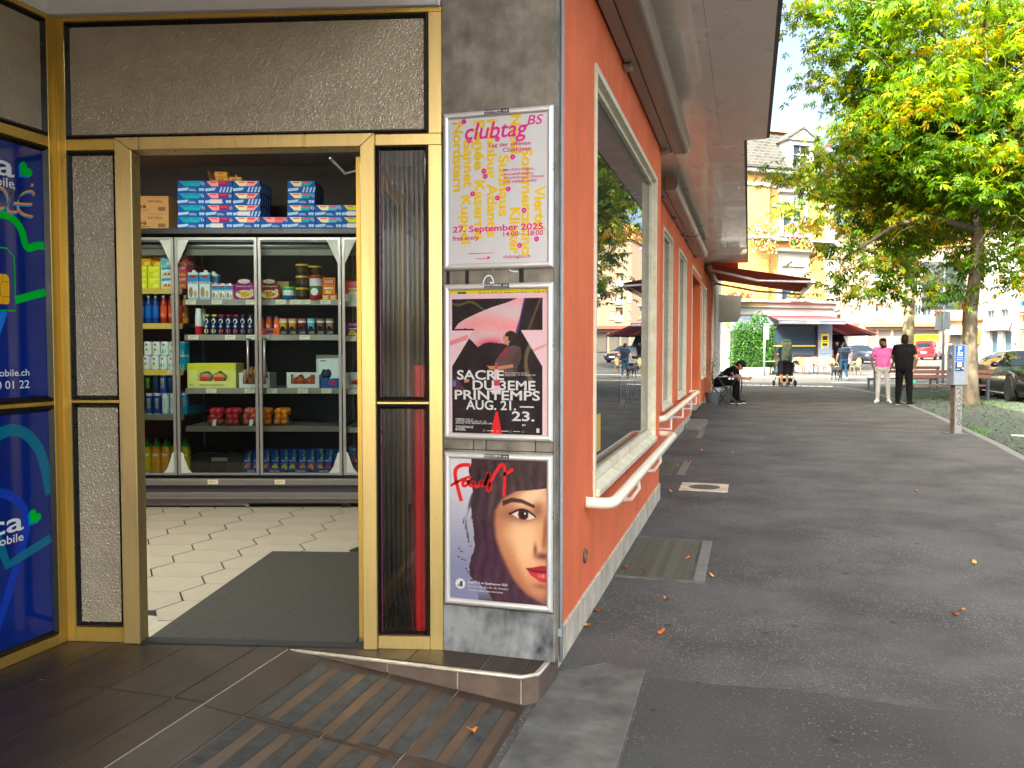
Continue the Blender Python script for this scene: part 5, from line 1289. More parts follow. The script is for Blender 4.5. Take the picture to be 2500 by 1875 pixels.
for i, nm in enumerate(('first', 'middle', 'last')):
 o = put(A2_[0], 'milk_carton', -2.39 + i * .0575, z, f'{nm} of three small blue and white milk cartons', 'carton', 'blue and white milk cartons', cap=A2_[1]); text('lettering', 'AYRAN', .02, 'ad_blue', o, (0, -.0012, .072), align='CENTER', width=.046, height=.012, bold=.02)
put(carton(.09, .14, .1, KB).mesh('carton_back', 'print_matte'), 'brown_box', -2.33, z, 'brown box behind the small milk cartons', 'box', y=.24)
def meal(c, c2):
 q = MB(); w_, h_ = .178, .172
 P = [(-.5, .18), (-.42, .03), (-.3, 0), (.3, 0), (.42, .03), (.5, .18), (.5, .5), (.44, .7), (.32, .82), (.28, .94), (.12, 1), (-.12, 1), (-.28, .94), (-.32, .82), (-.44, .7), (-.5, .5)]
 q.prism([(x * w_, 0, zz * h_) for x, zz in P], (0, .04, 0), c)
 disc(q, 0, h_ * .87, w_ * .27, h_ * .095, hexc('ece2c8')); disc(q, w_ * .02, h_ * .26, w_ * .42, h_ * .20, hexc('e0d0a8'))
 r = random.Random(3)
 for k in range(22): disc(q, w_ * .08 + r.gauss(0, .12) * w_, h_ * .27 + r.gauss(0, .06) * h_, .012, .011, [c2, hexc('d89a28'), hexc('b86a18'), hexc('e0b848')][k % 4], -.001 - k * .00003, 7)
 disc(q, w_ * .34, h_ * .42, .016, .016, hexc('d8b8a0'), -.0022); disc(q, -w_ * .25, h_ * .35, .012, .01, hexc('5a9a30'), -.0022)
 return q.mesh('ready_meal', 'print_gloss')
o = put(meal(hexc('9a1a78'), hexc('d8a030')), 'ready_meal', -2.155, z, 'purple ready meal sleeve with curry picture', 'ready meal', 'ready meals on the first middle shelf'); text('lettering', 'Océane', .02, 'ink_black', o, (0, -.0014, .142), align='CENTER', width=.06, height=.016); text('lettering', 'Poulet coco curry', .02, 'ink_white', o, (0, -.0014, .105), align='CENTER', width=.13, height=.015)
o = put(meal(hexc('7a1c14'), hexc('c8501c')), 'ready_meal', -1.955, z, 'dark red ready meal sleeve with pasta picture', 'ready meal', 'ready meals on the first middle shelf'); text('lettering', 'Océane', .02, 'ink_black', o, (0, -.0014, .142), align='CENTER', width=.06, height=.016); text('lettering', 'à la bolognaise', .02, 'ink_white', o, (0, -.0014, .105), align='CENTER', width=.14, height=.014)
put(carton(.10, .16, .1, KB).mesh('brown_box', 'print_matte'), 'brown_box', -1.845, z, 'brown box behind the green and white tub', 'box', y=.26); put(carton(.09, .05, .03, KB).mesh('brown_box', 'print_matte'), 'brown_box', -2.26, z, 'low brown box corner beside the purple ready meal', 'box', y=.14)
def tub(r, h_, c, cl, lid): return MB().lathe([(r * .92, 0), (r, h_ * .05), (r, h_ * .3), (r, h_ * .31), (r, h_ * .72), (r, h_ * .73), (r, h_ * .82), (r * 1.06, h_ * .83), (r * 1.06, h_ * .97), (r, h_)], 16, cols=[c, c, c, cl, cl, c, c, lid, lid]).mesh('tub', 'print_gloss', smooth=50)
put(tub(.05, .105, hexc('1c5a8c'), hexc('d8e0d8'), hexc('5ac030')), 'dairy_tub', -1.795, z, 'blue and white tub with bright green lid', 'tub')
tg = tub(.05, .0955, hexc('2c2414'), hexc('4a3c1c'), hexc('d0a028'))
for k, nm in enumerate(('lowest', 'middle', 'top')): put(tg, 'dairy_tub', -1.688, z + k * .0965, f'{nm} dark tub with gold lid in the front stack', 'tub', 'dark tubs with gold lids')
for x, y, k in ((-1.642, .27, 0), (-1.642, .27, 1), (-1.642, .27, 2), (-1.585, .27, 2), (-1.585, .27, 1)): put(tg, 'dairy_tub', x, z + k * .0965, 'dark tub with gold lid in the stack behind the red and white tin', 'tub', 'rear dark tubs with gold lids', y=y)
rt_ = MB().lathe([(.05, 0), (.053, .004), (.053, .04), (.053, .0401), (.053, .11), (.053, .1101), (.053, .17), (.055, .171), (.055, .195), (.05, .197)], 16, cols=[hexc('b02030'), hexc('b02030'), hexc('e0dcd4'), hexc('5a7a4a'), hexc('e0dcd4'), hexc('e0d8d8'), hexc('c02038'), hexc('c02038'), hexc('d8d8d8')])
disc(rt_, 0, .062, .03, .03, hexc('e8e8e4'), -.0535); rt_ = rt_.mesh('tall_tin', 'print_gloss', smooth=50)
put(rt_, 'tall_tin', -1.577, z, 'tall red and white tin in front', 'tin', 'red and white tins');
for k in (1, 2): put(rt_, 'tall_tin', -1.545, z, 'tall red and white tin in the file behind the front one', 'tin', 'red and white tins', y=.14 + k * .115)
def gz_(c, c2, nm, wd, ht):
 q = carton(wd, ht, .05, c, draw=lambda q, w_, h_, d: (fq(q, -w_ * .42, w_ * .42, h_ * .72, h_ * .93, c2), fp(q, [(-w_ * .45, h_ * .05), (w_ * .45, h_ * .05), (w_ * .1, h_ * .4), (-w_ * .2, h_ * .45)], hexc('f0d060'), -.001), fq(q, -w_ * .35, w_ * .35, h_ * .48, h_ * .56, hexc('f0e8d8'), -.001))).mesh(nm, 'print_gloss')
 return q
o = put(gz_(hexc('e8781c'), hexc('d03a20'), 'cheese_pack', .105, .18), 'cheese_pack', -1.475, z, 'tall orange cheese pack at the far end of the shelf', 'cheese pack'); text('lettering', 'GAZI', .02, 'ink_white', o, (0, -.0014, .137), align='CENTER', width=.07, height=.022, bold=.02)
for i in (0, 1):
 o = put(gz_(hexc('e07818'), hexc('c84818'), 'cheese_pack', .056, .05), 'cheese_pack', -1.50 + i * .06, z, ('first' if i == 0 else 'second') + ' small orange cheese pack in front of the tall one', 'cheese pack', y=.115); text('lettering', 'GAZI', .02, 'ink_white', o, (0, -.0014, .022), align='CENTER', width=.04, height=.013)
o = put(gz_(hexc('c81c28'), hexc('e03a40'), 'cheese_pack', .13, .14), 'cheese_pack', -1.27, ZR[0] + .03, 'red cheese pack marked EDAMER beyond the door post', 'cheese pack', rz=.05); text('lettering', 'EDAMER', .02, 'poster_yellow', o, (0, -.0014, .012), align='CENTER', width=.1, height=.02, bold=.02)
put(carton(.2, .06, .12, hexc('dcd8d0')).mesh('white_tray', 'print'), 'white_tray', -1.26, ZR[0], 'white tray under the red cheese pack', 'tray', y=.115)

# middle bay, second shelf
z = ZM[1]
q = MB().lathe([(.026, 0), (.0285, .01), (.0285, .07), (.0285, .0701), (.0285, .15), (.024, .17), (.024, .178), (.022, .215)], 14, cols=[hexc('c81c30'), hexc('c81c30'), hexc('d83a50'), hexc('e8e0e0'), hexc('e8e4e4'), hexc('e8e4e4'), hexc('ececec')]).mesh('yoghurt_bottle', 'print_gloss', smooth=50)
put(q, 'yoghurt_bottle', -2.525, z, 'red and white yoghurt bottle in front at the shelf end', 'bottle', 'red and white yoghurt bottles'); put(q, 'yoghurt_bottle', -2.49, z, 'red and white yoghurt bottle behind the front one', 'bottle', 'red and white yoghurt bottles', y=.22)
NV = hexc('141c44')
def shake(capc, cc):
 def d(q, r, h_): blob(hexc('d8dce8'), .66, .62, 9)(q, r, h_); blob(cc, .18, .6)(q, r, h_); blob(hexc('b0b8d0'), .42, .4)(q, r, h_)
 return bottle('shake_bottle', .0275, .165, NV, NV, capc, lab=(.1, .7), capr=.72, neck=.62, deco=d)
sY, sR, sB = shake(hexc('e0d020'), hexc('e8d870')), shake(hexc('c81c30'), hexc('e05a50')), shake(hexc('5a3a2c'), hexc('a07a68'))
for i, (bb, lb) in enumerate(((sY, 'yellow cap, nearer the shelf end'), (sY, 'yellow cap, beside the red-capped ones'), (sR, 'red cap, first of three'), (sR, 'red cap, middle of three'), (sR, 'red cap, last of three'), (sB, 'brown cap'), (sB, 'brown cap, behind the door edge'))):
 put(bb[0], 'shake_bottle', -2.457 + i * .0585, z, f'dark blue shake bottle with {lb}', 'bottle', 'shake bottles on the second middle shelf', cap=bb[1])
 put(bb[0], 'shake_bottle', -2.457 + i * .0585, z, 'dark blue shake bottle in the rear row', 'bottle', 'rear shake bottles', y=.205, cap=bb[1])
oB = bottle('malt_bottle', .0265, .15, hexc('d8541c'), hexc('e0601c'), hexc('1c3c9a'), lab=(.2, .7), capr=.85, neck=.7, deco=blob(hexc('e8e8f0'), .45, .55))
for i, nm in enumerate(('first', 'middle', 'last')): put(oB[0], 'malt_bottle', -2.022 + i * .063, z + .004, f'{nm} of three orange bottles with blue caps', 'bottle', 'orange bottles in the orange tray', y=.14, cap=oB[1])
put(carton(.20, .052, .17, hexc('e05a1c'), draw=lambda q, w_, h_, d: fp(q, [(-.03, .012), (.03, .012), (.04, .03), (0, .04), (-.04, .03)], hexc('1c3c9a'))).mesh('orange_tray', 'print'), 'orange_tray', -1.958, z - .0, 'orange cardboard tray around the blue-capped bottles', 'tray', y=.115)
for i, (c, lid, nm) in enumerate(((hexc('c89a3a'), hexc('d8a878'), 'gold'), (hexc('d08a20'), hexc('d09a50'), 'amber'), (hexc('7a1c30'), hexc('b05a68'), 'maroon'), (hexc('58b0cc'), hexc('6ab8d0'), 'light blue'), (hexc('7a4a38'), hexc('8a5a4c'), 'brown'), (hexc('96726a'), hexc('8a6a60'), 'dusty pink'))):
 x = -1.842 + i * .075
 q = MB().lathe([(.025, .0), (.032, .085), (.032, .0851), (.033, .10), (.035, .101), (.035, .118), (.03, .12)], 14, cols=[c, c, hexc('e8e4dc'), hexc('e8e4dc'), lid, lid]); blob(hexc('181414'), .32, .55)(q, .031, .12)
 put(q.mesh('coffee_cup', 'print_gloss', smooth=50), 'coffee_cup', x, z + .012, f'{nm} chilled coffee cup in a black tray', 'cup', 'chilled coffee cups', y=.135)
 o = put(carton(.068, .046, .10, hexc('1c1c1e')).mesh('black_tray', 'print'), 'black_tray', x, z, f'small black tray under the {nm} coffee cup', 'tray', 'black coffee cup trays', y=.10); text('lettering', 'CAFFÈ\nLATTE', .01, 'cream_frame', o, (0, -.0012, .018), align='CENTER', width=.045, height=.022)
o = put(gz_(hexc('6a1c8a'), hexc('c02040'), 'cheese_pack', .095, .115), 'cheese_pack', -1.283, ZR[1], 'purple cheese pack beyond the door post', 'cheese pack'); text('lettering', 'GAZI', .02, 'ink_white', o, (0, -.0014, .086), align='CENTER', width=.06, height=.016)

# middle bay, third shelf
z = ZM[2]
def window_tray(w_, h_, d, c, wx0, wx1, wz0, wz1, nm, drop=.0):
 t_ = MB(); th = .003
 t_.box(-w_ / 2, wx0, 0, th, 0, h_, c); t_.box(wx1, w_ / 2, 0, th, 0, h_, c); t_.box(wx0, wx1, 0, th, 0, wz0, c)
 if wz1 < h_: t_.box(wx0, wx1, 0, th, wz1, h_, c)
 t_.box(-w_ / 2, -w_ / 2 + th, th, d, 0, h_ - drop, c); t_.box(w_ / 2 - th, w_ / 2, th, d, 0, h_ - drop, c); t_.box(-w_ / 2, w_ / 2, d, d + th, 0, h_ - drop, c); t_.box(-w_ / 2 + th, w_ / 2 - th, th, d, 0, th, c)
 return t_.mesh(nm, 'print')
o = put(window_tray(.40, .202, .2, hexc('e0d878'), -.115, .142, .056, .145, 'sandwich_tray'), 'sandwich_tray', -2.427, z, 'yellow display tray marked POULET SANDWICH', 'tray')
text('lettering', 'POULET SANDWICH', .02, 'ink_black', o, (-.10, -.001, .014), width=.20, height=.018)
text('lettering', 'GOOD', .02, 'ink_black', o, (-.183, -.001, .02), width=.036, height=.014); MB().box(-.2, .2, -.0008, -.0002, .15, .2).build('yellow_band', mat('band_yellow', hexc('d8cc28'), rough=.5), o)
def lumpy(c, r, sc, seed, n=10, m=7):
 q = MB().ball((0, 0, 0), 1.0, n, m); rr = random.Random(seed)
 q.v = [(x * sc[0] * (1 + .16 * sin(5 * y + seed + 3 * z_)), y * sc[1] * (1 + .12 * sin(4 * z_ + seed)), sc[2] + z_ * sc[2] * (1 + .14 * sin(6 * x + seed))) for x, y, z_ in q.v]
 q.c = [tuple(k * (.8 + .4 * rr.random()) for k in c) for _ in q.f]
 return q.mesh('bread', 'print_gloss', True)
for i, (x, c) in enumerate(((-2.47, hexc('b08a68')), (-2.36, hexc('c08a50')))):
 o = put(lumpy(c, 1, (.055, .05, .05), i), 'wrapped_sandwich', x, z + .035, ['wrapped sandwich at the edge of the yellow tray', 'wrapped sandwich in the middle of the yellow tray'][i], 'sandwich', 'wrapped sandwiches in the yellow tray', y=.19); MB().box(-.03, .03, -.053, -.05, .03, .055).build('label_sticker', 'ink_red', o)
put(window_tray(.25, .125, .2, hexc('d4d0c8'), -.095, .095, .03, .125, 'pastry_tray'), 'pastry_tray', -2.083, z, 'white tray holding wrapped baguettes', 'tray')
for i in range(4): put(lumpy(hexc('8a5a38') if i % 2 else hexc('b0845c'), 1, (.028, .05, .075 + .012 * i), i + 5), 'wrapped_baguette', -2.16 + i * .05, z + .004, ['wrapped baguette nearest the yellow tray', 'tall wrapped baguette beside the door handles', 'wrapped baguette between the door handles', 'dark wrapped baguette at the end of its tray'][i], 'baguette', 'wrapped baguettes', y=.2, rz=.4 * i)
put(window_tray(.268, .128, .2, hexc('dcdad4'), -.10, .10, .032, .115, 'snack_tray', .02), 'snack_tray', -1.69, z, 'white tray of red-brown snack packets', 'tray')
for i in range(6): put(lumpy(hexc('a04a24'), 1, (.026, .035, .035 + .008 * (i % 3)), i + 11), 'snack_packet', -1.77 + i * .032, z + .004, 'red-brown snack packet in the white tray', 'packet', 'snack packets in the white tray', y=.17 + .03 * (i % 2), rz=i)
pn = MB().box(-.11, .11, 0, .006, 0, .27, hexc('c8ccc8')); fq(pn, -.09, .09, .02, .245, hexc('e2e4e2')); fq(pn, -.08, -.03, .215, .225, hexc('6a6a6a'), -.001)
put(pn.mesh('white_panel', 'print'), 'white_card', -1.475, z + .001, 'upright white printed card at the back of the shelf', 'card', y=.30)
o = put(carton(.135, .075, .1, hexc('1c5aa8'), draw=lambda q, w_, h_, d: fq(q, -.01, .05, .025, .055, hexc('c02038'))).mesh('blue_box', 'print'), 'blue_box', -1.475, z, 'blue box with red label beside the snack tray', 'box'); put(lumpy(hexc('2a3a5a'), 1, (.045, .04, .04), 30), 'wrapped_bundle', -1.50, z + .076, 'dark blue wrapped bundle on the blue box', 'package')
put(window_tray(.2, .13, .18, hexc('d8d4cc'), -.08, .08, .03, .11, 'white_tray'), 'white_tray', -1.25, ZR[2], 'white tray with red packet beyond the door post', 'tray'); put(lumpy(hexc('c83a2a'), 1, (.05, .05, .02), 33), 'red_packet', -1.25, ZR[2] + .03, 'red packet in the tray beyond the door post', 'packet', y=.2)
# fourth shelf: fruit punnets
z = ZM[3]
thin_glass('punnet_film', (.96, .9, .9), .08)
mat('fruit', attr=True, rough=.4, var=.15, vs=12)
rr = random.Random(5)
for i, (x, c, nm) in enumerate(((-2.408, hexc('b8242c'), 'red nectarines, nearest the shelf end'), (-2.272, hexc('b02430'), 'dark red nectarines'), (-2.132, hexc('c25a40'), 'peaches'), (-2.008, hexc('d87a1c'), 'oranges beside the peaches'), (-1.872, hexc('e08418'), 'oranges at the end of the row'))):
 t_ = empty('fruit_punnet', FW(fxx(x, .13), .13, z), YF, label='plastic punnet of ' + nm, cat='fruit punnet', group='fruit punnets on the fourth shelf')
 MB().prism([(-.06, .0, 0), (.06, .0, 0), (.068, -.008, .09), (-.068, -.008, .09)], (0, .15, 0)).build('film', 'punnet_film', t_)
 fm = MB().ball((0, 0, 0), .031, 10, 7, c).mesh('fruit', 'fruit', True)
 for k in range(15):
  a = [(-.032, .03), (.03, .028), (0.0, .07), (-.034, .1), (.034, .1)][k % 5]; lv = k // 5
  link('fruit', fm, t_, (a[0] * (1 - .12 * lv) + rr.uniform(-.006, .006), a[1] + rr.uniform(-.006, .006), .031 + lv * .042))
 if i in (0, 2): MB().prism([(-.02 + .01 * i, -.03, -.045), (.012 + .01 * i, -.03, -.045), (.02 + .01 * i, -.012, .05), (-.006 + .01 * i, -.012, .05)], (0, .001, 0)).build('paper_tag', 'white_paint', t_)
# bottom: black crate and drink pouches
bc = empty('black_crate', FW(fxx(-2.395, .10), .10, Z0), YF, label='black folding plastic crate at the bottom of the fridge', cat='crate')
q = MB(); w_, d_, h_ = .43, .5, .205
q.box(-.215, .215, 0, .012, 0, .15); q.box(-.215, .215, d_, d_ + .012, 0, .215); q.box(-.215, -.203, .012, d_, 0, .18); q.box(.203, .215, .012, d_, 0, .18); q.box(-.203, .203, .012, d_, 0, .012)
q.build('side_walls', 'black_plastic', bc, bevel=.004)
for x in (-.17, -.06, .06, .17): MB().box(x - .008, x + .008, -.006, 0, .005, .145).build('rib', 'black_plastic', bc)
MB().box(-.225, .225, -.008, .0, .142, .156).build('rim', 'black_plastic', bc, bevel=.003)
MB().box(-.04, .09, -.007, -.0065, .095, .125).build('label_sticker', 'steel_grey', bc)
for k in range(5): MB().box(-.19 + k * .08, -.13 + k * .08, .06 + .05 * (k % 2), .12 + .05 * (k % 2), .012, .15).build('dark_pack', 'fridge_dark', bc)
def pouch(c1, c2):
 q = MB(); w_, h_ = .062, .128
 P = [(-.5, 0), (.5, 0), (.5, .1), (.44, .5), (.5, .9), (.5, 1), (-.5, 1), (-.5, .9), (-.44, .5), (-.5, .1)]
 fr_ = [(x * w_, -(.02 * (1 - zz) + .001), zz * h_) for x, zz in P]; bk = [(x * w_, .02 * (1 - zz) + .001, zz * h_) for x, zz in P]; n = len(P)
 q.add(fr_ + bk, [tuple(range(n)), tuple(range(2 * n - 1, n - 1, -1))] + [(i, n + i, n + (i + 1) % n, (i + 1) % n) for i in range(n)], hexc('16409c'))
 fy = lambda zz: -(.02 * (1 - zz) + .0022)
 for x, zz, r, c in ((-.1, .25, .3, c1), (.15, .2, .26, c2), (-.2, .13, .22, c2), (.05, .38, .2, c1), (.2, .82, .22, hexc('7ab828')), (0, .62, .36, hexc('1c58b8'))):
  q.poly([(w_ * (x + r * cos(a)), fy(zz + r * .5 * sin(a)), h_ * (zz + r * .5 * sin(a))) for a in np.linspace(0, 2 * pi, 9)[:-1]], c)
 return q.mesh('drink_pouch', 'print_gloss')
pm = [pouch(hexc('e8a020'), hexc('c83a6a')), pouch(hexc('d8d028'), hexc('e8c820')), pouch(hexc('e88a18'), hexc('f0a838')), pouch(hexc('c82a3a'), hexc('d85a6a'))]
seq = [0, 0, 0, 1, 1, 1, 2, 2, 2, 3, 3]
nmz = ['purple fruit', 'yellow fruit', 'orange fruit', 'red fruit']
for i, k in enumerate(seq):
 x = -2.138 + i * .073
 for r_ in range(4):
  o = put(pm[k], 'drink_pouch', x + rnd.uniform(-.006, .006), Z0 + .012 + .008 * r_, f'blue drink pouch with {nmz[k]} print, ' + ('front row' if r_ == 0 else 'rear rows'), 'drink pouch', f'{nmz[k]} pouches, ' + ('front' if r_ == 0 else 'rear'), y=.125 + r_ * .085, rz=rnd.uniform(-.12, .12))
  if r_ == 0: text('lettering', 'Capri-Sun', .014, 'ink_white', o, (0, -.0125, .082), (radians(98), 0, 0), align='CENTER', width=.055, height=.014, bold=.02)
for i, (x, w_) in enumerate(((-2.12, .14), (-1.93, .18), (-1.72, .17), (-1.53, .17))):
 o = put(carton(w_, .036, .3, hexc('143a8c')).mesh('pouch_tray', 'print'), 'pouch_tray', x, Z0, ['narrow blue tray of pouches beside the black crate', 'blue pouch tray under the yellow fruit pouches', 'blue pouch tray under the orange fruit pouches', 'blue pouch tray under the red fruit pouches'][i], 'tray', 'blue pouch trays', y=.095); text('lettering', 'Capri-Sun', .02, 'ink_white', o, (0, -.001, .009), align='CENTER', width=w_ * .45, height=.018, bold=.02)
for k in range(3): put(pm[3], 'drink_pouch', -1.29 + k * .07, Z0 + .08, 'blue drink pouch beyond the door post', 'drink pouch', 'pouches beyond the door post', y=.16)
# red banner strip that shows through the fluted pane
o = MB().box(-.020, .020, 0, .006, 0, 1.16).build('red_banner', 'red_banner', None, loc=(-1.352, 3.235, RZ + .05), rot=(0, 0, FU)); tag(o, 'narrow red hanging banner behind the fluted glass pane', 'banner')
# ------------------------------------------------------------------ the orange building along the pavement
XW, X2 = -.797, -1.10
sb = empty('orange_building', (XW, 5.5, 0), label='orange rendered building with wide white roof overhang along the pavement', cat='building')
def ob_(nm, x0, x1, y0, y1, z0, z1, m, par=sb, bev=0):
 return MB().box(x0 - XW, x1 - XW, y0 - 5.5, y1 - 5.5, z0, z1).build(nm, m, par, bevel=bev)
def wall_with_holes(nm, x0, x1, y0, y1, z0, z1, holes, m):
 q = MB(); ys = sorted({y0, y1} | {h[0] for h in holes} | {h[1] for h in holes})
 for a, b_ in zip(ys, ys[1:]):
  h = [hh for hh in holes if hh[0] <= a + 1e-6 and hh[1] >= b_ - 1e-6]
  if not h: q.box(x0 - XW, x1 - XW, a - 5.5, b_ - 5.5, z0, z1)
  else:
   if h[0][2] > z0: q.box(x0 - XW, x1 - XW, a - 5.5, b_ - 5.5, z0, h[0][2])
   q.box(x0 - XW, x1 - XW, a - 5.5, b_ - 5.5, h[0][3], z1)
 return q.build(nm, m, sb)
wall_with_holes('wall', XW - .25, XW, 3.30, 7.7, .155, 3.6, [(4.31, 7.29, .60, 2.905)], 'render_orange')
wall_with_holes('wall', X2 - .25, X2, 7.7, 26.0, .155, 3.6, [(10.95, 12.30, .585, 3.035), (13.42, 15.1, .60, 3.05), (16.66, 19.5, .155, 3.0), (20.2, 22.2, .70, 3.035)], 'render_orange')
ob_('end_wall', X2 + .002, XW - .002, 7.45, 7.699, .155, 3.6, 'render_orange')
ob_('plinth', XW - .25, XW + .012, 3.30, 7.71, -.05, .1545, 'plinth', bev=.004); ob_('plinth', X2 - .25, X2 + .012, 7.712, 16.64, -.05, .1545, 'plinth', bev=.004); ob_('plinth', X2 - .25, X2 + .012, 19.52, 26.0, -.05, .1545, 'plinth', bev=.004)
def window(xw, y0, y1, z0, z1, depth=.03, mull=None, cw=.04):
 w_ = empty('window', (0, y0 - 5.5, z0)); w_.parent = sb; w_.location.x = xw - XW
 W, T = y1 - y0, z1 - z0
 q = MB()                                              # casing, slightly proud of the wall
 q.box(-.02, .012, 0, cw, 0, T).box(-.02, .012, W - cw, W, 0, T).box(-.02, .012, cw, W - cw, T - cw, T)
 q.build('casing', 'cream_frame', w_, bevel=.003)
 r = MB()                                              # reveal and sash
 r.box(-depth, -.0205, cw - .02, cw, .06, T - cw).box(-depth, -.0205, W - cw, W - cw + .02, .06, T - cw).box(-depth, -.0205, cw, W - cw, T - cw, T - cw + .02)
 r.box(-depth - .04, -depth + .005, cw, cw + .028, .06, T - cw).box(-depth - .04, -depth + .005, W - cw - .028, W - cw, .06, T - cw).box(-depth - .04, -depth + .005, cw + .028, W - cw - .028, T - cw - .028, T - cw).box(-depth - .04, -depth + .005, cw + .028, W - cw - .028, .06, .105)
 r.build('sash', 'cream_frame', w_, bevel=.003)
 MB().prism([(-depth - .03, cw, .06), (-.02, cw, .055), (.03, cw, .035), (.03, cw, 0), (-depth - .03, cw, 0)], (0, W - 2 * cw, 0)).build('sill', 'cream_frame', w_, bevel=.003)
 MB().box(-depth - .03, -depth - .022, cw + .028, W - cw - .028, .105, T - cw - .028).build('pane', 'window_glass', w_)
 for x in mull or ():
  MB().box(-depth - .02, -depth + .003, x - .025, x + .025, .1151, T - cw - .0451).build('mullion', 'cream_frame', w_)
 return w_
w1 = window(XW, 4.31, 7.29, .60, 2.905)
text('lettering', 'Lyca', .3, 'window_print', w1, (-.0505, 1.28, .42), (pi / 2, 0, pi / 2), width=.95, height=.26, bold=.0)
MB().box(-.0515, -.0508, .38, .52, .20, .42).build('window_sticker', 'lip_yellow', w1)
window(X2, 10.95, 12.30, .585, 3.035); window(X2, 13.42, 15.1, .60, 3.05); window(X2, 20.2, 22.2, .70, 3.035, mull=(1.0,))
# dark recessed door
dr_ = empty('door', (X2 - XW, 16.66 - 5.5, .13)); dr_.parent = sb
MB().box(-.36, -.30, 0, 2.84, 0, 2.87).build('door_leaf', 'dark_door', dr_); q = MB()
q.box(-.30, .008, -.02, .05, .02, 2.92).box(-.30, .008, 2.79, 2.86, .02, 2.92).box(-.30, .008, .05, 2.79, 2.80, 2.92); q.build('door_casing', 'render_orange', dr_)
q = MB(); q.box(-.02, .014, -.06, -.0201, .02, 2.98).box(-.02, .014, 2.861, 2.92, .02, 2.98).box(-.02, .014, -.0199, 2.8599, 2.921, 2.98); q.build('door_trim', 'cream_frame', dr_)
MB().box(-.2995, -.285, .9, 1.0, .9, 2.0).build('bell_plate', 'steel_grey', dr_); MB().box(-.2995, -.29, 2.1, 2.78, .1, 2.75).build('glass_panel', 'window_glass', dr_)
# roof overhang
def soffit(x0, x1, y0, y1, z, cuts, label=None):
 xs = np.linspace(x0, x1, 4); par = sb
 for a, b_ in zip(xs, xs[1:]):
  for c, d in zip(cuts, cuts[1:]): ob_('soffit_board', a + .0012, b_ - .0012, c + .001, d - .001, z, z + .02, 'soffit')
 ob_('roof_slab', x0, x1, y0, y1, z + .021, z + .14, 'soffit')
 ob_('fascia', x1 + .001, x1 + .03, y0, y1 + .02, z + .012, z + .17, 'fascia_dark');
soffit(X2 - .1, .150, 2.6, 8.9, 3.572, [2.6, 4.4, 7.9, 8.9])
soffit(X2 - .1, -.075, 8.91, 21.4, 3.602, [8.91, 13.2, 17.5, 21.4])
q = MB();
for k in range(8): q.add([(.40 + .03 * k, 2.18 + .05 * k + .02 * sin(k * 2.3), 3.5712), (.43 + .03 * k, 2.23 + .05 * k + .02 * sin(k * 2.3 + 2.3), 3.5712), (.43 + .03 * k, 2.235 + .05 * k + .025 * sin(k * 2.3 + 2.3), 3.5712), (.40 + .03 * k, 2.19 + .05 * k + .026 * sin(k * 2.3), 3.5712)], [(0, 1, 2, 3)])
q.build('paint_crack', 'fascia_dark', sb)
us = ob_('shading_storeys', -14, -.32, -9.5, 24.5, 3.75, 12.5, 'render_orange'); ob_('building_mass', -14, -3.1, -9.5, 2.3, 0, 3.74, 'render_orange')  # unseen upper block, run back past the camera and sized to shade the foreground
ob_('building_mass', -14, -5.6, 3.3, 26, 0, 3.7, 'render_orange'); ob_('party_wall', -5.5, X2 - .26, 8.2, 8.4, 0, 3.6, 'shop_wall'); ob_('end_wall', -5.6, X2 - .26, 25.8, 26.0, 0, 3.6, 'render_orange')
# awning cassettes
def cassette(y0, y1, xw, z, label):
 t_ = empty('awning_cassette', (xw, y0, z), label=label, cat='awning', group='folded awning cassettes under the roof overhang'); L_ = y1 - y0
 P = [(.20 + .055 * cos(a), .06 + .085 * sin(a)) for a in np.linspace(-pi / 2, pi / 2, 9)] + [(.10, .145), (.10, -.025)]
 MB().prism([(x, 0, zz) for x, zz in P], (0, L_, 0)).build('front_housing', 'cassette', t_, smooth=30)
 MB().prism([(.015, 0, -.03), (.088, 0, -.02), (.088, 0, .14), (.015, 0, .15)], (0, L_ - .06, 0)).build('back_box', 'cassette', t_)
 MB().box(.0881, .0995, 0, L_ - .04, -.01, .135).build('gap_strip', 'cassette_dark', t_)
 MB().prism([(x * 1.01, 0, zz) for x, zz in P], (0, .02, 0)).build('end_cap', 'aluminium', t_).location.y = L_ + .0005
 for yy in (.4, L_ * .5, L_ - .25): MB().box(0, .06, yy, yy + .09, -.06, -.0301).build('bracket', 'bracket', t_, bevel=.006)
 q = MB()
 r = random.Random(int(y0 * 10))
 for k in range(int(L_ * 14)):
  yy = k / 14; q.tube([(.17, yy, .14), (.17 + r.uniform(-.05, .07), yy + .02, .14 + .07)], .0012, 3)
 q.build('bird_spikes', 'bracket', t_)
 return t_
cassette(2.7, 7.86, XW, 3.255, 'long grey-brown awning cassette above the big shop window')
cassette(10.1, 14.2, X2, 3.36, 'awning cassette above the second and third windows'); cassette(14.35, 17.5, X2, 3.36, 'far awning cassette beside the dark door')
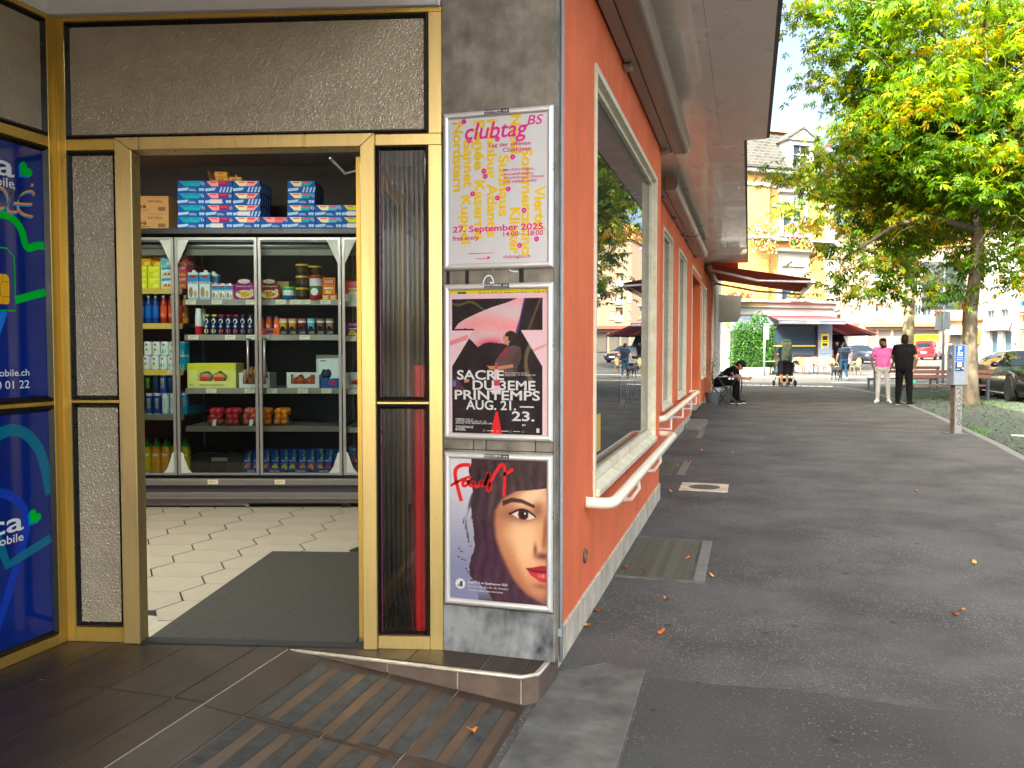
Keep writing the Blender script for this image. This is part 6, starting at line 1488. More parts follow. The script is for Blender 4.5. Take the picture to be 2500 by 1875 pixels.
# open red awning at the far end
mat('awning_red', hexc('b84a30'), rough=.8, col2=hexc('9a3824'), vs=2, var=.06, stretch=(1, 14, 1))
t, b, L = prin('awning_red')
_o = [n for n in t.nodes if n.type == 'OUTPUT_MATERIAL'][0]; _tl = t.nodes.new('ShaderNodeBsdfTranslucent'); _tl.inputs[0].default_value = (*hexc('d8602c'), 1); _ms = t.nodes.new('ShaderNodeMixShader'); _ms.inputs[0].default_value = .2
L(b.outputs[0], _ms.inputs[1]); L(_tl.outputs[0], _ms.inputs[2]); L(_ms.outputs[0], _o.inputs[0])
aw = empty('open_awning', (X2, 21.1, 3.46), label='open rust red awning reaching out over the far pavement', cat='awning')
MB().tube([(.10, -.05, .03), (.10, 4.75, .03)], .085, 10).build('roller', 'cassette', aw, smooth=True)
MB().prism([(.12, 0, .09), (2.56, 0, -.33), (2.56, 0, -.325), (.12, 0, .10)], (0, 4.7, 0)).build('fabric', 'awning_red', aw)
MB().box(2.52, 2.62, -.03, 4.73, -.42, -.325).build('front_bar', 'aluminium', aw, bevel=.01)
for yy, s_ in ((.06, 1), (4.6, -1)):
 MB().tube([(.1, yy, -.02), (1.3, yy + s_ * .35, -.30), (2.53, yy, -.39)], .035, 6).build('arm', 'aluminium', aw, smooth=True)
# handrails
def rail(pts, label, r=.03):
 t_ = empty('handrail', pts[0], label=label, cat='handrail', group='cream handrails on the orange wall')
 p0 = np.array(pts[0]); P = [np.array(p) - p0 for p in pts]
 for _ in range(2):
  Q = [P[0]]
  for a, b_ in zip(P, P[1:]):
   l_ = np.linalg.norm(b_ - a); k = min(.06 / l_, .25); Q += [a + (b_ - a) * k, b_ - (b_ - a) * k]
  P = Q + [P[-1]]
 MB().tube(P, r, 12).build('bar', 'cream_pipe', t_, smooth=True)
 return t_, p0
t_, p0 = rail([(XW, 4.10, .615), (XW + .135, 4.14, .605), (XW + .135, 7.72, .61), (XW, 7.76, .61)], 'cream tubular handrail with chipped paint below the big window')
for yy in (5.15, 6.45):
 P = np.array([(XW + .13, yy, .60), (XW + .135, yy + .03, .52), (XW + .09, yy + .02, .45), (XW - .01, yy, .44)]) - p0
 MB().tube(P, .014, 8).build('bracket', 'cream_pipe', t_, smooth=True)
t_, p0 = rail([(X2, 9.5, .60), (X2 + .16, 9.55, .60), (X2 + .16, 16.1, .60), (X2, 16.15, .60)], 'second cream handrail below the two narrow windows', .04)
for yy in (10.5, 12.4, 14.3, 15.6):
 P = np.array([(X2 + .16, yy, .58), (X2 + .16, yy, .40), (X2, yy, .40)]) - p0
 MB().tube(P, .018, 6).build('bracket', 'white_paint', t_)
fr_ring = MB(); fr_ring.tube([(.0, .032 * cos(a), .032 * sin(a)) for a in np.linspace(0, 2 * pi, 25)[:-1]], .006, 6, closed=True)
o = fr_ring.build('tie_ring', 'brown_riser', None, smooth=True, loc=(XW + .006, 4.08, .345)); tag(o, 'small round metal ring fixed low on the orange wall', 'ring')
MB().ball((0, 0, 0), (.004, .018, .018)).build('boss', 'render_orange', o)
# far downpipe and white neighbour
o = MB().tube([(X2 + .07, 24.4, .1), (X2 + .07, 24.4, 3.6)], .045, 8).build('downpipe', 'cream_pipe', sb, smooth=True, loc=(-XW, -5.5, 0))
mat('white_stucco', (.76, .75, .72), rough=.9, var=.06, vs=2); mat('concrete', hexc('9a948a'), rough=.9, var=.15, vs=9, bump=.5, bs=60)
wn = empty('white_house', (-1.6, 26.1, 0), label='white rendered house end just past the orange building', cat='house')
MB().box(-10, .62, 0, 3.4, 0, 7.5).build('wall', 'white_stucco', wn)
for yy in (.4, 1.1, 1.9, 2.7): MB().box(.6202, .66, yy, yy + .35, 0, 7.0).build('pilaster', 'white_stucco', wn)
MB().box(.661, .70, .9, 1.9, .2, 2.3).build('door', 'white_paint', wn)
o = MB().prism([(-.97, 27.1, 2.35), (-.38, 27.1, 2.35), (-.28, 27.1, 2.55), (-.25, 27.1, 3.15), (-.97, 27.1, 3.2)], (0, 1.0, 0)).build('balcony_box', 'concrete'); tag(o, 'grey concrete box bay hanging on the white house wall', 'balcony')
# ------------------------------------------------------------------ buildings across the crossing
_fw = np.array([-sin(YAW) * cos(PITCH), cos(YAW) * cos(PITCH), -sin(PITCH)]); _rt = np.array([cos(YAW), sin(YAW), 0]); _up = np.cross(_rt, _fw)
class Face:
 """a facade whose left foot stands at column u0, depth d0 and right foot at u1, d1"""
 def __init__(s, u0, d0, u1, d1):
  a, b_ = np.array(at(u0, d0)), np.array(at(u1, d1))
  s.o = a; s.o[2] = min(a[2], b_[2]) - .1; d = (b_ - a)[:2]; s.W = np.linalg.norm(d); s.d = d / s.W; s.ang = math.atan2(d[1], d[0])
 def xz(s, u, v):
  r = _fw + _rt * (u - CX) / F - _up * (v - CY) / F
  n = np.array([-s.d[1], s.d[0]]); t = (n @ s.o[:2]) / (n @ r[:2])
  p = np.array([0, 0, H]) + r * t
  return float((p[:2] - s.o[:2]) @ s.d), float(p[2] - s.o[2])
 def box(s, u0, v0, u1, v1):
  """rectangle in local x, z from two corners of the photograph (top left, bottom right)"""
  a, b_ = s.xz(u0, v0), s.xz(u1, v1)
  a2, b2 = s.xz(u0, v1), s.xz(u1, v0)
  return (a[0] + a2[0]) / 2, (b_[0] + b2[0]) / 2, (b_[1] + a2[1]) / 2, (a[1] + b2[1]) / 2
mat('brick_yellow', hexc('dcae64'), rough=.9, var=.05, vs=3)
t, b, L = prin('brick_yellow')
_tc = t.nodes.new('ShaderNodeTexCoord'); _mp = t.nodes.new('ShaderNodeMapping'); _mp.inputs['Rotation'].default_value = (-pi / 2, 0, 0); _br = t.nodes.new('ShaderNodeTexBrick')
_br.inputs['Color1'].default_value = (*hexc('bc9250'), 1); _br.inputs['Color2'].default_value = (*hexc('b08646'), 1); _br.inputs['Mortar'].default_value = (*hexc('9a8050'), 1)
_br.inputs['Scale'].default_value = 1; _br.inputs['Brick Width'].default_value = .5; _br.inputs['Row Height'].default_value = .16; _br.inputs['Mortar Size'].default_value = .015
L(_tc.outputs['Object'], _mp.inputs[0]); L(_mp.outputs[0], _br.inputs[0]); L(_br.outputs[0], b.inputs['Base Color'])
mat('slate', hexc('464442'), rough=.95, var=.1, vs=3, spec=.1)
t, b, L = prin('slate')
_mp = t.nodes.new('ShaderNodeMapping'); _mp.inputs['Rotation'].default_value = (-pi / 2, 0, 0); _tc = t.nodes.new('ShaderNodeTexCoord'); _br = t.nodes.new('ShaderNodeTexBrick')
_br.inputs['Color1'].default_value = (*hexc('464442'), 1); _br.inputs['Color2'].default_value = (*hexc('383634'), 1); _br.inputs['Mortar'].default_value = (*hexc('5c5856'), 1)
_br.inputs['Scale'].default_value = 1; _br.inputs['Brick Width'].default_value = .42; _br.inputs['Row Height'].default_value = .2; _br.inputs['Mortar Size'].default_value = .014
L(_tc.outputs['Object'], _mp.inputs[0]); L(_mp.outputs[0], _br.inputs[0]); L(_br.outputs[0], b.inputs['Base Color'])
mat('roof_tile', hexc('b0714c'), rough=.8, var=.15, vs=5, stretch=(8, 1, 1)); mat('trim_white', (.32, .31, .29), rough=.7, var=.04, vs=2)
mat('pale_blue', hexc('7c8698'), rough=.7, var=.04); mat('cafe_red', hexc('a03038'), rough=.8, var=.05, stretch=(6, 1, 1)); mat('cafe_valance', hexc('5c5a70'), rough=.8); mat('valance_text', hexc('c09a70'), rough=.7)
mat('far_glass', (.03, .05, .07), rough=.03, var=.1, ior=1.8); mat('cafe_dark', hexc('3a201c'), rough=.5)
cf = Face(1786, 46.2, 2030, 48.3)
cb = empty('cafe_building', cf.o, cf.ang, label='yellow brick corner building with slate mansard roof and ground floor cafe', cat='building')
def cbx(nm, x0, x1, z0, z1, y0, y1, m, par=cb, bev=0): return MB().box(x0, x1, y0, y1, z0, z1).build(nm, m, par, bevel=bev)
W_ = cf.W
zc0, zc1 = cf.xz(1950, 748)[1], cf.xz(1950, 738)[1]; ze = cf.xz(1950, 434)[1]; zt = cf.xz(1950, 318)[1]
xb = cf.xz(1868.8, 600)[0]
# upper walls with openings, left bay standing proud
u1 = cf.box(1912, 508, 1960, 569); lo = cf.box(1908, 651, 1963, 735)
def cwall(nm, x0, x1, y0, holes, m, z0, z1):
 q = MB(); xs_ = sorted({x0, x1} | {h[0] for h in holes} | {h[1] for h in holes})
 for a, b_ in zip(xs_, xs_[1:]):
  hs_ = sorted([h for h in holes if h[0] <= a + 1e-6 and h[1] >= b_ - 1e-6], key=lambda h: h[2]); zz = z0
  for h in hs_: q.box(a, b_, y0, y0 + .35, zz, h[2]); zz = h[3]
  q.box(a, b_, y0, y0 + .35, zz, z1)
 return q.build(nm, m, cb)
cwall('wall', xb, W_, 0, [u1, lo], 'brick_yellow', zc0, ze)
cwall('bay_wall', -6, xb - .001, -.32, [], 'brick_yellow', zc0, ze)
cbx('building_mass', -6, W_ - .01, .2, ze, .36, 9, 'trim_white')
for k in range(12):
 zz = zc1 + .25 + k * (ze - zc1 - .8) / 12; h_ = (ze - zc1 - .8) / 12 - .03
 cbx('quoin', W_ - (.62 if k % 2 else .5), W_ + .05, zz, zz + h_, -.05, .5, 'trim_white')
def cwin(bx, y, cur=False, blind=0.0):
 x0, x1, z0, z1 = bx; w_ = empty('window', (x0, y, z0)); w_.parent = cb; a, h_ = x1 - x0, z1 - z0
 MB().box(0, a, .12, .14, 0, h_).build('pane', 'far_glass', w_)
 q = MB(); q.box(0, .07, .05, .11, 0, h_).box(a - .07, a, .05, .11, 0, h_).box(.07, a - .07, .05, .11, h_ - .07, h_).box(.07, a - .07, .05, .11, 0, .08).box(a / 2 - .045, a / 2 + .045, .04, .11, .08, h_ - .07).box(.07, a / 2 - .045, .05, .11, h_ * .6, h_ * .6 + .09).box(a / 2 + .045, a - .07, .05, .11, h_ * .6, h_ * .6 + .09)
 q.build('frame', 'trim_white', w_)
 q = MB(); q.box(-.30, -.001, -.06, .1, -.1, h_ + .0).box(a + .001, a + .30, -.06, .1, -.1, h_).box(-.30, a + .30, -.06, .1, h_ + .001, h_ + .75); q.build('surround', 'trim_white', w_)
 MB().prism([(-.45, -.06, h_ + .751), (-.45, -.28, h_ + .85), (-.45, -.30, h_ + 1.0), (-.45, .1, h_ + 1.02), (-.45, .1, h_ + .751)], (a + .9, 0, 0)).build('hood', 'trim_white', w_)
 MB().box(-.4, a + .4, -.22, .1, -.24, -.101).build('sill', 'trim_white', w_)
 if blind: MB().box(.0701, a - .0701, .03, .05, h_ * (1 - blind), h_ - .0701).build('blind', 'trim_white', w_)
 return w_
cwin(u1, 0); cwin(lo, 0, blind=.62)
cbx('string_course', -6, W_ + .06, zc0 - .1, zc0 + .16, -.28, .1, 'trim_white'); cbx('string_course', -6.05, W_ + .12, zc0 + .161, zc1 + .06, -.48, .1, 'trim_white', bev=.03)
zs = cf.xz(1950, 588)[1]; cbx('string_course', -6, W_ + .04, zs - .07, zs + .07, -.36, -.001, 'trim_white')
cbx('cornice', -6.1, W_ + .5, ze, ze + .22, -.75, .3, 'trim_white', bev=.04); cbx('gutter', -6.1, W_ + .55, ze + .221, ze + .34, -.85, .3, 'slate'); zf = cf.xz(1950, 459)[1]
cbx('frieze_band', xb, W_ + .04, zf - .12, zf + .08, -.08, -.001, 'trim_white'); cbx('frieze_band', -6, xb, zf - .12, zf + .08, -.40, -.321, 'trim_white')
for x in (xb - .15, xb + .95, W_ - .2, W_ - 1.3): MB().prism([(x, -.001 if x > xb else -.321, ze - .62), (x, -.25, ze - .5), (x, -.62, ze - .12), (x, -.62, ze - .001), (x, -.001, ze - .001)], (.24, 0, 0)).build('bracket', 'trim_white', cb)
q = MB(); q.add([(-6.1, -.6, ze + .34), (W_ + .4, -.6, ze + .34), (W_ - .5, .9, zt), (-6.1, .9, zt), (W_ + .4, 9, ze + .34), (W_ - .5, 8, zt)], [(0, 1, 2, 3), (1, 4, 5, 2)]); q.build('mansard_roof', 'slate', cb)
zr = cf.xz(1900, 300)[1] + .5
q = MB(); q.add([(-6.1, .7, zt + .02), (W_ - .4, .7, zt + .02), (W_ - 4.2, 4.5, zr + .6), (-6.1, 4.5, zr + .6), (W_ - .4, 8.2, zt + .02)], [(0, 1, 2, 3), (1, 4, 2)]); q.build('tile_roof', 'roof_tile', cb)
db = cf.box(1911, 350, 1969, 425)
dm = empty('dormer', (db[0], -.62, db[2])); dm.parent = cb; a, h_ = db[1] - db[0], db[3] - db[2]
q = MB(); q.box(0, .24, 0, 1.5, 0, h_).box(a - .24, a, 0, 1.5, 0, h_).box(.24, a - .24, 0, 1.5, h_ - .25, h_).box(.24, a - .24, .1, 1.5, 0, .12); q.build('dormer_wall', 'trim_white', dm)
MB().prism([(-.16, -.12, h_ + .001), (a + .16, -.12, h_ + .001), (a / 2, -.12, h_ + .62)], (0, 1.8, 0)).build('pediment', 'trim_white', dm); MB().prism([(-.22, -.16, h_ + .02), (-.22, -.16, h_ + .1), (a / 2, -.16, h_ + .75), (a + .22, -.16, h_ + .1), (a + .22, -.16, h_ + .02), (a / 2, -.16, h_ + .63)], (0, 2.0, 0)).build('dormer_roof', 'slate', dm)
MB().box(.24, a - .24, .22, .25, .12, h_ - .25).build('pane', 'far_glass', dm); q = MB(); q.box(a / 2 - .05, a / 2 + .05, .15, .2, .12, h_ - .25).box(.24, a / 2 - .05, .15, .2, h_ * .55, h_ * .55 + .07).box(a / 2 + .05, a - .24, .15, .2, h_ * .55, h_ * .55 + .07).box(.24, .31, .15, .2, .12, h_ - .25).box(a - .31, a - .24, .15, .2, .12, h_ - .25); q.build('frame', 'trim_white', dm)
# ground floor
gw = cf.box(1881, 793, 1996, 871)
cwall('shop_wall', 0, W_, -.02, [gw], 'pale_blue', 0, zc0 - .1)
cbx('fascia_board', -.5, W_ + .05, cf.xz(1950, 770)[1], zc0 - .11, -.12, -.021, 'trim_white')
for k in range(7): cbx('rusticated_joint', gw[1] + .06, W_ - .01, .35 + k * .42, .365 + k * .42, -.022, -.0205, 'cafe_dark')
w_ = empty('window', (gw[0], -.02, gw[2])); w_.parent = cb; a, h_ = gw[1] - gw[0], gw[3] - gw[2]
MB().box(0, a, .1, .12, 0, h_).build('pane', 'far_glass', w_); q = MB(); q.box(0, .09, -.03, .1, 0, h_).box(a - .09, a, -.03, .1, 0, h_).box(.09, a - .09, -.03, .1, h_ - .09, h_).box(.09, a - .09, -.03, .1, 0, .1); q.build('frame', 'cafe_dark', w_)
MB().box(.1, a - .1, .06, .08, h_ * .32, h_ * .36).build('glass_band', 'lip_yellow', w_)
pb = cf.box(2004.5, 815, 2022, 850); o = empty('yellow_poster', (0, 0, 0));
po = MB().box(pb[0], pb[1], -.03, -.0205, pb[2], pb[3]).build('poster', 'poster_yellow', cb);
for i, (c, zz, hh, x0, x1) in enumerate((('cafe_dark', .55, .3, .15, .85), ('cafe_dark', .42, .06, .1, .9), ('cafe_dark', .15, .2, .15, .85), ('trim_white', -.02, .2, .3, 1.05))):
 MB().box(pb[0] + (pb[1] - pb[0]) * x0, pb[0] + (pb[1] - pb[0]) * x1, -.034, -.0302, pb[2] + (pb[3] - pb[2]) * zz, pb[2] + (pb[3] - pb[2]) * (zz + hh)).build('poster_print', c, po)
bpy.data.objects.remove(o)
aws = empty('cafe_awning', (*(cf.o[:2] + cf.d * cf.xz(1872, 780)[0]), cf.o[2] + cf.xz(1950, 772)[1]), cf.ang, label='red cafe awning with dark valance above the front window', cat='awning', group='red cafe awnings')
aL = cf.xz(2032, 780)[0] - cf.xz(1872, 780)[0]; dz = -(cf.xz(1950, 772)[1] - cf.xz(1950, 784)[1])
MB().prism([(0, -.13, 0), (0, -1.15, dz), (0, -1.15, dz - .02), (0, -.13, -.02)], (aL, 0, 0)).build('fabric', 'cafe_red', aws); MB().box(0, aL, -1.17, -1.152, dz - .20, dz - .0).build('valance', 'cafe_valance', aws); MB().box(-.05, aL + .05, -1.2, -1.13, dz + .001, dz + .06).build('front_bar', 'trim_white', aws); MB().box(-.05, aL + .05, -.3, -.125, .01, .16).build('cassette', 'trim_white', aws)
text('lettering', 'FLORE', .2, 'valance_text', aws, (aL * .5, -1.175, dz - .17), align='CENTER', width=.85, height=.13, bold=.01); text('lettering', 'CAFE  BISTROT', .1, 'valance_text', aws, (aL * .04, -1.175, dz - .15), width=1.1, height=.07); text('lettering', 'CAFE  BISTROT', .1, 'valance_text', aws, (aL * .72, -1.175, dz - .15), width=1.1, height=.07)
n2 = np.array([-cf.d[1], cf.d[0]])
p = cf.o[:2] + cf.d * (W_ + .05) + n2 * .3
a2 = empty('cafe_awning', (p[0], p[1], cf.o[2]), cf.ang, label='long red cafe awning reaching out on the street side of the corner', cat='awning', group='red cafe awnings')
zA, zB = cf.xz(2030, 777)[1] + .1, cf.xz(2030, 813)[1]
for k in range(3):
 MB().prism([(.02, k * 2.2, zA), (3.45, k * 2.2, zB), (3.45, k * 2.2, zB - .03), (.02, k * 2.2, zA - .03)], (0, 2.12, 0)).build('fabric', 'cafe_red', a2); MB().tube([(.02, k * 2.2 + .2, zA - .3), (1.6, k * 2.2 + .4, zA - .42), (3.4, k * 2.2 + .2, zB - .08)], .04, 5).build('arm', 'trim_white', a2)
MB().box(3.4, 3.52, -.05, 6.6, zB - .12, zB + .01).build('front_bar', 'fascia_dark', a2)
cbx('street_side_wall', W_ - .3, W_ - .011, .0, zc0 - .1, .34, 9, 'pale_blue'); cbx('street_window', W_ - .0105, W_ + .01, .9, 2.9, .9, 6, 'far_glass')
# geranium boxes
mat('flower', attr=True, rough=.7, var=.2, vs=20)
def flowers(loc, rz, wd, ht, dp, n, label, cols, trail=0.0, seed=1):
 t_ = empty('flower_box', loc, rz, label=label, cat='flower box', group='flower boxes on the cafe building')
 MB().box(-wd / 2, wd / 2, -dp * .5, dp * .3, 0, .16).build('trough', 'trim_white', t_)
 r = random.Random(seed); q = MB(); g_ = MB()
 for k in range(n):
  x = r.uniform(-.55, .55) * wd; y = -dp * .1 + r.gauss(0, .35) * dp; z = .12 + r.random() ** .8 * ht * (1 - (2 * x / wd) ** 2 * .3)
  if r.random() < trail: z = -r.random() * ht * 1.1; y = -dp * .6 - r.random() * .1
  c = np.array([x, y, z]); fl = r.random() < .5
  s_ = r.uniform(.04, .075); nrm = np.array([r.gauss(0, 1), -1.2 + r.gauss(0, .6), r.gauss(.3, .7)]); nrm /= np.linalg.norm(nrm)
  a_ = np.cross(nrm, [0, 0, 1.]); a_ /= np.linalg.norm(a_) + 1e-9; b_ = np.cross(nrm, a_)
  pts = [c + s_ * (cos(th) * a_ + sin(th) * b_) for th in np.linspace(0, 2 * pi, 6)[:-1]]
  (q if fl else g_).poly(pts, r.choice(cols) if fl else r.choice([hexc('5a8a1c'), hexc('7aa028'), hexc('3c6a18')]))
 q.build('blossoms', 'flower', t_); g_.build('leaves', 'flower', t_)
REDS = [hexc('d81c24'), hexc('e03a40'), hexc('f07a80'), hexc('c01820')]; MIX = [hexc('e04a30'), hexc('f0b0c0'), hexc('f0d0d0'), hexc('d82a3a'), hexc('f08a30')]
def cpt(u, v, y=-.45): x, z = cf.xz(u, v); pp = cf.o[:2] + cf.d * x + n2 * y; return (pp[0], pp[1], cf.o[2] + z)
flowers(cpt(1936, 582), cf.ang, 1.5, .75, .5, 520, 'window box of pink and orange flowers below the upper window', MIX, .3, 1)
flowers(cpt(1838, 586, -.75), cf.ang, 1.6, .75, .5, 520, 'trailing flower box at the bay beside the roof overhang', MIX, .35, 2)
flowers(cpt(1937, 737), cf.ang, 1.25, .38, .4, 300, 'red geranium box on the ledge above the cafe awning', REDS, 0, 3)
flowers(cpt(1787, 738, -.6), cf.ang, 1.3, .4, .4, 300, 'red geranium box above the hedge', REDS, 0, 4)

# apartment blocks down the street
mat('stucco_beige', hexc('8a7462'), rough=.9, var=.05, vs=1); mat('stucco_tan', hexc('c8a884'), rough=.9, var=.05); mat('loggia', hexc('b8865a'), rough=.9); mat('loggia_red', hexc('b0583c'), rough=.9); mat('rail_blue', hexc('98a8b4'), rough=.6); mat('shop_dark', hexc('58504c'), rough=.5); mat('brick_red', hexc('b8583c'), rough=.9, var=.1, vs=4); mat('awning_cream', hexc('e0c494'), rough=.8); mat('awning_grey', hexc('a8a4ac'), rough=.8); mat('orange_sign', hexc('e06a1c'), rough=.6); mat('brown_band', hexc('8a4a3c'), rough=.7)
def block(nm, f, v_top, m, label, wins=(), logs=(), shops=(), course=None, dp=9, group='buildings down the street', extra=None, roof='roof_tile'):
 t_ = empty(nm, f.o, f.ang, label=label, cat='building', group=group)
 z1 = f.xz((CX + 1000), v_top)[1] if False else f.xz(CX + F * ((f.o[:2] + f.d * f.W / 2) @ _rt[:2]) / ((f.o[:2] + f.d * f.W / 2) @ np.array([-sin(YAW), cos(YAW)])), v_top)[1]
 holes = [f.box(*w) for w in wins] + [f.box(*l[:4]) for l in logs] + [f.box(*s_[:4]) for s_ in shops]
 xs_ = sorted({0.0, f.W} | {min(max(h[k], 0.0), f.W) for h in holes for k in (0, 1)}); q = MB()
 for a, b_ in zip(xs_, xs_[1:]):
  if b_ - a < 1e-4: continue
  zz = 0.0
  for h in sorted([h for h in holes if h[0] <= a + 1e-4 and h[1] >= b_ - 1e-4], key=lambda h: h[2]):
   if h[2] > zz: q.box(a, b_, 0, .5, zz, h[2])
   zz = max(zz, h[3])
  if zz < z1: q.box(a, b_, 0, .5, zz, z1)
 q.build('wall', m, t_)
 MB().box(0.01, f.W - .01, .9, dp, 0, z1 - .01).build('building_mass', m, t_)
 MB().prism([(-.3, -.5, z1), (-.3, dp, z1), (-.3, dp / 2, z1 + 3)], (f.W + .6, 0, 0)).build('roof', roof, t_)
 for w in wins:
  x0, x1, z0, z2 = f.box(*w); w_ = empty('window', (x0, .15, z0)); w_.parent = t_; a, h_ = x1 - x0, z2 - z0
  MB().box(0, a, .05, .08, 0, h_).build('pane', 'far_glass', w_); q = MB(); s_ = .09
  q.box(0, s_, 0, .05, 0, h_).box(a - s_, a, 0, .05, 0, h_).box(s_, a - s_, 0, .05, h_ - s_, h_).box(s_, a - s_, 0, .05, 0, s_).box(a / 2 - .05, a / 2 + .05, 0, .05, s_, h_ - s_); q.build('frame', 'trim_white', w_)
  MB().box(-.1, a + .1, -.28, -.151, -.12, -.001).build('sill', 'trim_white', w_)
 for l in logs:
  x0, x1, z0, z2 = f.box(*l[:4]); w_ = empty('balcony', (x0, 0, z0)); w_.parent = t_; a, h_ = x1 - x0, z2 - z0
  MB().box(0, a, .85, .88, 0, h_).build('back_wall', l[4], w_); MB().box(a * .15, a * .5, .80, .849, .1, h_ * .8).build('balcony_door', 'far_glass', w_)
  MB().box(-.02, a + .02, -.25, .0, -.15, .02).build('slab', 'trim_white', w_); MB().box(0, a, -.25, -.2, .021, min(1.0, h_ * .42)).build('railing', l[5], w_)
 for s_ in shops:
  x0, x1, z0, z2 = f.box(*s_[:4]); w_ = empty('shop_window', (x0, 0, max(z0, .2))); w_.parent = t_; a, h_ = x1 - x0, z2 - max(z0, .2)
  MB().box(0, a, .4, .45, 0, h_).build('pane', s_[4], w_); MB().box(0, .12, .3, .4, 0, h_).build('jamb', 'trim_white', w_)
 if course:
  x0, x1, z0, z2 = f.box(*course); MB().box(-.3, f.W + .3, -1.0, -.001, z0, z2).build('canopy_band', 'brown_band', t_)
 if extra: extra(t_, f)
 return t_
fA = Face(2033, 150, 2112, 128)
wl = []
for v0 in (648, 697, 744): wl += [(2058, v0 + 2, 2062, v0 + 22), (2069, v0, 2073, v0 + 22), (2103, v0 + 1, 2109, v0 + 24)]
block('apartment_block', fA, 560, 'stucco_beige', 'beige apartment block with orange loggias seen beside the cafe corner', wl, [(2037, v0, 2052, v0 + 30, 'loggia_red', 'trim_white') for v0 in (630, 678, 726, 768)] + [(2077, v0, 2097, v0 + 30, 'loggia', 'trim_white') for v0 in (663, 712, 759)], [(2040, 806, 2070, 862, 'shop_dark'), (2074, 806, 2106, 864, 'shop_dark')], (2033, 793, 2112, 800))
fB = Face(2112, 124, 2300, 122)
wl = []
for v0 in (660, 706, 752): wl += [(2115, v0, 2122, v0 + 22), (2162, v0 - 1, 2167, v0 + 20), (2169, v0 - 1, 2174, v0 + 20)]
wl += [(2234, 744, 2249, 771), (2252, 756, 2275, 771), (2234, 690, 2249, 716), (2200, 690, 2208, 714)]
block('apartment_block', fB, 560, 'stucco_beige', 'long beige apartment block with tan loggias behind the vans', wl, [(2137, v0, 2158, v0 + 36, 'stucco_tan', 'rail_blue') for v0 in (650, 695, 741)], [(2118, 806, 2140, 866, 'shop_dark'), (2144, 806, 2175, 866, 'shop_dark'), (2180, 806, 2222, 866, 'shop_dark'), (2228, 806, 2292, 866, 'shop_dark')], (2112, 790, 2300, 798))
def exC(t_, f):
 x0, x1, z0, z2 = f.box(2318, 797, 2392, 816); MB().prism([(x0, -.1, z2), (x0, -2.2, z0), (x0, -2.2, z0 - .05), (x0, -.1, z2 - .05)], (x1 - x0, 0, 0)).build('shop_awning', 'awning_cream', t_)
 x0, x1, z0, z2 = f.box(2383, 800, 2394, 840); MB().box(x0, x1, -.4, -.01, z0, z2).build('sign_board', 'orange_sign', t_)
fC = Face(2300, 112, 2398, 108)
block('apartment_block', fC, 600, 'stucco_beige', 'pale house with cream shop awning behind the sign post and tree trunk', [(2322, 740, 2332, 764), (2350, 740, 2360, 764), (2376, 738, 2386, 762), (2322, 690, 2332, 714), (2376, 690, 2386, 714)], [], [(2320, 818, 2345, 872, 'shop_dark'), (2352, 818, 2380, 872, 'shop_dark')], (2300, 778, 2398, 783), extra=exC)
def exD(t_, f):
 x0, x1, z0, z2 = f.box(2403, 781, 2473, 806); MB().prism([(x0, -.1, z2), (x0, -1.4, z0 + .3), (x0, -1.4, z0), (x0, -.1, z2 - .05)], (x1 - x0, 0, 0)).build('shop_awning', 'awning_grey', t_)
 for u0, v0 in ((2410, 749), (2443, 746)):
  x0, x1, z0, z2 = f.box(u0, v0, u0 + 19, v0 + 11); MB().prism([(x0, -.1, z2), (x0, -.9, z0 + .2), (x0, -.9, z0 + .1), (x0, -.1, z2 - .05)], (x1 - x0, 0, 0)).build('window_hood', 'awning_grey', t_)
 for u0, v0 in ((2453, 694), (2417, 694)):
  x0, x1, z0, z2 = f.box(u0, v0, u0 + 11, v0 + 34)
  for k in range(9): MB().box(x0, x1, -.12, -.02, z0 + k * (z2 - z0) / 9, z0 + (k + .7) * (z2 - z0) / 9).build('shutter_slat', 'awning_grey', t_)
 x0, x1, z0, z2 = f.box(2480, 560, 2483, 790); MB().tube([((x0 + x1) / 2, -.15, z0), ((x0 + x1) / 2, -.15, z2)], .1, 6).build('downpipe', 'awning_grey', t_)
fD = Face(2398, 100, 2486, 97)
block('white_townhouse', fD, 560, 'trim_white', 'white three storey townhouse with grey shop awning behind the parked car', [(2412, 758, 2427, 776), (2446, 756, 2462, 774), (2418, 690, 2427, 725), (2454, 692, 2464, 728)], [], [(2417, 808, 2435, 868, 'far_glass'), (2449, 808, 2470, 868, 'far_glass')], None, extra=exD)
fE = Face(2486, 94, 2640, 90)
block('red_house', fE, 560, 'brick_red', 'red and orange house front at the far edge of the street', [(2492, 690, 2506, 722), (2540, 690, 2556, 722)], [(2487, 734, 2530, 757, 'ad_sky', 'rail_blue'), (2488, 768, 2530, 798, 'loggia', 'brown_band')], [(2496, 808, 2530, 870, 'stucco_tan')], None)
# ------------------------------------------------------------------ trees and plants
def leafy(name, tr):
 m = mat(name, attr=True, rough=.55, var=.18, vs=9, spec=.35)
 t, b, L = prin(name)
 out = [n for n in t.nodes if n.type == 'OUTPUT_MATERIAL'][0]
 tl = t.nodes.new('ShaderNodeBsdfTranslucent'); mx = t.nodes.new('ShaderNodeMixShader'); mx.inputs[0].default_value = tr
 hs = [n for n in t.nodes if n.type == 'HUE_SAT'][0]
 br = t.nodes.new('ShaderNodeMix'); br.data_type = 'RGBA'; br.blend_type = 'MULTIPLY'; br.inputs[0].default_value = 1; br.inputs[7].default_value = (1.9, 1.7, .7, 1)
 L(hs.outputs[0], br.inputs[6]); L(br.outputs[2], tl.inputs[0])
 L(b.outputs[0], mx.inputs[1]); L(tl.outputs[0], mx.inputs[2]); L(mx.outputs[0], out.inputs[0])
leafy('leaf', .5); leafy('hedge_leaf', .22)
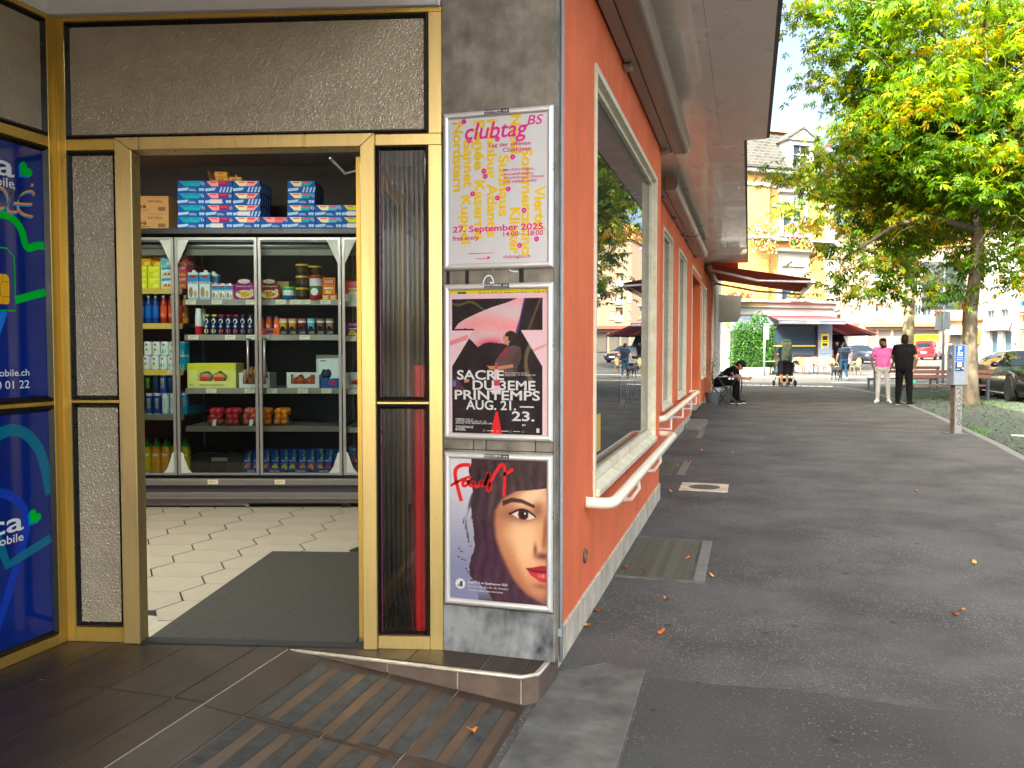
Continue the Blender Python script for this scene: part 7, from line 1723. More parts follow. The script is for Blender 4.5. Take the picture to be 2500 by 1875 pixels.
mat('bark', hexc('6e6252'), rough=.95, col2=hexc('4e4438'), vs=5, var=.25, bump=.9, bs=22, stretch=(1, 1, .35), dist=.02)
mat('bark_pale', hexc('9a8e70'), rough=.95, col2=hexc('6e6450'), vs=4, var=.25, bump=.7, bs=16, dist=.02)
RS = np.random.RandomState(11)
def palm_leaves(P, N, size, cols, nl=6):
 """palmate leaves: P centres, N normals, size per leaf -> verts, faces, colours"""
 n = len(P)
 ref = RS.normal(size=(n, 3)); T = np.cross(N, ref); T /= np.linalg.norm(T, axis=1, keepdims=True) + 1e-9; B = np.cross(N, T)
 V, C = [], []
 for k in range(nl):
  a = radians(-115 + 230 * k / (nl - 1)); ln = size * (1.0 - .35 * abs(k - (nl - 1) / 2) / ((nl - 1) / 2))
  d = T * cos(a) + B * sin(a); s_ = -T * sin(a) + B * cos(a)
  dr = -N * 1.0
  droop = (.25 + .3 * RS.random(n))[:, None]
  d0 = d + np.array([0, 0, -1]) * droop
  mid = P + d0 * ln[:, None] * .58; tip = P + d0 * ln[:, None] + np.array([0, 0, -.12]) * ln[:, None]
  w_ = ln[:, None] * .19
  V.append(np.stack([P + d0 * ln[:, None] * .06, mid + s_ * w_ + N * .1 * w_, tip, mid - s_ * w_ + N * .1 * w_], 1))
  C.append(cols)
 V = np.stack(V, 1).reshape(-1, 3); C = np.repeat(np.stack(C, 1).reshape(-1, 3), 4, axis=0)
 return V, C
def soup(name, V, C, m, parent, quads=4):
 me = bpy.data.meshes.new(name); n = len(V) // quads
 me.vertices.add(len(V)); me.vertices.foreach_set('co', V.astype(np.float32).ravel())
 me.loops.add(len(V)); me.loops.foreach_set('vertex_index', np.arange(len(V), dtype=np.int32))
 me.polygons.add(n); me.polygons.foreach_set('loop_start', np.arange(0, len(V), quads, dtype=np.int32))
 me.update(calc_edges=True)
 a = me.color_attributes.new('Col', 'FLOAT_COLOR', 'POINT'); a.data.foreach_set('color', np.concatenate([C, np.ones((len(C), 1))], 1).astype(np.float32).ravel())
 me.materials.append(MAT[m]); me.validate()
 return link(name, me, parent)
GREENS = np.array([hexc('3a600c'), hexc('4e740e'), hexc('668a10'), hexc('829814'), hexc('a0a41a'), hexc('bca426'), hexc('b86a24')])
def tree(loc, path, radii, limbs, centre, rad, nclump, per, size, label, seed, barkm, extra=(), zmin=2.9, flat=.35, avoid=None):
 global RS
 RS = np.random.RandomState(seed); r = random.Random(seed)
 t_ = empty('chestnut_tree', loc, label=label, cat='tree', group='street trees on the cobbled strip')
 tr = MB().tube(path, radii, 14)
 tr.build('trunk', barkm, t_, smooth=True)
 lb = MB()
 tips = []
 for L_ in limbs:
  k = len(L_); lb.tube(L_, [.10 * (1 - .8 * i / (k - 1)) + .012 for i in range(k)], 7); tips.append(L_)
 top = np.array(path[-1])
 for i in range(26):                                   # secondary boughs
  a = r.uniform(0, 2 * pi); rr = r.uniform(.4, .95); z0 = r.uniform(.35, 1) * (top[2] - 3.2) + 3.2
  p0 = np.array([np.interp(z0, [p[2] for p in path], [p[j] for p in path]) for j in (0, 1, 2)])
  p3 = np.array(centre) + np.array([cos(a) * rad[0] * rr, sin(a) * rad[1] * rr, r.uniform(-.5, .7) * rad[2]])
  p1 = p0 * .66 + p3 * .34 + np.array([0, 0, .35]); p2 = p0 * .3 + p3 * .7 + np.array([0, 0, .35])
  lb.tube([p0, p1, p2, p3], [.055, .038, .024, .008], 6)
 for i in range(120):
  a = r.uniform(0, 2 * pi); p3 = np.array(centre) + np.array([cos(a), sin(a), 0]) * np.array(rad) * r.uniform(.3, 1) + np.array([0, 0, r.uniform(-.8, .8) * rad[2]]); p0 = p3 * .7 + np.array(centre) * .3 + np.array([r.gauss(0, .3), r.gauss(0, .3), -.4]); lb.tube([p0, (p0 + p3) / 2 + np.array([0, 0, .12]), p3], [.014, .010, .004], 4)
 lb.build('limbs', barkm, t_, smooth=True)
 C0 = []
 while len(C0) < nclump:
  v = RS.normal(size=3); v /= np.linalg.norm(v); v *= RS.random() ** (1 / 2.2)
  p = np.array(centre) + v * np.array(rad)
  nz = 1 + .18 * sin(p[0] * 1.7 + seed) + .15 * sin(p[1] * 1.3) + .15 * sin(p[2] * 2.1)
  p = np.array(centre) + v * np.array(rad) * nz
  if p[2] < zmin + .5 * abs(sin(p[0] * 1.9)): continue
  if avoid and avoid(p): continue
  C0.append(p)
 C0 += [np.array(e) for e in extra]
 C0 = np.array(C0); n = len(C0)
 base = RS.randint(0, 4, size=n)
 P = np.repeat(C0, per, axis=0); m = len(P)
 off = RS.normal(size=(m, 3)) * np.array([.42, .42, .17])
 rad_out = np.linalg.norm(off[:, :2], axis=1)
 off[:, 2] -= .22 * rad_out ** 2
 P = P + off
 out = off / (np.linalg.norm(off, axis=1, keepdims=True) + 1e-6)
 N = np.stack([out[:, 0] * .55, out[:, 1] * .55, np.full(m, .8)], 1) + RS.normal(size=(m, 3)) * flat; N /= np.linalg.norm(N, axis=1, keepdims=True)
 ci = np.clip(np.repeat(base, per) + RS.randint(-1, 3, size=m), 0, 5); ci[RS.random(m) < .005] = 6
 cols = GREENS[ci] * RS.uniform(.5, .95, size=(m, 1))
 V, C = palm_leaves(P, N, size * RS.uniform(.7, 1.2, size=m), cols)
 soup('crown', V, C, 'leaf', t_)
 return t_
R_, U_ = np.array([cos(YAW), sin(YAW), 0]), np.array([-sin(YAW), cos(YAW), 0])    # across and along the view
def loc_(lat, along, z): return tuple(R_ * lat + U_ * along + np.array([0, 0, z]))
b1 = at(2369, 21.2)
tree(b1, [loc_(0, 0, -.05), loc_(0, 0, .15), loc_(-.03, 0, 1.2), loc_(-.04, 0, 2.4), loc_(.08, .05, 3.2), loc_(.16, .1, 4.2), loc_(.10, .1, 5.2), loc_(.02, .15, 6.6), loc_(.12, .1, 8.2), loc_(.05, 0, 10)], [.34, .22, .19, .175, .15, .135, .12, .10, .07, .03],
 [[loc_(.12, .1, 4.5), loc_(-.9, -.2, 4.75), loc_(-2.2, -.5, 4.6), loc_(-3.6, -.7, 3.7)], [loc_(.12, .1, 5.2), loc_(1.2, .3, 5.6), loc_(2.6, .2, 5.7), loc_(3.8, .4, 5.2)], [loc_(.05, .1, 6.2), loc_(-1.0, .5, 6.9), loc_(-2.2, .8, 7.4), loc_(-3.0, .9, 7.3)], [loc_(.05, .1, 5.6), loc_(.2, -1.2, 6.2), loc_(-.4, -2.6, 6.6), loc_(-.6, -3.6, 6.4)], [loc_(.1, .1, 7.4), loc_(1.1, -.5, 8.4), loc_(2.2, -1.0, 9.3)]],
 loc_(.35, .2, 7.2), (4.3, 4.3, 4.6), 440, 48, .195, 'large horse chestnut tree with bright green crown behind the parking meter', 3, 'bark',
 extra=[loc_(-3.9 + .36 * (k % 7), -.2 + .3 * (k % 3), 9.0 + .62 * (k // 7) + .25 * (k % 2)) for k in range(21)] + [loc_(-4.7, -.3, 9.9), loc_(-4.5, -.4, 10.1), loc_(-3.9, -.6, 3.2), loc_(-3.4, -.8, 2.95), loc_(-3.7, -.5, 4.0), loc_(-4.1, -.4, 4.7), loc_(-3.2, -.7, 3.6), loc_(-2.6, -.7, 3.0), loc_(-2.0, -.5, 3.1), loc_(-.7, -.4, 2.9), loc_(.5, -.6, 3.1), loc_(-4.0, .2, 6.4), loc_(-3.9, .1, 8.4), loc_(-4.1, .1, 5.6), loc_(-1.3, -.4, 2.95), loc_(1.2, -.5, 3.4)], zmin=3.3)
b2 = at(2214, 29.5)
tree(b2, [loc_(0, 0, -.05), loc_(0, 0, .2), loc_(.02, 0, 1.5), loc_(.05, 0, 3.0), loc_(.1, .1, 4.5), loc_(.05, 0, 6.5), loc_(0, 0, 9)], [.30, .22, .2, .18, .15, .1, .04],
 [[loc_(.1, 0, 4.4), loc_(-1.2, .3, 5), loc_(-2.8, .4, 5.2)], [loc_(.1, 0, 4.8), loc_(1.3, -.3, 5.4), loc_(2.7, -.2, 5.6)]],
 loc_(.2, 0, 7.4), (3.6, 3.6, 3.8), 260, 30, .22, 'slimmer chestnut tree with dappled pale trunk behind the man in black', 8, 'bark_pale', zmin=4.0)
b3 = at(2560, 33)
tree(b3, [loc_(0, 0, -.05), loc_(0, 0, .2), loc_(.02, 0, 2.5), loc_(.1, .1, 5), loc_(0, 0, 9)], [.30, .22, .2, .15, .04], [], loc_(0, 0, 7.4), (3.8, 3.8, 3.8), 180, 22, .25, 'third chestnut crown entering at the photo edge behind the black car', 12, 'bark', zmin=4.0)

# hedge in its planter
hd = at(1833, 45.2)
hg = empty('hedge', hd, YAW, label='dense bright green bamboo hedge beside the cafe window', cat='hedge')
RS = np.random.RandomState(4); n = 5200
x = RS.uniform(-1.15, 1.15, n); y = RS.uniform(-.6, .6, n); z = RS.random(n) ** .85
topz = 2.55 + .3 * np.sin(x * 2.3 + 1) + .2 * np.sin(x * 5.1)
front = RS.random(n) < .55; y[front] = -.6 + RS.normal(0, .07, front.sum())
P = np.stack([x * (1 + .08 * np.sin(z * 6)), y, .35 + z * topz], 1); P += RS.normal(0, .06, P.shape)
N = RS.normal(size=(n, 3)) + np.array([0, -.7, .6]); N /= np.linalg.norm(N, axis=1, keepdims=True)
T = np.cross(N, RS.normal(size=(n, 3))); T /= np.linalg.norm(T, axis=1, keepdims=True); B = np.cross(N, T); ln = RS.uniform(.10, .19, n)[:, None]
T = T + np.array([0, 0, -.4]); V = np.stack([P - T * ln * .5, P + B * ln * .17, P + T * ln * .5, P - B * ln * .17], 1).reshape(-1, 3)
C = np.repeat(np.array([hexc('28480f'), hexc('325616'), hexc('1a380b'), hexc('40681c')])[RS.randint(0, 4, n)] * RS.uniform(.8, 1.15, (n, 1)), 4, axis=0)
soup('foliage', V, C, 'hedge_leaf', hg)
q = MB(); r = random.Random(2)
for k in range(26): xx = r.uniform(-1.1, 1.1); q.tube([(xx, r.uniform(-.3, .3), .3), (xx + r.uniform(-.2, .2), r.uniform(-.4, .3), 2.4)], .012, 4)
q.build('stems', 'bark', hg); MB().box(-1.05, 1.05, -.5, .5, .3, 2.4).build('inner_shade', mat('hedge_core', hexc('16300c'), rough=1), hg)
pw = empty('planter_wall', at(1836, 44.4), YAW, label='low tan stone planter wall at the foot of the hedge', cat='planter')
for i in range(6):
 for j in range(2): MB().box(-1.0 + i * .345 + .08 * j, -1.0 + i * .345 + .335 + .08 * j, -.12, .12, .0 + j * .2, .19 + j * .2).build('stone', 'plinth', pw, bevel=.015)
# climbing plant under the geraniums
cl = empty('climbing_plant', at(1787, 46.6, 2.0), YAW, label='yellow-green climbing plant below the left geranium box', cat='plant')
n = 500; RS = np.random.RandomState(9); P = np.stack([RS.normal(0, .22, n), RS.uniform(-.3, .1, n), RS.uniform(-.2, 2.0, n)], 1); N = RS.normal(size=(n, 3)) + np.array([0, -1, .3]); N /= np.linalg.norm(N, axis=1, keepdims=True); T = np.cross(N, RS.normal(size=(n, 3))); T /= np.linalg.norm(T, axis=1, keepdims=True); B = np.cross(N, T)
V = np.stack([P - T * .08, P + B * .05, P + T * .08, P - B * .05], 1).reshape(-1, 3); soup('leaves', V, np.repeat(np.array([hexc('9ab82a'), hexc('7aa41e')])[RS.randint(0, 2, n)], 4, axis=0), 'hedge_leaf', cl)
# grass between the cobbles
RS = np.random.RandomState(5); gp = []
for cx_, cy_, sx, sy, n in ((3.62, 15.4, .16, .3, 160), (3.75, 15.8, .2, .4, 120), (6.1, 24.2, .6, .5, 500), (5.6, 22.6, .5, .3, 200), (4.6, 26.5, .8, 1.2, 500), (5.2, 29.0, .9, 1.0, 400), (4.3, 19.5, .8, 2.5, 140), (5.5, 16.5, 1.1, 3, 160), (4.5, 13.5, .8, 1.4, 90), (6.8, 20, 1.2, 2.4, 160)):
 gp.append(np.stack([RS.normal(cx_, sx, n), RS.normal(cy_, sy, n)], 1))
gp = np.concatenate(gp); gp = gp[[p[0] > kerb_x(p[1]) + .13 for p in gp]][::2]; n = len(gp) * 3; gp = np.repeat(gp, 3, axis=0) + RS.normal(0, .03, (n, 2))
h_ = RS.uniform(.03, .075, n); a = RS.uniform(0, 2 * pi, n); ln = RS.normal(0, .04, (n, 2)); z0 = np.full(n, .0)
V = np.stack([np.stack([gp[:, 0] - .006 * np.cos(a), gp[:, 1] - .006 * np.sin(a), z0], 1), np.stack([gp[:, 0] + .006 * np.cos(a), gp[:, 1] + .006 * np.sin(a), z0], 1), np.stack([gp[:, 0] + ln[:, 0], gp[:, 1] + ln[:, 1], h_], 1)], 1).reshape(-1, 3)
o = soup('grass', V, np.repeat(np.array([hexc('4a7c18'), hexc('5e8e22'), hexc('346012')])[RS.randint(0, 3, n)], 3, axis=0), 'hedge_leaf', None, 3); tag(o, 'short bright grass growing between the cobbles', 'grass', kind='stuff')
# potted olive beside the folding table
po = empty('potted_olive', at(1729, 20.3), .3, label='spindly olive in a dark grey pot beside the dark door', cat='potted plant')
po.location.x = -.86
MB().lathe([(.13, 0), (.19, .34), (.19, .36), (.17, .36), (.17, .33)], 18).build('pot', mat('pot_grey', hexc('4a4c52'), rough=.6), po, smooth=40); MB().lathe([(.165, .30), (.165, .325)], 14).build('soil', 'cobble_bed', po)
MB().tube([(0, 0, .3), (.02, 0, .6), (-.01, .01, .85), (.01, 0, 1.1)], [.014, .012, .01, .006], 6).build('stem', 'bark', po, smooth=True)
n = 260; P = np.stack([RS.normal(0, .11, n), RS.normal(0, .11, n), RS.normal(1.08, .13, n)], 1); T = RS.normal(size=(n, 3)); T /= np.linalg.norm(T, axis=1, keepdims=True); B = np.cross(T, RS.normal(size=(n, 3))); B /= np.linalg.norm(B, axis=1, keepdims=True)
V = np.stack([P - T * .03, P + B * .007, P + T * .03, P - B * .007], 1).reshape(-1, 3); soup('leaves', V, np.repeat(np.array([hexc('6a7a4a'), hexc('4a5c30')])[RS.randint(0, 2, n)], 4, axis=0), 'hedge_leaf', po)

# ------------------------------------------------------------------ street furniture
mat('meter_grey', hexc('8a929c'), rough=.4, metal=.4, var=.05); mat('meter_blue', hexc('1450b0'), rough=.4); mat('meter_navy', hexc('12304c'), rough=.4); mat('bench_wood', hexc('7c5040'), rough=.6, var=.15, vs=6, stretch=(.3, 4, 4)); mat('bench_steel', hexc('5c6470'), rough=.45, metal=.5); mat('zinc', hexc('8c949a'), rough=.45, metal=.5, var=.08)
pm_ = empty('parking_meter', at(2338, 13.7), YAW + radians(8), label='grey parking meter with blue P panel and scrawled post', cat='parking meter')
MB().box(-.17, .17, -.15, .15, -.01, .012).build('base_plate', 'bench_steel', pm_); MB().box(-.062, .062, -.05, .05, .012, .82).build('post', 'steel_grey', pm_, bevel=.004); MB().box(-.082, -.063, -.05, .05, .012, .82).build('post_side', 'brown_riser', pm_)
MB().box(-.125, .128, -.085, .10, .821, 1.495).build('housing', 'meter_grey', pm_, bevel=.008)
MB().box(.066, .127, -.0875, -.0852, .83, 1.49).build('side_panel', 'steel_grey', pm_)
for z0 in (1.05, 1.28): MB().tube([(-.13, -.02, z0), (-.15, -.02, z0 + .05), (-.13, -.02, z0 + .1)], .01, 6).build('side_handle', 'bench_steel', pm_)
s_ = MB().box(-.105, .055, -.0885, -.0853, 1.225, 1.485).build('parking_panel', 'meter_blue', pm_)
text('lettering', 'P', .1, 'ink_white', s_, (-.025, -.0892, 1.385), align='CENTER', width=.062, height=.085, bold=.02); MB().box(-.066, .016, -.0893, -.0886, 1.31, 1.372).build('pictogram', 'ink_white', s_); MB().poly([(-.05, -.0897, 1.365), (0, -.0897, 1.365), (-.012, -.0897, 1.342), (-.02, -.0897, 1.315), (-.03, -.0897, 1.315), (-.038, -.0897, 1.342)][::-1]).build('pictogram', 'meter_blue', s_)
text('lettering', 'Zentrale', .02, 'ink_white', s_, (-.025, -.0892, 1.272), align='CENTER', width=.12, height=.022); text('lettering', 'Parkuhr', .02, 'ink_white', s_, (-.025, -.0892, 1.240), align='CENTER', width=.11, height=.022)
s_ = MB().box(-.105, .045, -.0885, -.0853, 1.055, 1.205).build('notice', 'meter_navy', pm_); MB().box(-.07, .01, -.0893, -.0886, 1.125, 1.198).build('blank_square', 'ink_white', s_); MB().box(-.098, -.03, -.0892, -.0887, 1.085, 1.091).build('fine_print', 'ink_white', s_); stroke('notice_mark', [(.01, 1.09), (.03, 1.12), (.035, 1.09)], .01, 'ink_white', s_, loc=(0, -.0892, 0))
for P in ([(-.03, .74), (-.05, .76), (-.01, .78), (.03, .74), (.0, .68), (-.04, .67), (.03, .70), (.04, .63)], [(-.04, .60), (-.045, .55), (.0, .53), (.03, .57), (.02, .62), (-.01, .58)], [(.03, .52), (.045, .47), (.0, .46), (-.035, .50), (-.04, .42), (.01, .38), (.03, .42)], [(-.05, .38), (.045, .40), (-.02, .33), (.04, .30), (.0, .26), (-.04, .30), (-.03, .36)], [(.0, .24), (.04, .25), (.05, .19), (.01, .15), (-.03, .18), (.02, .22)]):
 stroke('marker_scrawl', P, .011, 'ink_black', pm_, loc=(0, -.0512, 0))
def bench(loc, L_, label):
 t_ = empty('park_bench', loc, YAW, label=label, cat='bench', group='benches under the trees')
 for x in (-L_ / 2 + .05, L_ / 2 - .05):
  MB().box(x - .03, x + .03, -.04, .02, 0, .86).build('back_post', 'bench_steel', t_); MB().box(x - .03, x + .03, .44, .50, 0, .40).build('leg', 'bench_steel', t_); MB().box(x - .03, x + .03, .0201, .44, .36, .40).build('seat_bracket', 'bench_steel', t_)
 for z in (.63, .76): MB().box(-L_ / 2, L_ / 2, -.075, -.041, z, z + .095).build('back_slat', 'bench_wood', t_, bevel=.006)
 for k in range(4): MB().box(-L_ / 2, L_ / 2, .03 + k * .12, .135 + k * .12, .401, .44).build('seat_slat', 'bench_wood', t_, bevel=.006)
bench(at(2319, 22.9), 2.25, 'brown slatted bench behind the parking meter'); bench(at(2212, 28.6), 2.3, 'brown slatted bench further back behind the two men')
sp = empty('sign_post', at(2302, 35.5), YAW, label='steel post carrying a large blank sign and a small one seen from behind', cat='sign')
MB().tube([(0, 0, 0), (0, 0, 5.6)], .055, 10).build('post', 'zinc', sp, smooth=True)
for z0, z1, x0, x1 in ((vz(703, 35.5), vz(640, 35.5), -.93, .95), (vz(757, 35.5), vz(704.5, 35.5), -.93, .95)): MB().box(x0, x1, .07, .09, z0, z1).build('sign_panel', 'zinc', sp, bevel=.01); MB().box(x0, x1, .02, .069, z0 + .1, z0 + .14).build('stiffener', 'bench_steel', sp)
MB().box(-.35, .33, .06, .08, vz(806, 35.5), vz(760, 35.5)).build('small_sign', 'zinc', sp, bevel=.04)
ss = empty('turn_sign', at(2179, 48), YAW, label='small white no turning sign on a thin post', cat='sign'); MB().tube([(0, 0, 0), (0, 0, 2.0)], .03, 8).build('post', 'zinc', ss); MB().box(-.34, .34, -.05, -.03, 1.4, 2.05).build('plate', 'trim_white', ss, bevel=.02)
stroke('arrow', [(-.12, 1.55), (-.1, 1.75), (.1, 1.82)], .05, 'ink_black', ss, loc=(0, -.0512, 0)); stroke('bar', [(-.2, 1.5), (.2, 1.95)], .04, 'ink_red', ss, loc=(0, -.0516, 0), smooth=0)
pp_ = empty('pole', at(1866, 43.5), YAW, label='thin grey pole standing at the kerb before the hedge', cat='pole'); MB().tube([(0, 0, 0), (0, 0, 2.75)], .05, 8).build('shaft', 'zinc', pp_, smooth=True); MB().box(-.04, .22, -.02, .02, 1.9, 2.75).build('side_plate', 'zinc', pp_)
lp = at(1901, 40); lz = vz(506, 40)
la = empty('street_lamp', (lp[0], lp[1], lz), YAW, label='grey hanging street lamp on a cable before the yellow facade', cat='street lamp')
MB().lathe([(.42, -.06), (.40, -.02), (.22, .09), (.08, .15), (.05, .22)], 18).build('shade', 'bench_steel', la, smooth=40); MB().tube([(0, 0, .2), (-3.4, -1.0, 3.2)], .012, 5).build('cable', 'bench_steel', la); MB().tube([(0, 0, .2), (16, 5, 3.0)], .012, 5).build('cable', 'bench_steel', la)
fbq = MB().ball((0, 0, .11), .11, 14, 9); fbq.c = [hexc('2aa84a') if (i // 14 + i) % 3 else hexc('2a6ac8') for i in range(len(fbq.f))]
o = fbq.build('ball', 'print', None, True, loc=at(2230, 33)); tag(o, 'green and blue ball on the ground behind the bench', 'ball')
# cafe terrace: wicker chairs and tables
mat('wicker', hexc('7f7858'), rough=.7, var=.12, vs=30); mat('rattan', hexc('7c5838'), rough=.6)
def cafe_chair():
 t_ = empty('bistro_chair', (0, 0, 0), 0, label='cream wicker bistro chair', cat='chair', group='bistro chairs outside the cafe')
 MB().box(-.21, .21, -.2, .2, .43, .47).build('seat', 'wicker', t_, bevel=.02)
 P = [(.215 * cos(a), .21, .70 + .22 * sin(a)) for a in np.linspace(0, 2 * pi, 21)[:-1]]
 MB().tube(P, .02, 6, closed=True).build('back_frame', 'rattan', t_, smooth=True); MB().prism([(.2 * cos(a), .205, .70 + .205 * sin(a)) for a in np.linspace(0, 2 * pi, 17)[:-1]], (0, .01, 0)).build('back_panel', 'wicker', t_)
 for x, y in ((-.18, -.17), (.18, -.17), (-.18, .19), (.18, .19)): MB().tube([(x, y, .43), (x * 1.15, y * 1.1, 0)], .018, 6).build('leg', 'rattan', t_, smooth=True)
 for x in (-.2, .2): MB().tube([(x, .2, .68), (x * 1.2, 0, .66), (x * 1.1, -.18, .45)], .016, 6).build('arm', 'rattan', t_, smooth=True)
 return t_
ch0 = cafe_chair()
CH = [(1878, 45.0, 2.9, 'nearest the grey pole'), (1898, 45.8, 2.6, 'half hidden behind the walker with the backpack'), (1950, 46.0, -.3, 'to one side of the second table'), (1963, 45.2, .3, 'in front of the window middle'), (2006, 45.2, -.5, 'in front of the yellow poster'), (2014, 46.4, 2.2, 'behind another before the yellow poster'), (2034, 43.8, .1, 'with tan legs beside the dog'), (2088, 43.5, -1.4, 'beyond the man walking the dog'), (1985, 46.6, 3.0, 'against the window at the middle table')]
for i, (u, d, rz, lab) in enumerate(CH):
 o = ch0 if i == 0 else tree_copy(ch0)
 o.location = at(u, d); o.rotation_euler = (0, 0, YAW + rz); o['label'] = 'cream wicker bistro chair ' + lab
def cafe_table(loc, label):
 t_ = empty('cafe_table', loc, YAW, label=label, cat='table', group='small cafe tables'); MB().lathe([(.34, .71), (.35, .72), (.35, .735)], 20).build('table_top', 'trim_white', t_); MB().tube([(0, 0, .03), (0, 0, .71)], .03, 8).build('stem', 'black_plastic', t_)
 for k in range(3): MB().tube([(0, 0, .1), (.26 * cos(k * 2.1), .26 * sin(k * 2.1), .02)], .02, 5).build('foot', 'black_plastic', t_)
cafe_table(at(1880, 44.2), 'small white cafe table beside the grey pole'); cafe_table(at(1987, 45.0), 'small white cafe table before the middle of the cafe window'); cafe_table(at(1938, 46.2), 'small white cafe table behind the pushchair')
# folding table with a drink
ft = empty('folding_table', at(1763, 21.2), 0, label='small black folding table beside the seated man', cat='table')
ft.location.x, ft.location.y = -.50, 21.3
MB().box(-.28, .28, -.3, .3, .73, .75).build('table_top', 'bench_steel', ft, bevel=.004)
for y in (-.24, .24):
 for s_ in (-1, 1): MB().tube([(-.26 * s_, y + .02 * s_, 0), (.24 * s_, y + .02 * s_, .73)], .013, 6).build('leg', 'black_plastic', ft)
dg_ = empty('drink_glass', (ft.location.x + .1, ft.location.y - .05, .751), label='small glass of red drink on the folding table', cat='glass'); MB().lathe([(.03, 0), (.036, .08)], 12).build('drink', 'ink_red', dg_, smooth=True); MB().lathe([(.033, -.0), (.042, .12), (.04, .12)], 12).build('tumbler', 'punnet_film', dg_, smooth=True)
MB().box(-.1, 0, -.03, .03, 0, .012).build('phone_case', 'white_paint', None, loc=(ft.location.x - .02, ft.location.y, .7515)); tag(bpy.data.objects['phone_case'], 'small pale packet lying on the folding table', 'packet')
# folding chair under the seated man
fc = empty('folding_chair', (-.72, 22.3, 0), label='black folding chair under the seated man', cat='chair'); MB().box(-.2, .2, -.2, .2, .43, .45).build('seat', 'black_plastic', fc); MB().box(-.22, -.19, -.2, .2, .6, .85).build('backrest', 'black_plastic', fc)
for y in (-.19, .19):
 for s_ in (-1, 1): MB().tube([(-.2 * s_, y, 0), (.2 * s_, y, .44 if s_ > 0 else .44)], .012, 6).build('leg', 'black_plastic', fc)
# parked bicycle behind him
bi = empty('bicycle', (-.35, 25.2, 0), radians(80), label='dark bicycle parked behind the seated man', cat='bicycle')
for x in (-.52, .52):
 w_ = MB().tube([(x + .33 * cos(a), 0, .34 + .33 * sin(a)) for a in np.linspace(0, 2 * pi, 29)[:-1]], .018, 6, closed=True).build('wheel', 'black_plastic', bi, smooth=True); q = MB()
 for k in range(12): q.tube([(x, 0, .34), (x + .32 * cos(k * pi / 6), 0, .34 + .32 * sin(k * pi / 6))], .002, 3)
 q.build('spokes', 'zinc', w_)
q = MB()
for a_, b_ in (((-.52, 0, .34), (-.1, 0, .32)), ((-.1, 0, .32), (.38, 0, .72)), ((-.1, 0, .32), (-.2, 0, .85)), ((-.18, 0, .78), (.36, 0, .80)), ((-.52, 0, .34), (-.18, 0, .76)), ((.36, 0, .86), (.52, 0, .34))): q.tube([a_, b_], .016, 6)
q.build('frame', 'black_plastic', bi, smooth=True); MB().box(-.32, -.08, -.06, .06, .9, .95).build('saddle', 'black_plastic', bi, bevel=.02); MB().tube([(.3, -.28, 1.0), (.38, -.1, 1.02), (.38, .1, 1.02), (.3, .28, 1.0)], .013, 6).build('handlebar', 'black_plastic', bi, smooth=True); MB().tube([(.36, 0, .84), (.38, 0, 1.02)], .014, 6).build('stem', 'black_plastic', bi); MB().tube([(-.2, 0, .84), (-.21, 0, .92)], .013, 6).build('seat_post', 'zinc', bi); MB().box(-.75, -.35, -.12, .12, .72, .75).build('rack', 'bench_steel', bi)
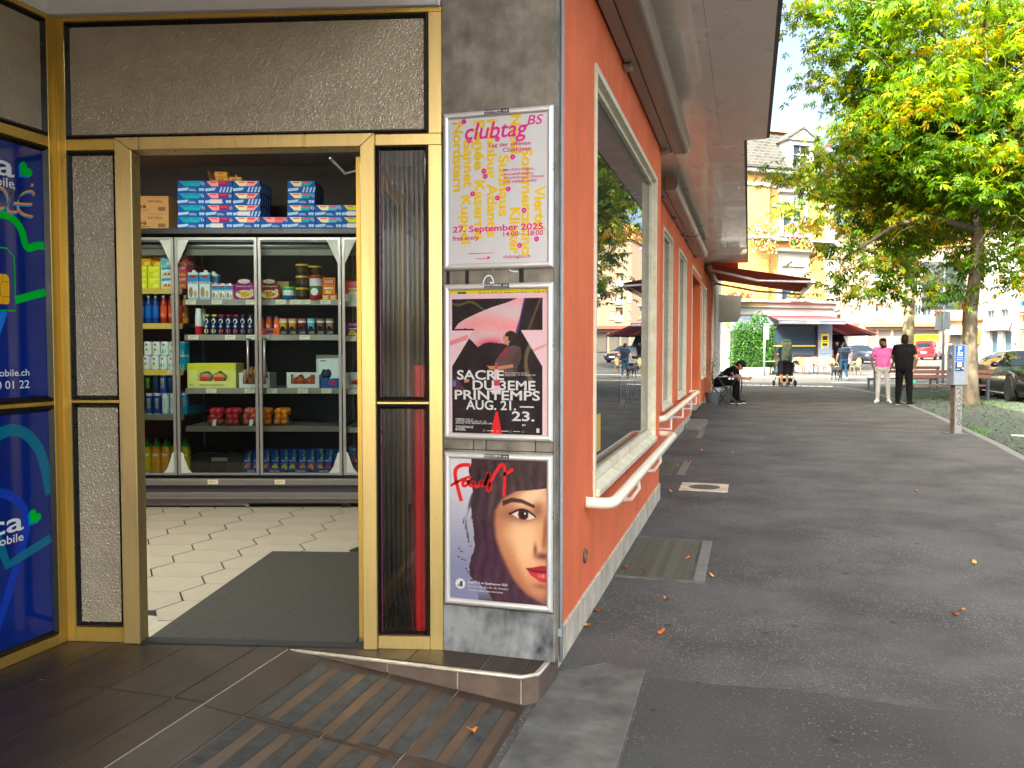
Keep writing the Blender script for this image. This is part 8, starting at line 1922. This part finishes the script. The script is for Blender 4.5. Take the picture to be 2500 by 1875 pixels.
# ------------------------------------------------------------------ vehicles (local front towards -y)
mat('tyre', (.012, .012, .012), rough=.8); mat('rim', (.35, .35, .36), rough=.3, metal=.8); mat('car_glass', (.01, .014, .018), rough=.01, var=.05, ior=1.9); mat('lamp_clear', (.8, .8, .78), rough=.1); mat('lamp_red', hexc('b00c14'), rough=.15); mat('lamp_amber', hexc('e8a838'), rough=.2); mat('plate', (.8, .8, .78), rough=.5); mat('under', (.01, .01, .01), rough=.9)
def paint(nm, c, metal=.3): mat(nm, c, rough=.22, metal=metal, var=.03, coat=1.0); return nm
def car(name, loc, rz, st, glass, wheels, wr, pm, label, cat, lights=(), group=None, gl_front=None, gl_rear=None, hub='rim'):
 """st: stations (y, z_bottom, half width low, z_sill, half width belt, z_belt, half width roof, z_roof)"""
 t_ = empty(name, loc, rz, label=label, cat=cat, group=group)
 R = []
 for (y, zb, hl_, zs_, hb, zbt, hr, zr_) in st:
  half = [(0, zb), (hl_ * .92, zb), (hl_, zs_), (max(hl_, hb) + .012, (zs_ + zbt) * .5), (hb, zbt), (hb * .35 + hr * .65 if zr_ - zbt > .2 else hb * .6 + hr * .4, zbt + (zr_ - zbt) * .55), (hr, zr_ - .03 if zr_ - zbt > .2 else zr_ - .01), (hr * .55, zr_), (0, zr_ + .008)]
  R.append([(x, y, z) for x, z in half] + [(-x, y, z) for x, z in half[-2:0:-1]])
 n = len(R[0]); q = MB()
 V = [p for r in R for p in r]
 fs = [(i * n + k, (i + 1) * n + k, (i + 1) * n + (k + 1) % n, i * n + (k + 1) % n) for i in range(len(R) - 1) for k in range(n)]
 fs += [tuple(range(n)), tuple((len(R) - 1) * n + k for k in range(n - 1, -1, -1))]
 q.add(V, fs)
 o = q.build('body', pm, t_, smooth=38)
 def panel(nm, ids, off=.008, ins=.06):
  g = MB()
  for i, k in ids:
   P = [np.array(R[i][k]), np.array(R[i + 1][k]), np.array(R[i + 1][(k + 1) % n]), np.array(R[i][(k + 1) % n])]
   c = sum(P) / 4; nn = np.cross(P[1] - P[0], P[3] - P[0]); nn /= np.linalg.norm(nn) + 1e-9
   if nn @ (c - np.array([0, c[1], .6])) < 0 and abs(nn[1]) < .8: nn = -nn
   g.add([p + (c - p) * ins + nn * off for p in P], [(0, 1, 2, 3)])
  return g.build(nm, 'car_glass', t_)
 for i in glass:
  for ks in ((4, 5), (n - 6, n - 5)): panel('side_window', [(i, k) for k in ks], ins=.03)
 for nm, gi in (('windscreen', gl_front), ('rear_window', gl_rear)):
  if gi is not None: panel(nm, [(gi, k) for k in (5, 6, 7, n - 6, n - 7, n - 8)], .010, .01)
 hw = max(s_[2] for s_ in st)
 tm = MB().lathe([(wr * .62, -.10), (wr * .96, -.10), (wr, -.06), (wr, .06), (wr * .96, .10), (wr * .62, .10)], 24).mesh('tyre', 'tyre', 40)
 rm = MB().lathe([(wr * .60, -.08), (wr * .60, .085), (wr * .45, .07), (wr * .12, .075)], 20);
 for k in range(10):
  a = k * pi / 5; rm.prism([(wr * .1 * cos(a + .5), wr * .1 * sin(a + .5), .07), (wr * .6 * cos(a + .1), wr * .6 * sin(a + .1), .088), (wr * .6 * cos(a - .1), wr * .6 * sin(a - .1), .088), (wr * .1 * cos(a - .5), wr * .1 * sin(a - .5), .07)], (0, 0, .012))
 rm = rm.mesh('rim', hub, 40)
 for y in wheels:
  for s_ in (-1, 1):
   MB().prism([(s_ * (hw + .006), y + (wr + .05) * cos(a), max(.12, wr + (wr + .05) * sin(a))) for a in np.linspace(-.5, pi + .5, 18)], (-s_ * .03, 0, 0)).build('wheel_arch', 'under', t_)
   wh = empty('wheel', (s_ * (hw - .07), y, wr)); wh.parent = t_; wh.rotation_euler = (0, pi / 2 * s_, 0)
   link('tyre', tm, wh); link('rim', rm, wh)
 for nm, x, y, z, sx, sy, sz, m in lights:
  for s_ in ((-1, 1) if x else (1,)): MB().ball((s_ * x, y, z), (sx, sy, sz), 12, 8).build(nm, m, t_, True) if 'light' in nm else MB().box(s_ * x - sx, s_ * x + sx, y - sy, y + sy, z - sz, z + sz).build(nm, m, t_, bevel=.01)
 for s_ in (-1, 1):
  ym = st[gl_front if gl_front is not None else 2][0] + .25
  MB().ball((s_ * (hw + .12), ym, st[len(st) // 2][5] + .06), (.12, .08, .075), 10, 7).build('mirror', pm, t_, True)
 return t_
paint('paint_black', (.008, .009, .012), .4); paint('paint_red', hexc('b01420')); paint('paint_yellow', hexc('f0b40c'), 0); paint('paint_dark', hexc('2a2a34')); paint('paint_white', (.55, .56, .58), 0)
sport = [(-2.5, .32, .55, .36, .62, .50, .30, .56), (-2.40, .2, .84, .34, .86, .60, .62, .70), (-2.05, .16, .93, .34, .93, .74, .70, .82), (-1.3, .16, .95, .34, .95, .86, .70, .93), (-.85, .16, .95, .34, .94, .92, .72, .98), (-.05, .16, .95, .34, .93, .95, .62, 1.36), (.6, .16, .95, .34, .94, .96, .62, 1.42), (1.4, .16, .96, .34, .95, .98, .58, 1.34), (2.1, .18, .95, .34, .93, .98, .58, 1.10), (2.45, .25, .88, .40, .86, .95, .55, .99), (2.55, .35, .6, .45, .6, .8, .4, .86)]
car('sports_saloon', (7.78, 26.75, 0), radians(1.5), sport, (4, 5, 6), (-1.42, 1.5), .36, 'paint_black', 'glossy black sports saloon parked nose first at the cobbles', 'car', [('headlight', .68, -2.30, .66, .16, .22, .085, 'car_glass'), ('headlight_lens', .70, -2.42, .67, .07, .05, .05, 'lamp_amber'), ('air_intake', .55, -2.47, .38, .28, .03, .09, 'under'), ('number_plate', 0, -2.53, .45, .26, .01, .06, 'plate'), ('sill_strip', .955, 0, .22, .006, 1.0, .015, 'aluminium')], gl_front=4, gl_rear=7)
saloon = [(-2.2, .3, .6, .4, .65, .55, .4, .66), (-2.1, .2, .82, .36, .84, .66, .66, .78), (-1.2, .18, .88, .36, .88, .88, .70, .96), (-.85, .18, .88, .36, .87, .92, .7, .99), (.0, .18, .88, .36, .87, .95, .58, 1.44), (.7, .18, .88, .36, .87, .96, .58, 1.46), (1.4, .18, .88, .36, .87, .97, .56, 1.36), (2.0, .2, .86, .4, .85, .97, .6, 1.06), (2.2, .3, .7, .45, .7, .85, .5, .92)]
car('saloon_car', at(2101, 66), YAW + radians(6), saloon, (3, 4, 5), (-1.35, 1.35), .32, 'paint_dark', 'dark saloon car driving up beside the cafe terrace', 'car', [('headlight', .62, -2.06, .64, .18, .12, .09, 'lamp_clear'), ('number_plate', 0, -2.21, .48, .26, .01, .06, 'plate')], gl_front=3, gl_rear=6)
van = [(-2.1, .3, .7, .45, .72, .7, .5, .85), (-2.0, .22, .84, .4, .86, .84, .66, .98), (-1.45, .2, .9, .4, .9, 1.02, .72, 1.12), (-.7, .2, .9, .4, .9, 1.06, .66, 1.74), (.6, .2, .9, .4, .9, 1.06, .70, 1.82), (1.9, .2, .9, .4, .9, 1.06, .70, 1.80), (2.1, .25, .88, .42, .88, 1.0, .66, 1.66)]
car('red_van', at(2266, 78), YAW + pi - radians(38), van, (3, 4), (-1.3, 1.35), .32, 'paint_red', 'red family van parked with its tail lights towards us', 'van', [('tail_light', .80, 2.08, .95, .06, .04, .16, 'lamp_red'), ('number_plate', 0, 2.105, .7, .26, .01, .06, 'plate'), ('rear_window_panel', 0, 2.07, 1.36, .6, .04, .22, 'car_glass'), ('bumper', 0, 2.11, .42, .8, .03, .08, 'under')], gl_front=2)
box_van = [(-2.8, .35, .8, .5, .82, .9, .6, 1.05), (-2.65, .25, .95, .45, .97, 1.05, .8, 1.2), (-2.2, .25, 1.0, .45, 1.0, 1.25, .85, 1.4), (-1.6, .25, 1.0, .45, 1.0, 1.3, .85, 2.2), (-1.1, .25, 1.0, .45, 1.0, 1.3, .95, 2.45), (2.6, .25, 1.0, .45, 1.0, 1.3, .95, 2.45), (2.7, .3, .98, .48, .98, 1.28, .92, 2.4)]
dv = car('delivery_van', at(2250, 90), YAW + pi - radians(12), box_van, (), (-1.9, 1.6), .36, 'paint_yellow', 'tall yellow delivery van with red lettering parked behind the red van', 'van', [('tail_light', .92, 2.71, 1.0, .05, .03, .2, 'lamp_red'), ('number_plate', 0, 2.71, .6, .26, .01, .06, 'plate'), ('door_seam', 0, 2.715, 1.4, .012, .004, .9, 'under')], gl_front=2)
text('lettering', 'DHL', .4, 'ink_red', dv, (.45, 2.74, 1.85), (pi / 2, 0, pi), width=.95, height=.26, bold=.03, shear=.2)
car('white_van', at(1998, 54), YAW + radians(4), box_van, (2, 3), (-1.9, 1.6), .36, 'paint_white', 'white van with blue tinted windscreen parked at the cafe corner', 'van', [('headlight', .78, -2.66, .95, .16, .1, .12, 'lamp_clear'), ('grille', 0, -2.79, .72, .5, .03, .09, 'under'), ('number_plate', 0, -2.82, .5, .26, .01, .06, 'plate')], gl_front=2)
# ------------------------------------------------------------------ people and the dog
PM = {}
def cloth(c):
 k = 'cloth_' + c
 if k not in MAT: mat(k, hexc(c), rough=.9, var=.12, vs=18, bump=.4, bs=25, dist=.006, spec=.15)
 return k
def skin(c):
 k = 'skin_' + c
 if k not in MAT: mat(k, hexc(c), rough=.5, var=.08, vs=20)
 return k
def capsule(q, a, b_, ra, rb, n=10, m=4):
 a, b_ = np.array(a, float), np.array(b_, float); d = b_ - a; L_ = np.linalg.norm(d)
 d = d / L_ if L_ > 1e-6 else np.array([0, 0, 1.])
 r = np.array([1., 0, 0]) if abs(d[0]) < .8 else np.array([0, 1., 0]); u = np.cross(d, r); u /= np.linalg.norm(u); v = np.cross(d, u); vs__ = []
 rings = [(a - d * ra * sin(t), ra * cos(t)) for t in np.linspace(pi / 2 * .98, 0, m)] + [(b_ + d * rb * sin(t), rb * cos(t)) for t in np.linspace(0, pi / 2 * .98, m)]
 for c, rr in rings: vs__ += [c + rr * (cos(2 * pi * k / n) * u + sin(2 * pi * k / n) * v) for k in range(n)]
 f = [(i * n + k, i * n + (k + 1) % n, (i + 1) * n + (k + 1) % n, (i + 1) * n + k) for i in range(len(rings) - 1) for k in range(n)] + [tuple(range(n - 1, -1, -1)), tuple((len(rings) - 1) * n + k for k in range(n))]
 q.add(vs__, f)
def grow(name, prims, mats, parent, voxel=.011, smooth=8):
 """one continuous skin over all limbs; each face takes the material of the limb it lies on"""
 q = MB()
 for a, b_, ra, rb, m in prims: capsule(q, a, b_, ra, rb)
 me = q.mesh(name, list(mats)); o = link(name, me)
 md = o.modifiers.new('remesh', 'REMESH'); md.mode = 'VOXEL'; md.voxel_size = voxel
 s_ = o.modifiers.new('smooth', 'SMOOTH'); s_.iterations = smooth; s_.factor = .5
 dg = bpy.context.evaluated_depsgraph_get()
 e = bpy.data.meshes.new_from_object(o.evaluated_get(dg), depsgraph=dg)
 n = len(e.polygons); c = np.empty(n * 3); e.polygons.foreach_get('center', c); c = c.reshape(-1, 3)
 best = np.full(n, 1e9); idx = np.zeros(n, np.int32)
 for a, b_, ra, rb, m in prims:
  a, b_ = np.array(a, float), np.array(b_, float); d = b_ - a; L2 = max(d @ d, 1e-9)
  t = np.clip(((c - a) @ d) / L2, 0, 1); dist = np.linalg.norm(c - (a + t[:, None] * d), axis=1) - (ra + (rb - ra) * t)
  w_ = dist < best; best[w_] = dist[w_]; idx[w_] = m
 e.materials.clear()
 for k in mats: e.materials.append(MAT[k])
 e.polygons.foreach_set('material_index', idx); e.shade_smooth()
 bpy.data.objects.remove(o)
 return link(name, e, parent)
def hand(pr, w, d, side, m, up=(0, 0, 1), curl=.5, s=1.0):
 """palm and five fingers growing from wrist w along d"""
 w, d = np.array(w, float), np.array(d, float); d /= np.linalg.norm(d); up = np.array(up, float); sd = np.cross(d, up); sd /= np.linalg.norm(sd) + 1e-9; nn = np.cross(sd, d)
 k = w + d * .075 * s
 for o_ in (-.026, 0, .026): pr.append((w + sd * o_ * .5 * s, k + sd * o_ * s, .017 * s, .015 * s, m))
 for i, (o_, ln) in enumerate(((-.031, .062), (-.011, .074), (.011, .07), (.03, .055))):
  a = k + sd * o_ * s; b_ = a + (d * (1 - curl * .4) - nn * curl * .5) * ln * .5 * s; c = b_ + (d * (1 - curl) - nn * curl) * ln * .5 * s
  pr.append((a, b_, .0095 * s, .009 * s, m)); pr.append((b_, c, .009 * s, .0075 * s, m))
 a = w + d * .02 * s - sd * side * .022 * s; b_ = a + (d * .6 - sd * side * .7 - nn * .3) * .045 * s; pr.append((a, b_, .013 * s, .011 * s, m)); pr.append((b_, b_ + d * .03 * s, .011 * s, .009 * s, m))
def person(label, loc, rz, h=1.75, J=None, shirt='303030', trousers='303030', skinc='a8785c', shoes='202020', hair='1a1512', sleeve=.55, shorts=False, cap=None, beard=False, head_yaw=0.0, head_pitch=0.0, bulk=1.0, belly=0.0, sock=None, curl=.5, hands=True, sole='d8d8d8', voxel=.011, stripe=None):
 t_ = empty('person', loc, rz, label=label, cat='person')
 j = dict(pel=(0, 0, .94), che=(0, .01, 1.30), nek=(0, .0, 1.475), shl=(.185, .01, 1.425), shr=(-.185, .01, 1.425), ell=(.25, .03, 1.14), elr=(-.25, .03, 1.14), wrl=(.26, -.04, .89), wrr=(-.26, -.04, .89), hdl=(0, -.1, -1), hdr=(0, -.1, -1),
   hil=(.09, 0, .92), hir=(-.09, 0, .92), knl=(.105, -.02, .50), knr=(-.105, -.02, .50), anl=(.11, .02, .09), anr=(-.11, .02, .09), tol=(.135, -.15, .045), tor=(-.135, -.15, .045), hed=(0, -.02, 1.585))
 j.update(J or {}); s = h / 1.75
 j = {k: (np.array(v, float) * (1 if k in ('hdl', 'hdr') else s)) for k, v in j.items()}
 SH, TR, SK, SO, HA, LE, SC, WH = range(8); mats = [cloth(shirt), cloth(trousers), skin(skinc), cloth(shoes), cloth(hair), skin(skinc), cloth(sock or trousers), cloth(sole)]
 pr = []; B = bulk
 pel, che, nek, hed = j['pel'], j['che'], j['nek'], j['hed']
 ax = che - pel; ax = ax / np.linalg.norm(ax); sx = (j['shl'] - j['shr']); sx = sx / np.linalg.norm(sx); fy = np.cross(sx, ax) * -1.0
 if fy[1] > 0: fy = -fy
 for o_ in (-.5, -.25, 0, .25, .5):
  pr.append((pel + sx * .15 * o_ * s * B, che + sx * .19 * o_ * s * B, .105 * s * B, .115 * s * B, SH))
 pr.append((pel * .5 + che * .5 + fy * (.03 + belly) * s, pel * .75 + che * .25 + fy * (.03 + belly) * s, .11 * s * B, .115 * s * B, SH))
 pr.append((j['shr'], j['shl'], .068 * s * B, .068 * s * B, SH)); pr.append((che + ax * .05 * s, nek - ax * .04 * s, .10 * s, .062 * s, SH))
 pr.append((pel - sx * .075 * s - ax * .02 * s, pel + sx * .075 * s - ax * .02 * s, .115 * s * B, .115 * s * B, TR))
 pr.append((nek - ax * .03 * s, hed - (hed - nek) * .3, .054 * s, .052 * s, SK))
 # head in its own frame
 cy, sy_ = cos(head_yaw), sin(head_yaw); cp, sp_ = cos(head_pitch), sin(head_pitch)
 def hp(x, y, z):
  y, z = y * cp - z * sp_, y * sp_ + z * cp
  return hed + np.array([x * cy - y * sy_, x * sy_ + y * cy, z]) * s
 pr += [(hp(0, .012, .045), hp(0, -.012, .03), .092 * s, .086 * s, SK), (hp(0, -.035, -.06), hp(0, -.02, .0), .052 * s, .072 * s, SK), (hp(0, -.098, .0), hp(0, -.112, -.018), .011 * s, .016 * s, SK), (hp(.082, .01, -.01), hp(.084, .015, .02), .016 * s, .02 * s, SK), (hp(-.082, .01, -.01), hp(-.084, .015, .02), .016 * s, .02 * s, SK), (hp(-.018, -.092, -.052), hp(.018, -.092, -.052), .010 * s, .010 * s, SK)]
 if beard: pr += [(hp(-.03, -.06, -.068), hp(.03, -.06, -.068), .036 * s, .036 * s, HA), (hp(.062, -.02, -.03), hp(.05, -.05, -.06), .024 * s, .028 * s, HA), (hp(-.062, -.02, -.03), hp(-.05, -.05, -.06), .024 * s, .028 * s, HA)]
 if hair: pr += [(hp(0, .03, .075), hp(0, -.02, .085), .082 * s, .075 * s, HA), (hp(0, .05, .03), hp(0, .045, -.02), .082 * s, .066 * s, HA)]
 for sd, e, w_, sh_, hd, sg in (('l', j['ell'], j['wrl'], j['shl'], j['hdl'], 1), ('r', j['elr'], j['wrr'], j['shr'], j['hdr'], -1)):
  mid = sh_ + (e - sh_) * sleeve
  pr.append((sh_, mid, .063 * s * B, .06 * s * B, SH))
  pr.append((mid, e, .047 * s * B, .043 * s * B, SK if sleeve < 1 else SH)); pr.append((e, w_, .042 * s * B, .029 * s, SK))
  if hands: hand(pr, w_, hd, sg, SK, up=(sg, 0, .2), curl=curl, s=s)
  else: pr.append((w_, w_ + hd / np.linalg.norm(hd) * .12 * s, .03 * s, .028 * s, SK))
 for hi_, kn, an, to in ((j['hil'], j['knl'], j['anl'], j['tol']), (j['hir'], j['knr'], j['anr'], j['tor'])):
  pr.append((hi_, kn, .096 * s * B, .072 * s * B, TR))
  if shorts:
   pr.append((hi_, hi_ * .15 + kn * .85, .105 * s * B, .092 * s * B, TR)); pr.append((kn, kn * .6 + an * .4, .056 * s, .062 * s, LE)); pr.append((kn * .6 + an * .4, an, .058 * s, .036 * s, LE))
   if sock: pr.append((kn * .25 + an * .75, an, .042 * s, .042 * s, SC))
  else: pr.append((kn, kn * .6 + an * .4, .068 * s * B, .066 * s * B, TR)); pr.append((kn * .6 + an * .4, an + (kn - an) * .06, .064 * s * B, .052 * s * B, TR))
  d = to - an; heel = an + np.array([-d[0], -d[1], 0]) * .35
  heel[2] = an[2] - .035 * s; pr.append((heel, to, .043 * s, .036 * s, SO)); pr.append((an - np.array([0, 0, .01]), heel * .5 + to * .5, .045 * s, .046 * s, SO)); pr.append((heel - np.array([0, 0, .022 * s]), to - np.array([0, 0, .016 * s]), .034 * s, .032 * s, WH))
 bd = grow('body', pr, mats, t_, voxel)
 co = np.empty(len(bd.data.vertices) * 3); bd.data.vertices.foreach_get('co', co); zmin = co.reshape(-1, 3)[:, 2].min()
 bd.location.z = -zmin if abs(zmin) < .2 else 0
 for sg in (-1, 1): e_ = MB().ball(tuple(hp(sg * .033, -.083, .022) + np.array([0, 0, bd.location.z])), .011 * s, 8, 6).build('eye', 'ink_black', t_, True)
 if cap:
  q = MB().ball((0, 0, 0), (.10 * s, .112 * s, .085 * s), 16, 10); o_ = q.build('cap', cloth(cap), t_, True); o_.location = hp(0, .005, .065) + np.array([0, 0, bd.location.z]); o_.rotation_euler = (head_pitch, 0, head_yaw)
  b_ = MB().prism([(-.075 * s, -.08 * s, 0), (.075 * s, -.08 * s, 0), (.06 * s, -.17 * s, -.012), (0, -.19 * s, -.016), (-.06 * s, -.17 * s, -.012)], (0, 0, .008)).build('cap_peak', cloth(cap), t_); b_.location = hp(0, .005, .05) + np.array([0, 0, bd.location.z]); b_.rotation_euler = (head_pitch, 0, head_yaw)
 return t_, bd.location.z
# two men talking on the pavement (rotation 0 faces the camera side)
person('man in pink t-shirt and grey trousers listening beside the cobbles', at(2155, 21.8), YAW - .45, 1.75, dict(wrl=(.2, -.06, .93), ell=(.27, .05, 1.15), hdl=(-.3, -.3, -1), wrr=(-.21, -.05, .92), elr=(-.28, .06, 1.15), hdr=(.3, -.3, -1), knl=(.13, -.02, .50), anl=(.15, .04, .09), tol=(.20, -.12, .045), anr=(-.12, .03, .09), tor=(-.17, -.13, .045)), shirt='d0649c', trousers='a8a49e', skinc='6e4a38', shoes='c8c8c8', hair='16110f', beard=True, head_yaw=.5, bulk=.98)
person('bearded man in black shirt and black trousers seen from behind, talking with his arm out', at(2207, 20.9), YAW + pi - .75, 1.83, dict(elr=(-.30, .06, 1.15), wrr=(-.22, -.05, .9), ell=(.30, -.10, 1.18), wrl=(.30, -.34, 1.05), hdl=(0, -1, -.3), knl=(.12, -.02, .50), anl=(.13, .02, .09), anr=(-.16, .05, .09), tor=(-.20, -.12, .045), knr=(-.13, 0, .5)), shirt='0e0d0d', trousers='08080a', skinc='8a6248', shoes='161616', hair='1c1613', beard=True, bulk=1.14, belly=.02, head_yaw=.4)
# walker with backpack and pushchair
bp_loc = at(1915, 31.6)
person('walker in dark shorts and blue shirt with a big backpack, seen from behind', bp_loc, YAW + pi + .05, 1.84, dict(ell=(.27, .02, 1.16), wrl=(.25, -.25, 1.02), hdl=(0, -1, -.2), elr=(-.27, .02, 1.16), wrr=(-.25, -.25, 1.02), hdr=(0, -1, -.2), hed=(0, -.06, 1.57)), shirt='24384c', trousers='2c2a2e', skinc='b8805c', shoes='6a4a34', shorts=True, sock='1e3450', sole='c8b8a0', hair='2a2018')
bk = empty('hiking_backpack', (bp_loc[0], bp_loc[1], bp_loc[2] + 1.0), YAW + pi + .05, label='large olive hiking backpack on the walker', cat='backpack')
q = MB()
for a_, b_, ra, rb in (((-.09, .24, .08), (-.07, .25, .62), .12, .12), ((.09, .24, .08), (.07, .25, .62), .12, .12), ((0, .30, .1), (0, .29, .45), .12, .11), ((-.07, .22, .72), (.07, .22, .72), .10, .10), ((0, .34, .16), (0, .33, .34), .08, .08)): capsule(q, a_, b_, ra, rb)
grow('pack', [((-.09, .24, .08), (-.07, .25, .62), .12, .12, 0), ((.09, .24, .08), (.07, .25, .62), .12, .12, 0), ((0, .30, .1), (0, .29, .45), .12, .11, 0), ((-.08, .22, .74), (.08, .22, .74), .10, .10, 1), ((0, .36, .16), (0, .35, .34), .085, .08, 1)], [cloth('5c6450'), cloth('4a5242')], bk, .014)
for x in (-.11, .11): MB().tube([(x, .14, .68), (x * 1.1, -.02, .50), (x * 1.2, -.10, .34), (x * 1.3, .10, .1)], .016, 6).build('shoulder_strap', cloth('2c3028'), bk, smooth=True)
for z in (.22, .46): MB().tube([(-.21, .22, z), (-.1, .39, z), (.1, .39, z), (.21, .22, z)], .007, 5).build('strap', cloth('20241c'), bk, smooth=True)
sr = empty('pushchair', (lambda p: p)(at(1918, 32.2)), YAW + pi + .05, label='dark pushchair pushed by the backpacker', cat='pushchair')
for x in (-.30, .30):
 MB().tube([(x, .32, 1.05), (x, .0, .62), (x * .95, -.45, .14)], .014, 6).build('side_tube', 'black_plastic', sr, smooth=True); MB().tube([(x, .22, .12), (x, -.1, .55)], .012, 6).build('side_tube', 'black_plastic', sr)
 for y, r_ in ((.22, .13), (-.45, .11)): w_ = MB().lathe([(r_ * .5, -.02), (r_, -.02), (r_, .02), (r_ * .5, .02)], 18).build('wheel', 'tyre', sr, smooth=40); w_.rotation_euler = (0, pi / 2, 0); w_.location = (x, y, r_)
MB().tube([(-.30, .32, 1.05), (-.2, .36, 1.08), (.2, .36, 1.08), (.30, .32, 1.05)], .016, 6).build('handle', 'black_plastic', sr, smooth=True)
MB().prism([(-.26, .08, .42), (-.26, -.32, .40), (-.26, -.30, .48), (-.26, .05, .52), (-.26, .2, .95), (-.26, .14, .95)], (.52, 0, 0)).build('seat', cloth('26262a'), sr)
q = MB(); n_ = 8; vs__ = []
for i in range(n_ + 1):
 a = pi * .05 + pi * .75 * i / n_
 vs__ += [(-.27, .12 - .34 * sin(a) * .8, .80 + .30 * cos(a) - .05), (.27, .12 - .34 * sin(a) * .8, .80 + .30 * cos(a) - .05)]
q.add(vs__, [(2 * i, 2 * i + 1, 2 * i + 3, 2 * i + 2) for i in range(n_)]); q.build('hood', cloth('2a2a2e'), sr, smooth=True); MB().box(-.2, .2, -.2, .2, .18, .32).build('basket', cloth('1c1c1e'), sr)
# man walking a black dog
dl_ = at(2060, 38.0)
person('man in navy t-shirt and jeans walking away with a dog', dl_, YAW + pi - .2, 1.76, dict(knr=(-.10, -.06, .50), anr=(-.11, .20, .14), tor=(-.12, .10, .03), knl=(.10, -.10, .50), anl=(.10, -.16, .09), tol=(.12, -.33, .045), wrl=(.32, .02, .90), ell=(.28, .05, 1.14), wrr=(-.32, -.0, .9), elr=(-.28, .05, 1.14)), shirt='1a222e', trousers='28425c', skinc='8a5c44', shoes='8a8a8a', cap='1a1c22', hair='14100e')
dog = empty('dog', at(2043, 38.3), YAW + pi + .15, label='black dog walking beside the man in jeans', cat='dog')
pr = [((0, -.26, .50), (0, -.05, .50), .125, .125, 0), ((0, -.05, .50), (0, .25, .52), .12, .10, 0), ((0, -.30, .54), (0, -.44, .68), .085, .07, 0), ((0, -.46, .72), (0, -.50, .72), .075, .07, 0), ((0, -.52, .70), (0, -.62, .675), .048, .034, 0), ((0, .30, .56), (.02, .42, .44), .03, .018, 0), ((.02, .42, .44), (.04, .46, .30), .018, .012, 0)]
for x in (-1, 1):
 pr += [((x * .045, -.44, .77), (x * .075, -.42, .70), .026, .018, 0), ((x * .07, -.24, .46), (x * .08, -.26, .26), .062, .036, 0), ((x * .08, -.26, .26), (x * .08, -.24 - .04 * x, .05), .033, .024, 0), ((x * .08, -.24 - .04 * x, .03), (x * .08, -.31 - .04 * x, .025), .027, .025, 0)]
 pr += [((x * .065, .24, .48), (x * .08, .20 + .03 * x, .30), .075, .045, 0), ((x * .08, .20 + .03 * x, .30), (x * .08, .33 + .03 * x, .19), .04, .027, 0), ((x * .08, .33 + .03 * x, .19), (x * .08, .30 + .03 * x, .04), .026, .022, 0), ((x * .08, .30 + .03 * x, .03), (x * .08, .24 + .03 * x, .025), .027, .025, 0)]
mat('fur_black', (.010, .010, .011), rough=.75, var=.3, vs=30, bump=.5, bs=60); grow('body', pr, ['fur_black'], dog, .014)
# man standing by the white van, people far down the street
person('man in black t-shirt standing before the white van', at(2042, 50.5), YAW + .1, 1.82, shirt='161618', trousers='3a3c44', skinc='c08a6c', hair='3a2418', voxel=.016, hands=False)
person('distant pedestrian in white shirt and jeans by the red van', at(2316, 79), YAW + pi, 1.78, shirt='e0dcd8', trousers='34507a', skinc='b07a5c', hair='3a2a20', voxel=.018, hands=False)
person('distant person in red striped shirt behind the black car', at(2478, 60), YAW + pi, 1.72, shirt='c87a80', trousers='3a3c48', skinc='b07a5c', hair='4a2c1c', voxel=.018, hands=False)
# seated man bent over his phone
sl2 = (-.70, 22.35, 0)
_, dz_ = person('seated man in black with cap bent over his phone', sl2, radians(90) - .1, 1.78, dict(pel=(0, .10, .56), che=(0, -.22, .84), nek=(0, -.36, .96), shl=(.185, -.32, .92), shr=(-.185, -.32, .92), hed=(0, -.48, .985), ell=(.24, -.44, .68), elr=(-.24, -.44, .68), wrl=(.09, -.66, .66), wrr=(-.09, -.66, .66), hdl=(-.35, -1, .3), hdr=(.35, -1, .3), hil=(.10, .06, .54), hir=(-.10, .06, .54), knl=(.14, -.38, .55), knr=(-.14, -.38, .55), anl=(.13, -.42, .09), anr=(-.13, -.34, .09), tol=(.15, -.60, .045), tor=(-.16, -.52, .045)), shirt='0b0b0d', trousers='09090b', skinc='9a6a50', shoes='1c1e26', cap='18181c', head_pitch=.75, hair='181412', sole='e8e8e8')
ph = MB().box(-.036, .036, -.075, .075, -.004, .004).build('mobile_phone', 'black_plastic', None, bevel=.003); tag(ph, 'mobile phone in the hands of the seated man', 'phone'); ph.location = (sl2[0] + .76, sl2[1] + .0, .70 + dz_); ph.rotation_euler = (0, radians(-40), radians(0)); MB().box(-.033, .033, -.07, .07, .0041, .0048).build('screen', 'far_glass', ph)
